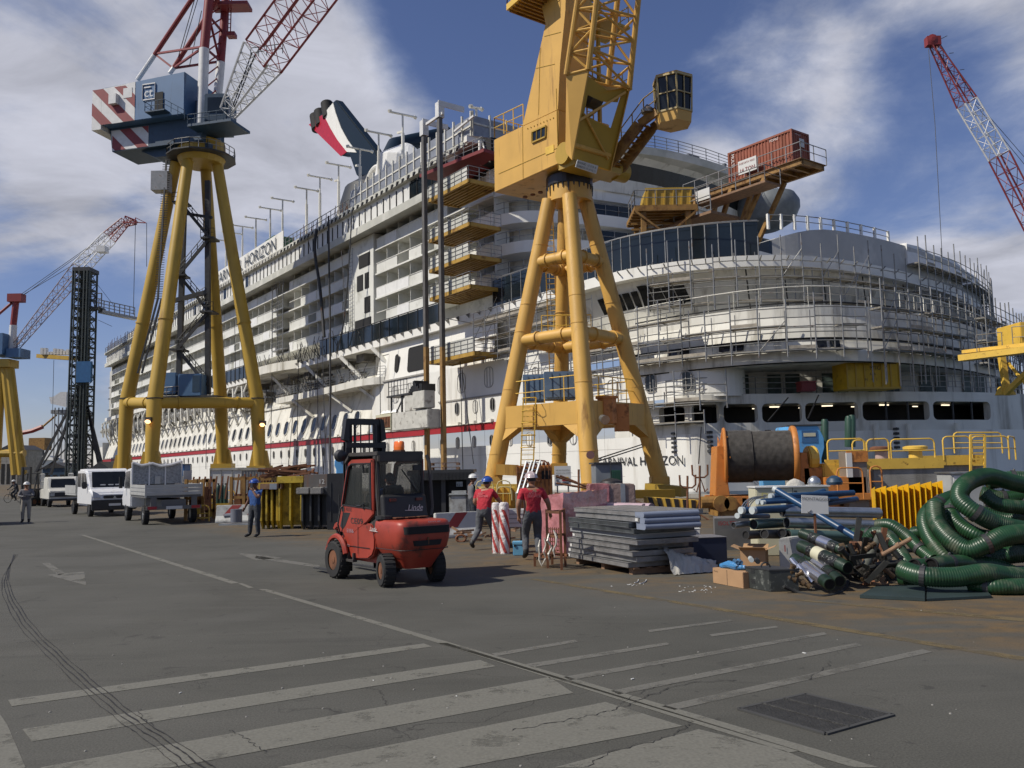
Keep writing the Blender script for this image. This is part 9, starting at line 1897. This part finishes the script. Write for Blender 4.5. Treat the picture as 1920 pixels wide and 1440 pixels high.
for i,(x_,y_,dx,dy) in enumerate(((1478,1082,.35,-.15),(1492,1078,.2,.1),(1483,1072,.1,.3),(1505,1092,.32,-.2))):
    p = P(x_,y_,13.5); p.z = max(.08,p.z); d = Vc((dx,-.1,dy)).normalized(); g = MB(); g.lathe([(.02,-.14),(.032,-.12),(.032,-.03),(.055,-.03),(.055,.03),(.038,.03),(.038,.09),(.05,.09),(.05,.12),(.02,.13)],p,d,12); tag(g.B('pipe_fitting',mBrass,sm=1),['leftmost brass coupling below the wrapped hoses', 'upright brass coupling beside the leftmost one', 'brass coupling leaning on the concrete block foot', 'brass coupling nearest the black hose loop'][i], 'fitting', 'brass couplings by the wrapped hoses')
g = MB(); g.path(cat_rom([P(1470,1100,13.3)*1,G(1500,1112),G(1545,1118),G(1580,1108),G(1590,1090),G(1570,1080)],8),.028,n=8); tag(g.B('black_hose',mTyre,sm=1), 'thin black rubber hose looping on the ground under the fittings', 'hose')
# scrap pile
for i in range(34):
    x_ = RU(1598,1676); y_ = RU(1015,1095); Yd = 13.6+RU(-.2,.7); p = P(x_,y_,Yd); p.z = max(.06,p.z); ln = RU(.18,.5); d = Vc((RU(-.7,.7),RU(-.3,.3),RU(-.4,1))).normalized(); r_ = RU(.018,.04)
    g = MB(); q_ = p+d*ln
    if q_.z < .04: q_.z = .04
    if i % 3 == 0: g.lathe([(r_,0),(r_*1.1,.02),(r_,.04),(r_,ln*.5),(r_*1.6,ln*.5),(r_*1.6,ln*.6),(r_,ln*.6),(r_,ln)],p,d,10); nm = ('valve', 'corroded valve piece in the scrap heap beside the green hoses')
    elif i % 3 == 1: g.tube(p,q_,r_*1.2,n=10); g.tube(q_-d*.04,q_,r_*1.7,n=8); nm = ('pipe_piece', 'corroded pipe piece in the scrap heap beside the green hoses')
    else: g.hexa(p,d*ln,Vc((-d.z,0,d.x))*.07+Vc((0,.02,0)),Vc((0,.05,0))); nm = ('flat_bar', 'corroded flat bar in the scrap heap beside the green hoses')
    tag(g.B(nm[0],(mBrass,mRust,mat('dark oily steel',(.03,.03,.026),.5,metal=.4,var=.4),mat('dark oily steel',(.03,.03,.026),.5),mWood)[i % 5]),nm[1], 'scrap', 'corroded pieces in the scrap heap by the green hoses')
p = P(1622,1062,13.6); q_ = P(1648,1006,13.9); g = MB(); g.tube(p,q_,.06,n=14); g.tube(p.lerp(q_,.72),p.lerp(q_,.77),.068,n=14); tag(g.B('leaning_pipe',mat('grey green scrap pipe',(.09,.095,.075),.5,var=.3),sm=1), 'thick grey green pipe leaning on top of the scrap heap', 'pipe')
g = MB(); c = G(1640,1090); g.loft([[c+Vc((r_*1.5*cos(t_)*RU(.85,1.1),.35+r_*.8*sin(t_)*RU(.85,1.1),z_)) for t_ in [pi*2*k/14 for k in range(14)]] for r_,z_ in ((.40,0),(.38,.2),(.26,.4),(.1,.52))]); tag(g.B('oily_scrap_core',mat('black oily heap',(.018,.016,.013),.7,var=.5,scale=8,bump=1,bscale=12)), 'black oily mass in the middle of the scrap heap', 'heap')
# yellow folded sheet
a = G(1655,990); b = G(1758,978); ZP = thing('yellow_folded_sheets', 'upright zigzag folded yellow steel sheets before the concrete plinth', 'folded sheets',P(1650,985,19)); Yz = 18.8; zb_ = P(1655,982,Yz).z; zt_ = P(1655,918,Yz).z; x0_,x1_ = P(1642,950,Yz).x,P(1762,950,Yz).x; g = MB(); la,lb = [],[]; n_ = 24; zb_ = .25
for k in range(n_+1): f = k/n_; x = x0_+(x1_-x0_)*f+(.03 if k % 2 else 0); y = Yz+(.38 if k % 2 else 0)-.2*f; zt2 = zt_+(.12*f)+(.06 if k % 4 == 0 else 0); la.append((x,y,zb_)); lb.append((x,y,zt2))
g.ribbon(la,lb)
for k in range(n_): g.tube(la[k],lb[k],.012,n=5)
g.B('zigzag_sheet',mat('vivid yellow sheet',(.66,.37,.01),.45,var=.08),ZP,rc=0); g = MB(); g.box(x0_,x1_,Yz-.25,Yz+.5,.18,.25); g.box(x0_+.1,x0_+.25,Yz-.2,Yz+.4,0,.18); g.box(x1_-.25,x1_-.1,Yz-.2,Yz+.4,0,.18); g.B('base_pallet',mWood,ZP)
# green hoses
HG = 'thick green ribbed hoses heaped at the right'
hoses = [
 ([(1990,925,15.6),(1900,905,15.2),(1850,893,15.0),(1810,908,14.6),(1800,935,14.4),(1830,962,14.2),(1880,985,14.2),(1960,1000,14.2)],.155, 'topmost green hose curling over at the upper left of the heap'),
 ([(1850,905,15.9),(1900,897,15.8),(1960,902,15.6)],.15, 'green hose seen along the very top of the heap at the right'),
 ([(1845,925,15.0),(1870,945,14.9),(1920,952,14.9),(1980,960,15)],.13, 'green hose inside the upper loop'),
 ([(1795,930,15.5),(1760,945,15.2),(1735,970,15.0),(1742,1005,14.7),(1768,1040,14.4),(1790,1055,14.3)],.145, 'green hose arching down the left flank of the main heap'),
 ([(1752,948,14.6),(1757,980,14.4),(1780,1010,14.1),(1815,1030,13.9),(1850,1020,13.8),(1890,1003,13.8),(1960,1000,13.9)],.16, 'green hose with a rounded closed end sweeping through the middle'),
 ([(1798,940,14.9),(1782,960,14.7),(1800,985,14.5),(1835,1005,14.3),(1870,1012,14.3)],.14, 'green hose bent sharply between the upper loop and the middle one'),
 ([(1627,1013,14.9),(1640,1000,14.8),(1665,1005,14.6),(1685,1030,14.3),(1705,1062,14.0)],.115, 'front left green hose arching over the scrap heap'),
 ([(1645,985,15.4),(1670,985,15.2),(1700,1005,15.0),(1725,1030,14.7),(1750,1050,14.4)],.115, 'second green hose arching just behind the front left one'),
 ([(1716,1062,13.6),(1735,1062,13.7),(1745,1060,13.8)],.13, 'short open ended green hose stub left of the other stub'),
 ([(1748,1060,13.5),(1780,1055,13.7),(1820,1056,13.9)],.13, 'open ended green hose stub right in the middle of the heap'),
 ([(1690,1068,13.2),(1730,1080,12.9),(1790,1082,12.8),(1850,1075,12.8),(1900,1082,12.9),(1980,1080,13)],.155, 'long green hose lying across the front of the heap'),
 ([(1760,1062,14.2),(1810,1056,14),(1860,1060,13.9),(1900,1075,13.8)],.135, 'green hose humped just behind the long front one'),
 ([(1822,1100,13.0),(1850,1102,12.8),(1890,1106,12.7),(1980,1106,12.7)],.13, 'lowest green hose at the bottom right on the ground'),
 ([(1690,1090,13.8),(1720,1095,13.6),(1770,1098,13.6),(1830,1095,13.7)],.13, 'shaded green hose underneath the long front one'),
 ([(1712,1000,15.5),(1735,998,15.3),(1760,1010,15.1),(1800,1040,14.9)],.12, 'green hose peeping out between the left arches and the main heap'),
 ([(1600,1000,15.9),(1630,1000,15.6),(1655,992,15.4)],.1, 'green hose end reaching towards the pipe pile'),
 ([(1840,925,15.9),(1880,935,15.8),(1930,930,15.8),(1990,925,15.8)],.15, 'green hose filling the gap behind the topmost loop'),
 ([(1830,960,15.6),(1880,975,15.5),(1930,972,15.4),(1990,980,15.4)],.16, 'green hose behind the inner loop halfway up the heap'),
 ([(1800,1000,15.4),(1850,1015,15.3),(1910,1010,15.3),(1990,1015,15.3)],.16, 'green hose deep in the dark middle of the heap'),
 ([(1790,1045,15.3),(1850,1050,15.2),(1900,1040,15.1),(1980,1035,15)],.16, 'green hose in the shadow at the back of the heap')]
for pts,r_,lab in hoses:
    W3 = [P(*p) for p in pts]; r_ *= .9
    for p in W3: p.z = max(p.z,r_*.98)
    g = MB(); ribhose(g,W3,r_,pitch=.036,amp=.07,n=20); o = tag(g.B('green_hose',mGreenH,sm=1,ang=80),lab, 'hose',HG)
    g = MB(); i_ = random.randrange(1,len(W3)-1); dd_ = (W3[i_+1]-W3[i_-1]).normalized(); g.tube(W3[i_]-dd_*.035,W3[i_]+dd_*.035,r_*1.12,n=20); g.tube(W3[i_]+Z*r_,W3[i_]+Z*(r_+.035)+dd_*.03,.02,n=6); g.B('hose_clamp',mDarkSteel,o)
    g = MB(); d0 = (W3[0]-W3[1]).normalized()
    if 'open' in lab: g.lathe([(.001,-.0),(r_*.86,-.0)],W3[0]+d0*.006,d0,20); g.lathe([(r_*.86,-.02),(r_*.86,.03),(r_*1.02,.03),(r_*1.02,-.02)],W3[0],d0,20); g.B('dark_open_end',mBlack,o)
    elif 'rounded' in lab: g.lathe([(r_,0),(r_*.85,r_*.35),(r_*.5,r_*.55),(.002,r_*.62)],W3[0],d0,20); g.B('rounded_end',mGreenH,o,sm=1)
a = G(1625,1124); g = MB(); a,b,c,d = G(1612,1122),G(1735,1128),G(1860,1122),G(1840,1100); g.prism([a,b,G(1735,1103),G(1645,1103)],Z*.05); g.prism([b+Vc((.02,0,0)),c,d,G(1738,1103)],Z*.04); tag(g.B('rubber_mat',mat('dark green rubber',(.02,.035,.035),.6,var=.3),bevel=.006), 'dark green rubber mats lying in front of the green hoses', 'mat')
# small litter
g = MB(); random.seed(41)
for (x0_,x1_,y0_,y1_,n_) in ((1275,1345,1098,1112,26),(1140,1215,1094,1100,8),(960,1900,1150,1400,3),(200,900,1100,1350,3)):
    for k in range(n_): p = G(RU(x0_,x1_),RU(y0_,y1_)); s_ = RU(.015,.05); a_ = RU(0,3); g.hexa(p+Z*.004,Vc((cos(a_),sin(a_),0))*s_,Vc((-sin(a_),cos(a_),0))*s_*.4,Z*.006)
tag(g.B('scattered_litter',mPaper), 'small bits of white litter scattered on the asphalt', 'litter',kind='stuff')
for i,pts in enumerate((((1190,1094),(1196,1092),(1197,1088)),((1200,1096),(1210,1092),(1212,1088)))):
    g = MB(); g.path(cat_rom([G(*p)+Z*.012 for p in pts],5),.008,n=5); tag(g.B('strapping_strip',mPaper),['left', 'right'][i]+' white curled strap end on the ground before the panels', 'strap', 'white strap ends before the panel stack')
g = MB(); random.seed(44)
for k in range(60): p = G(RU(0,1900),RU(1120,1440)); s_ = RU(.004,.014); g.lathe([(s_,0),(s_*.8,s_*.6),(.001,s_*.8)],p,n=6)
tag(g.B('loose_grit',mConc), 'loose grit and small stones on the asphalt', 'grit',kind='stuff')
bpy.context.view_layer.update()
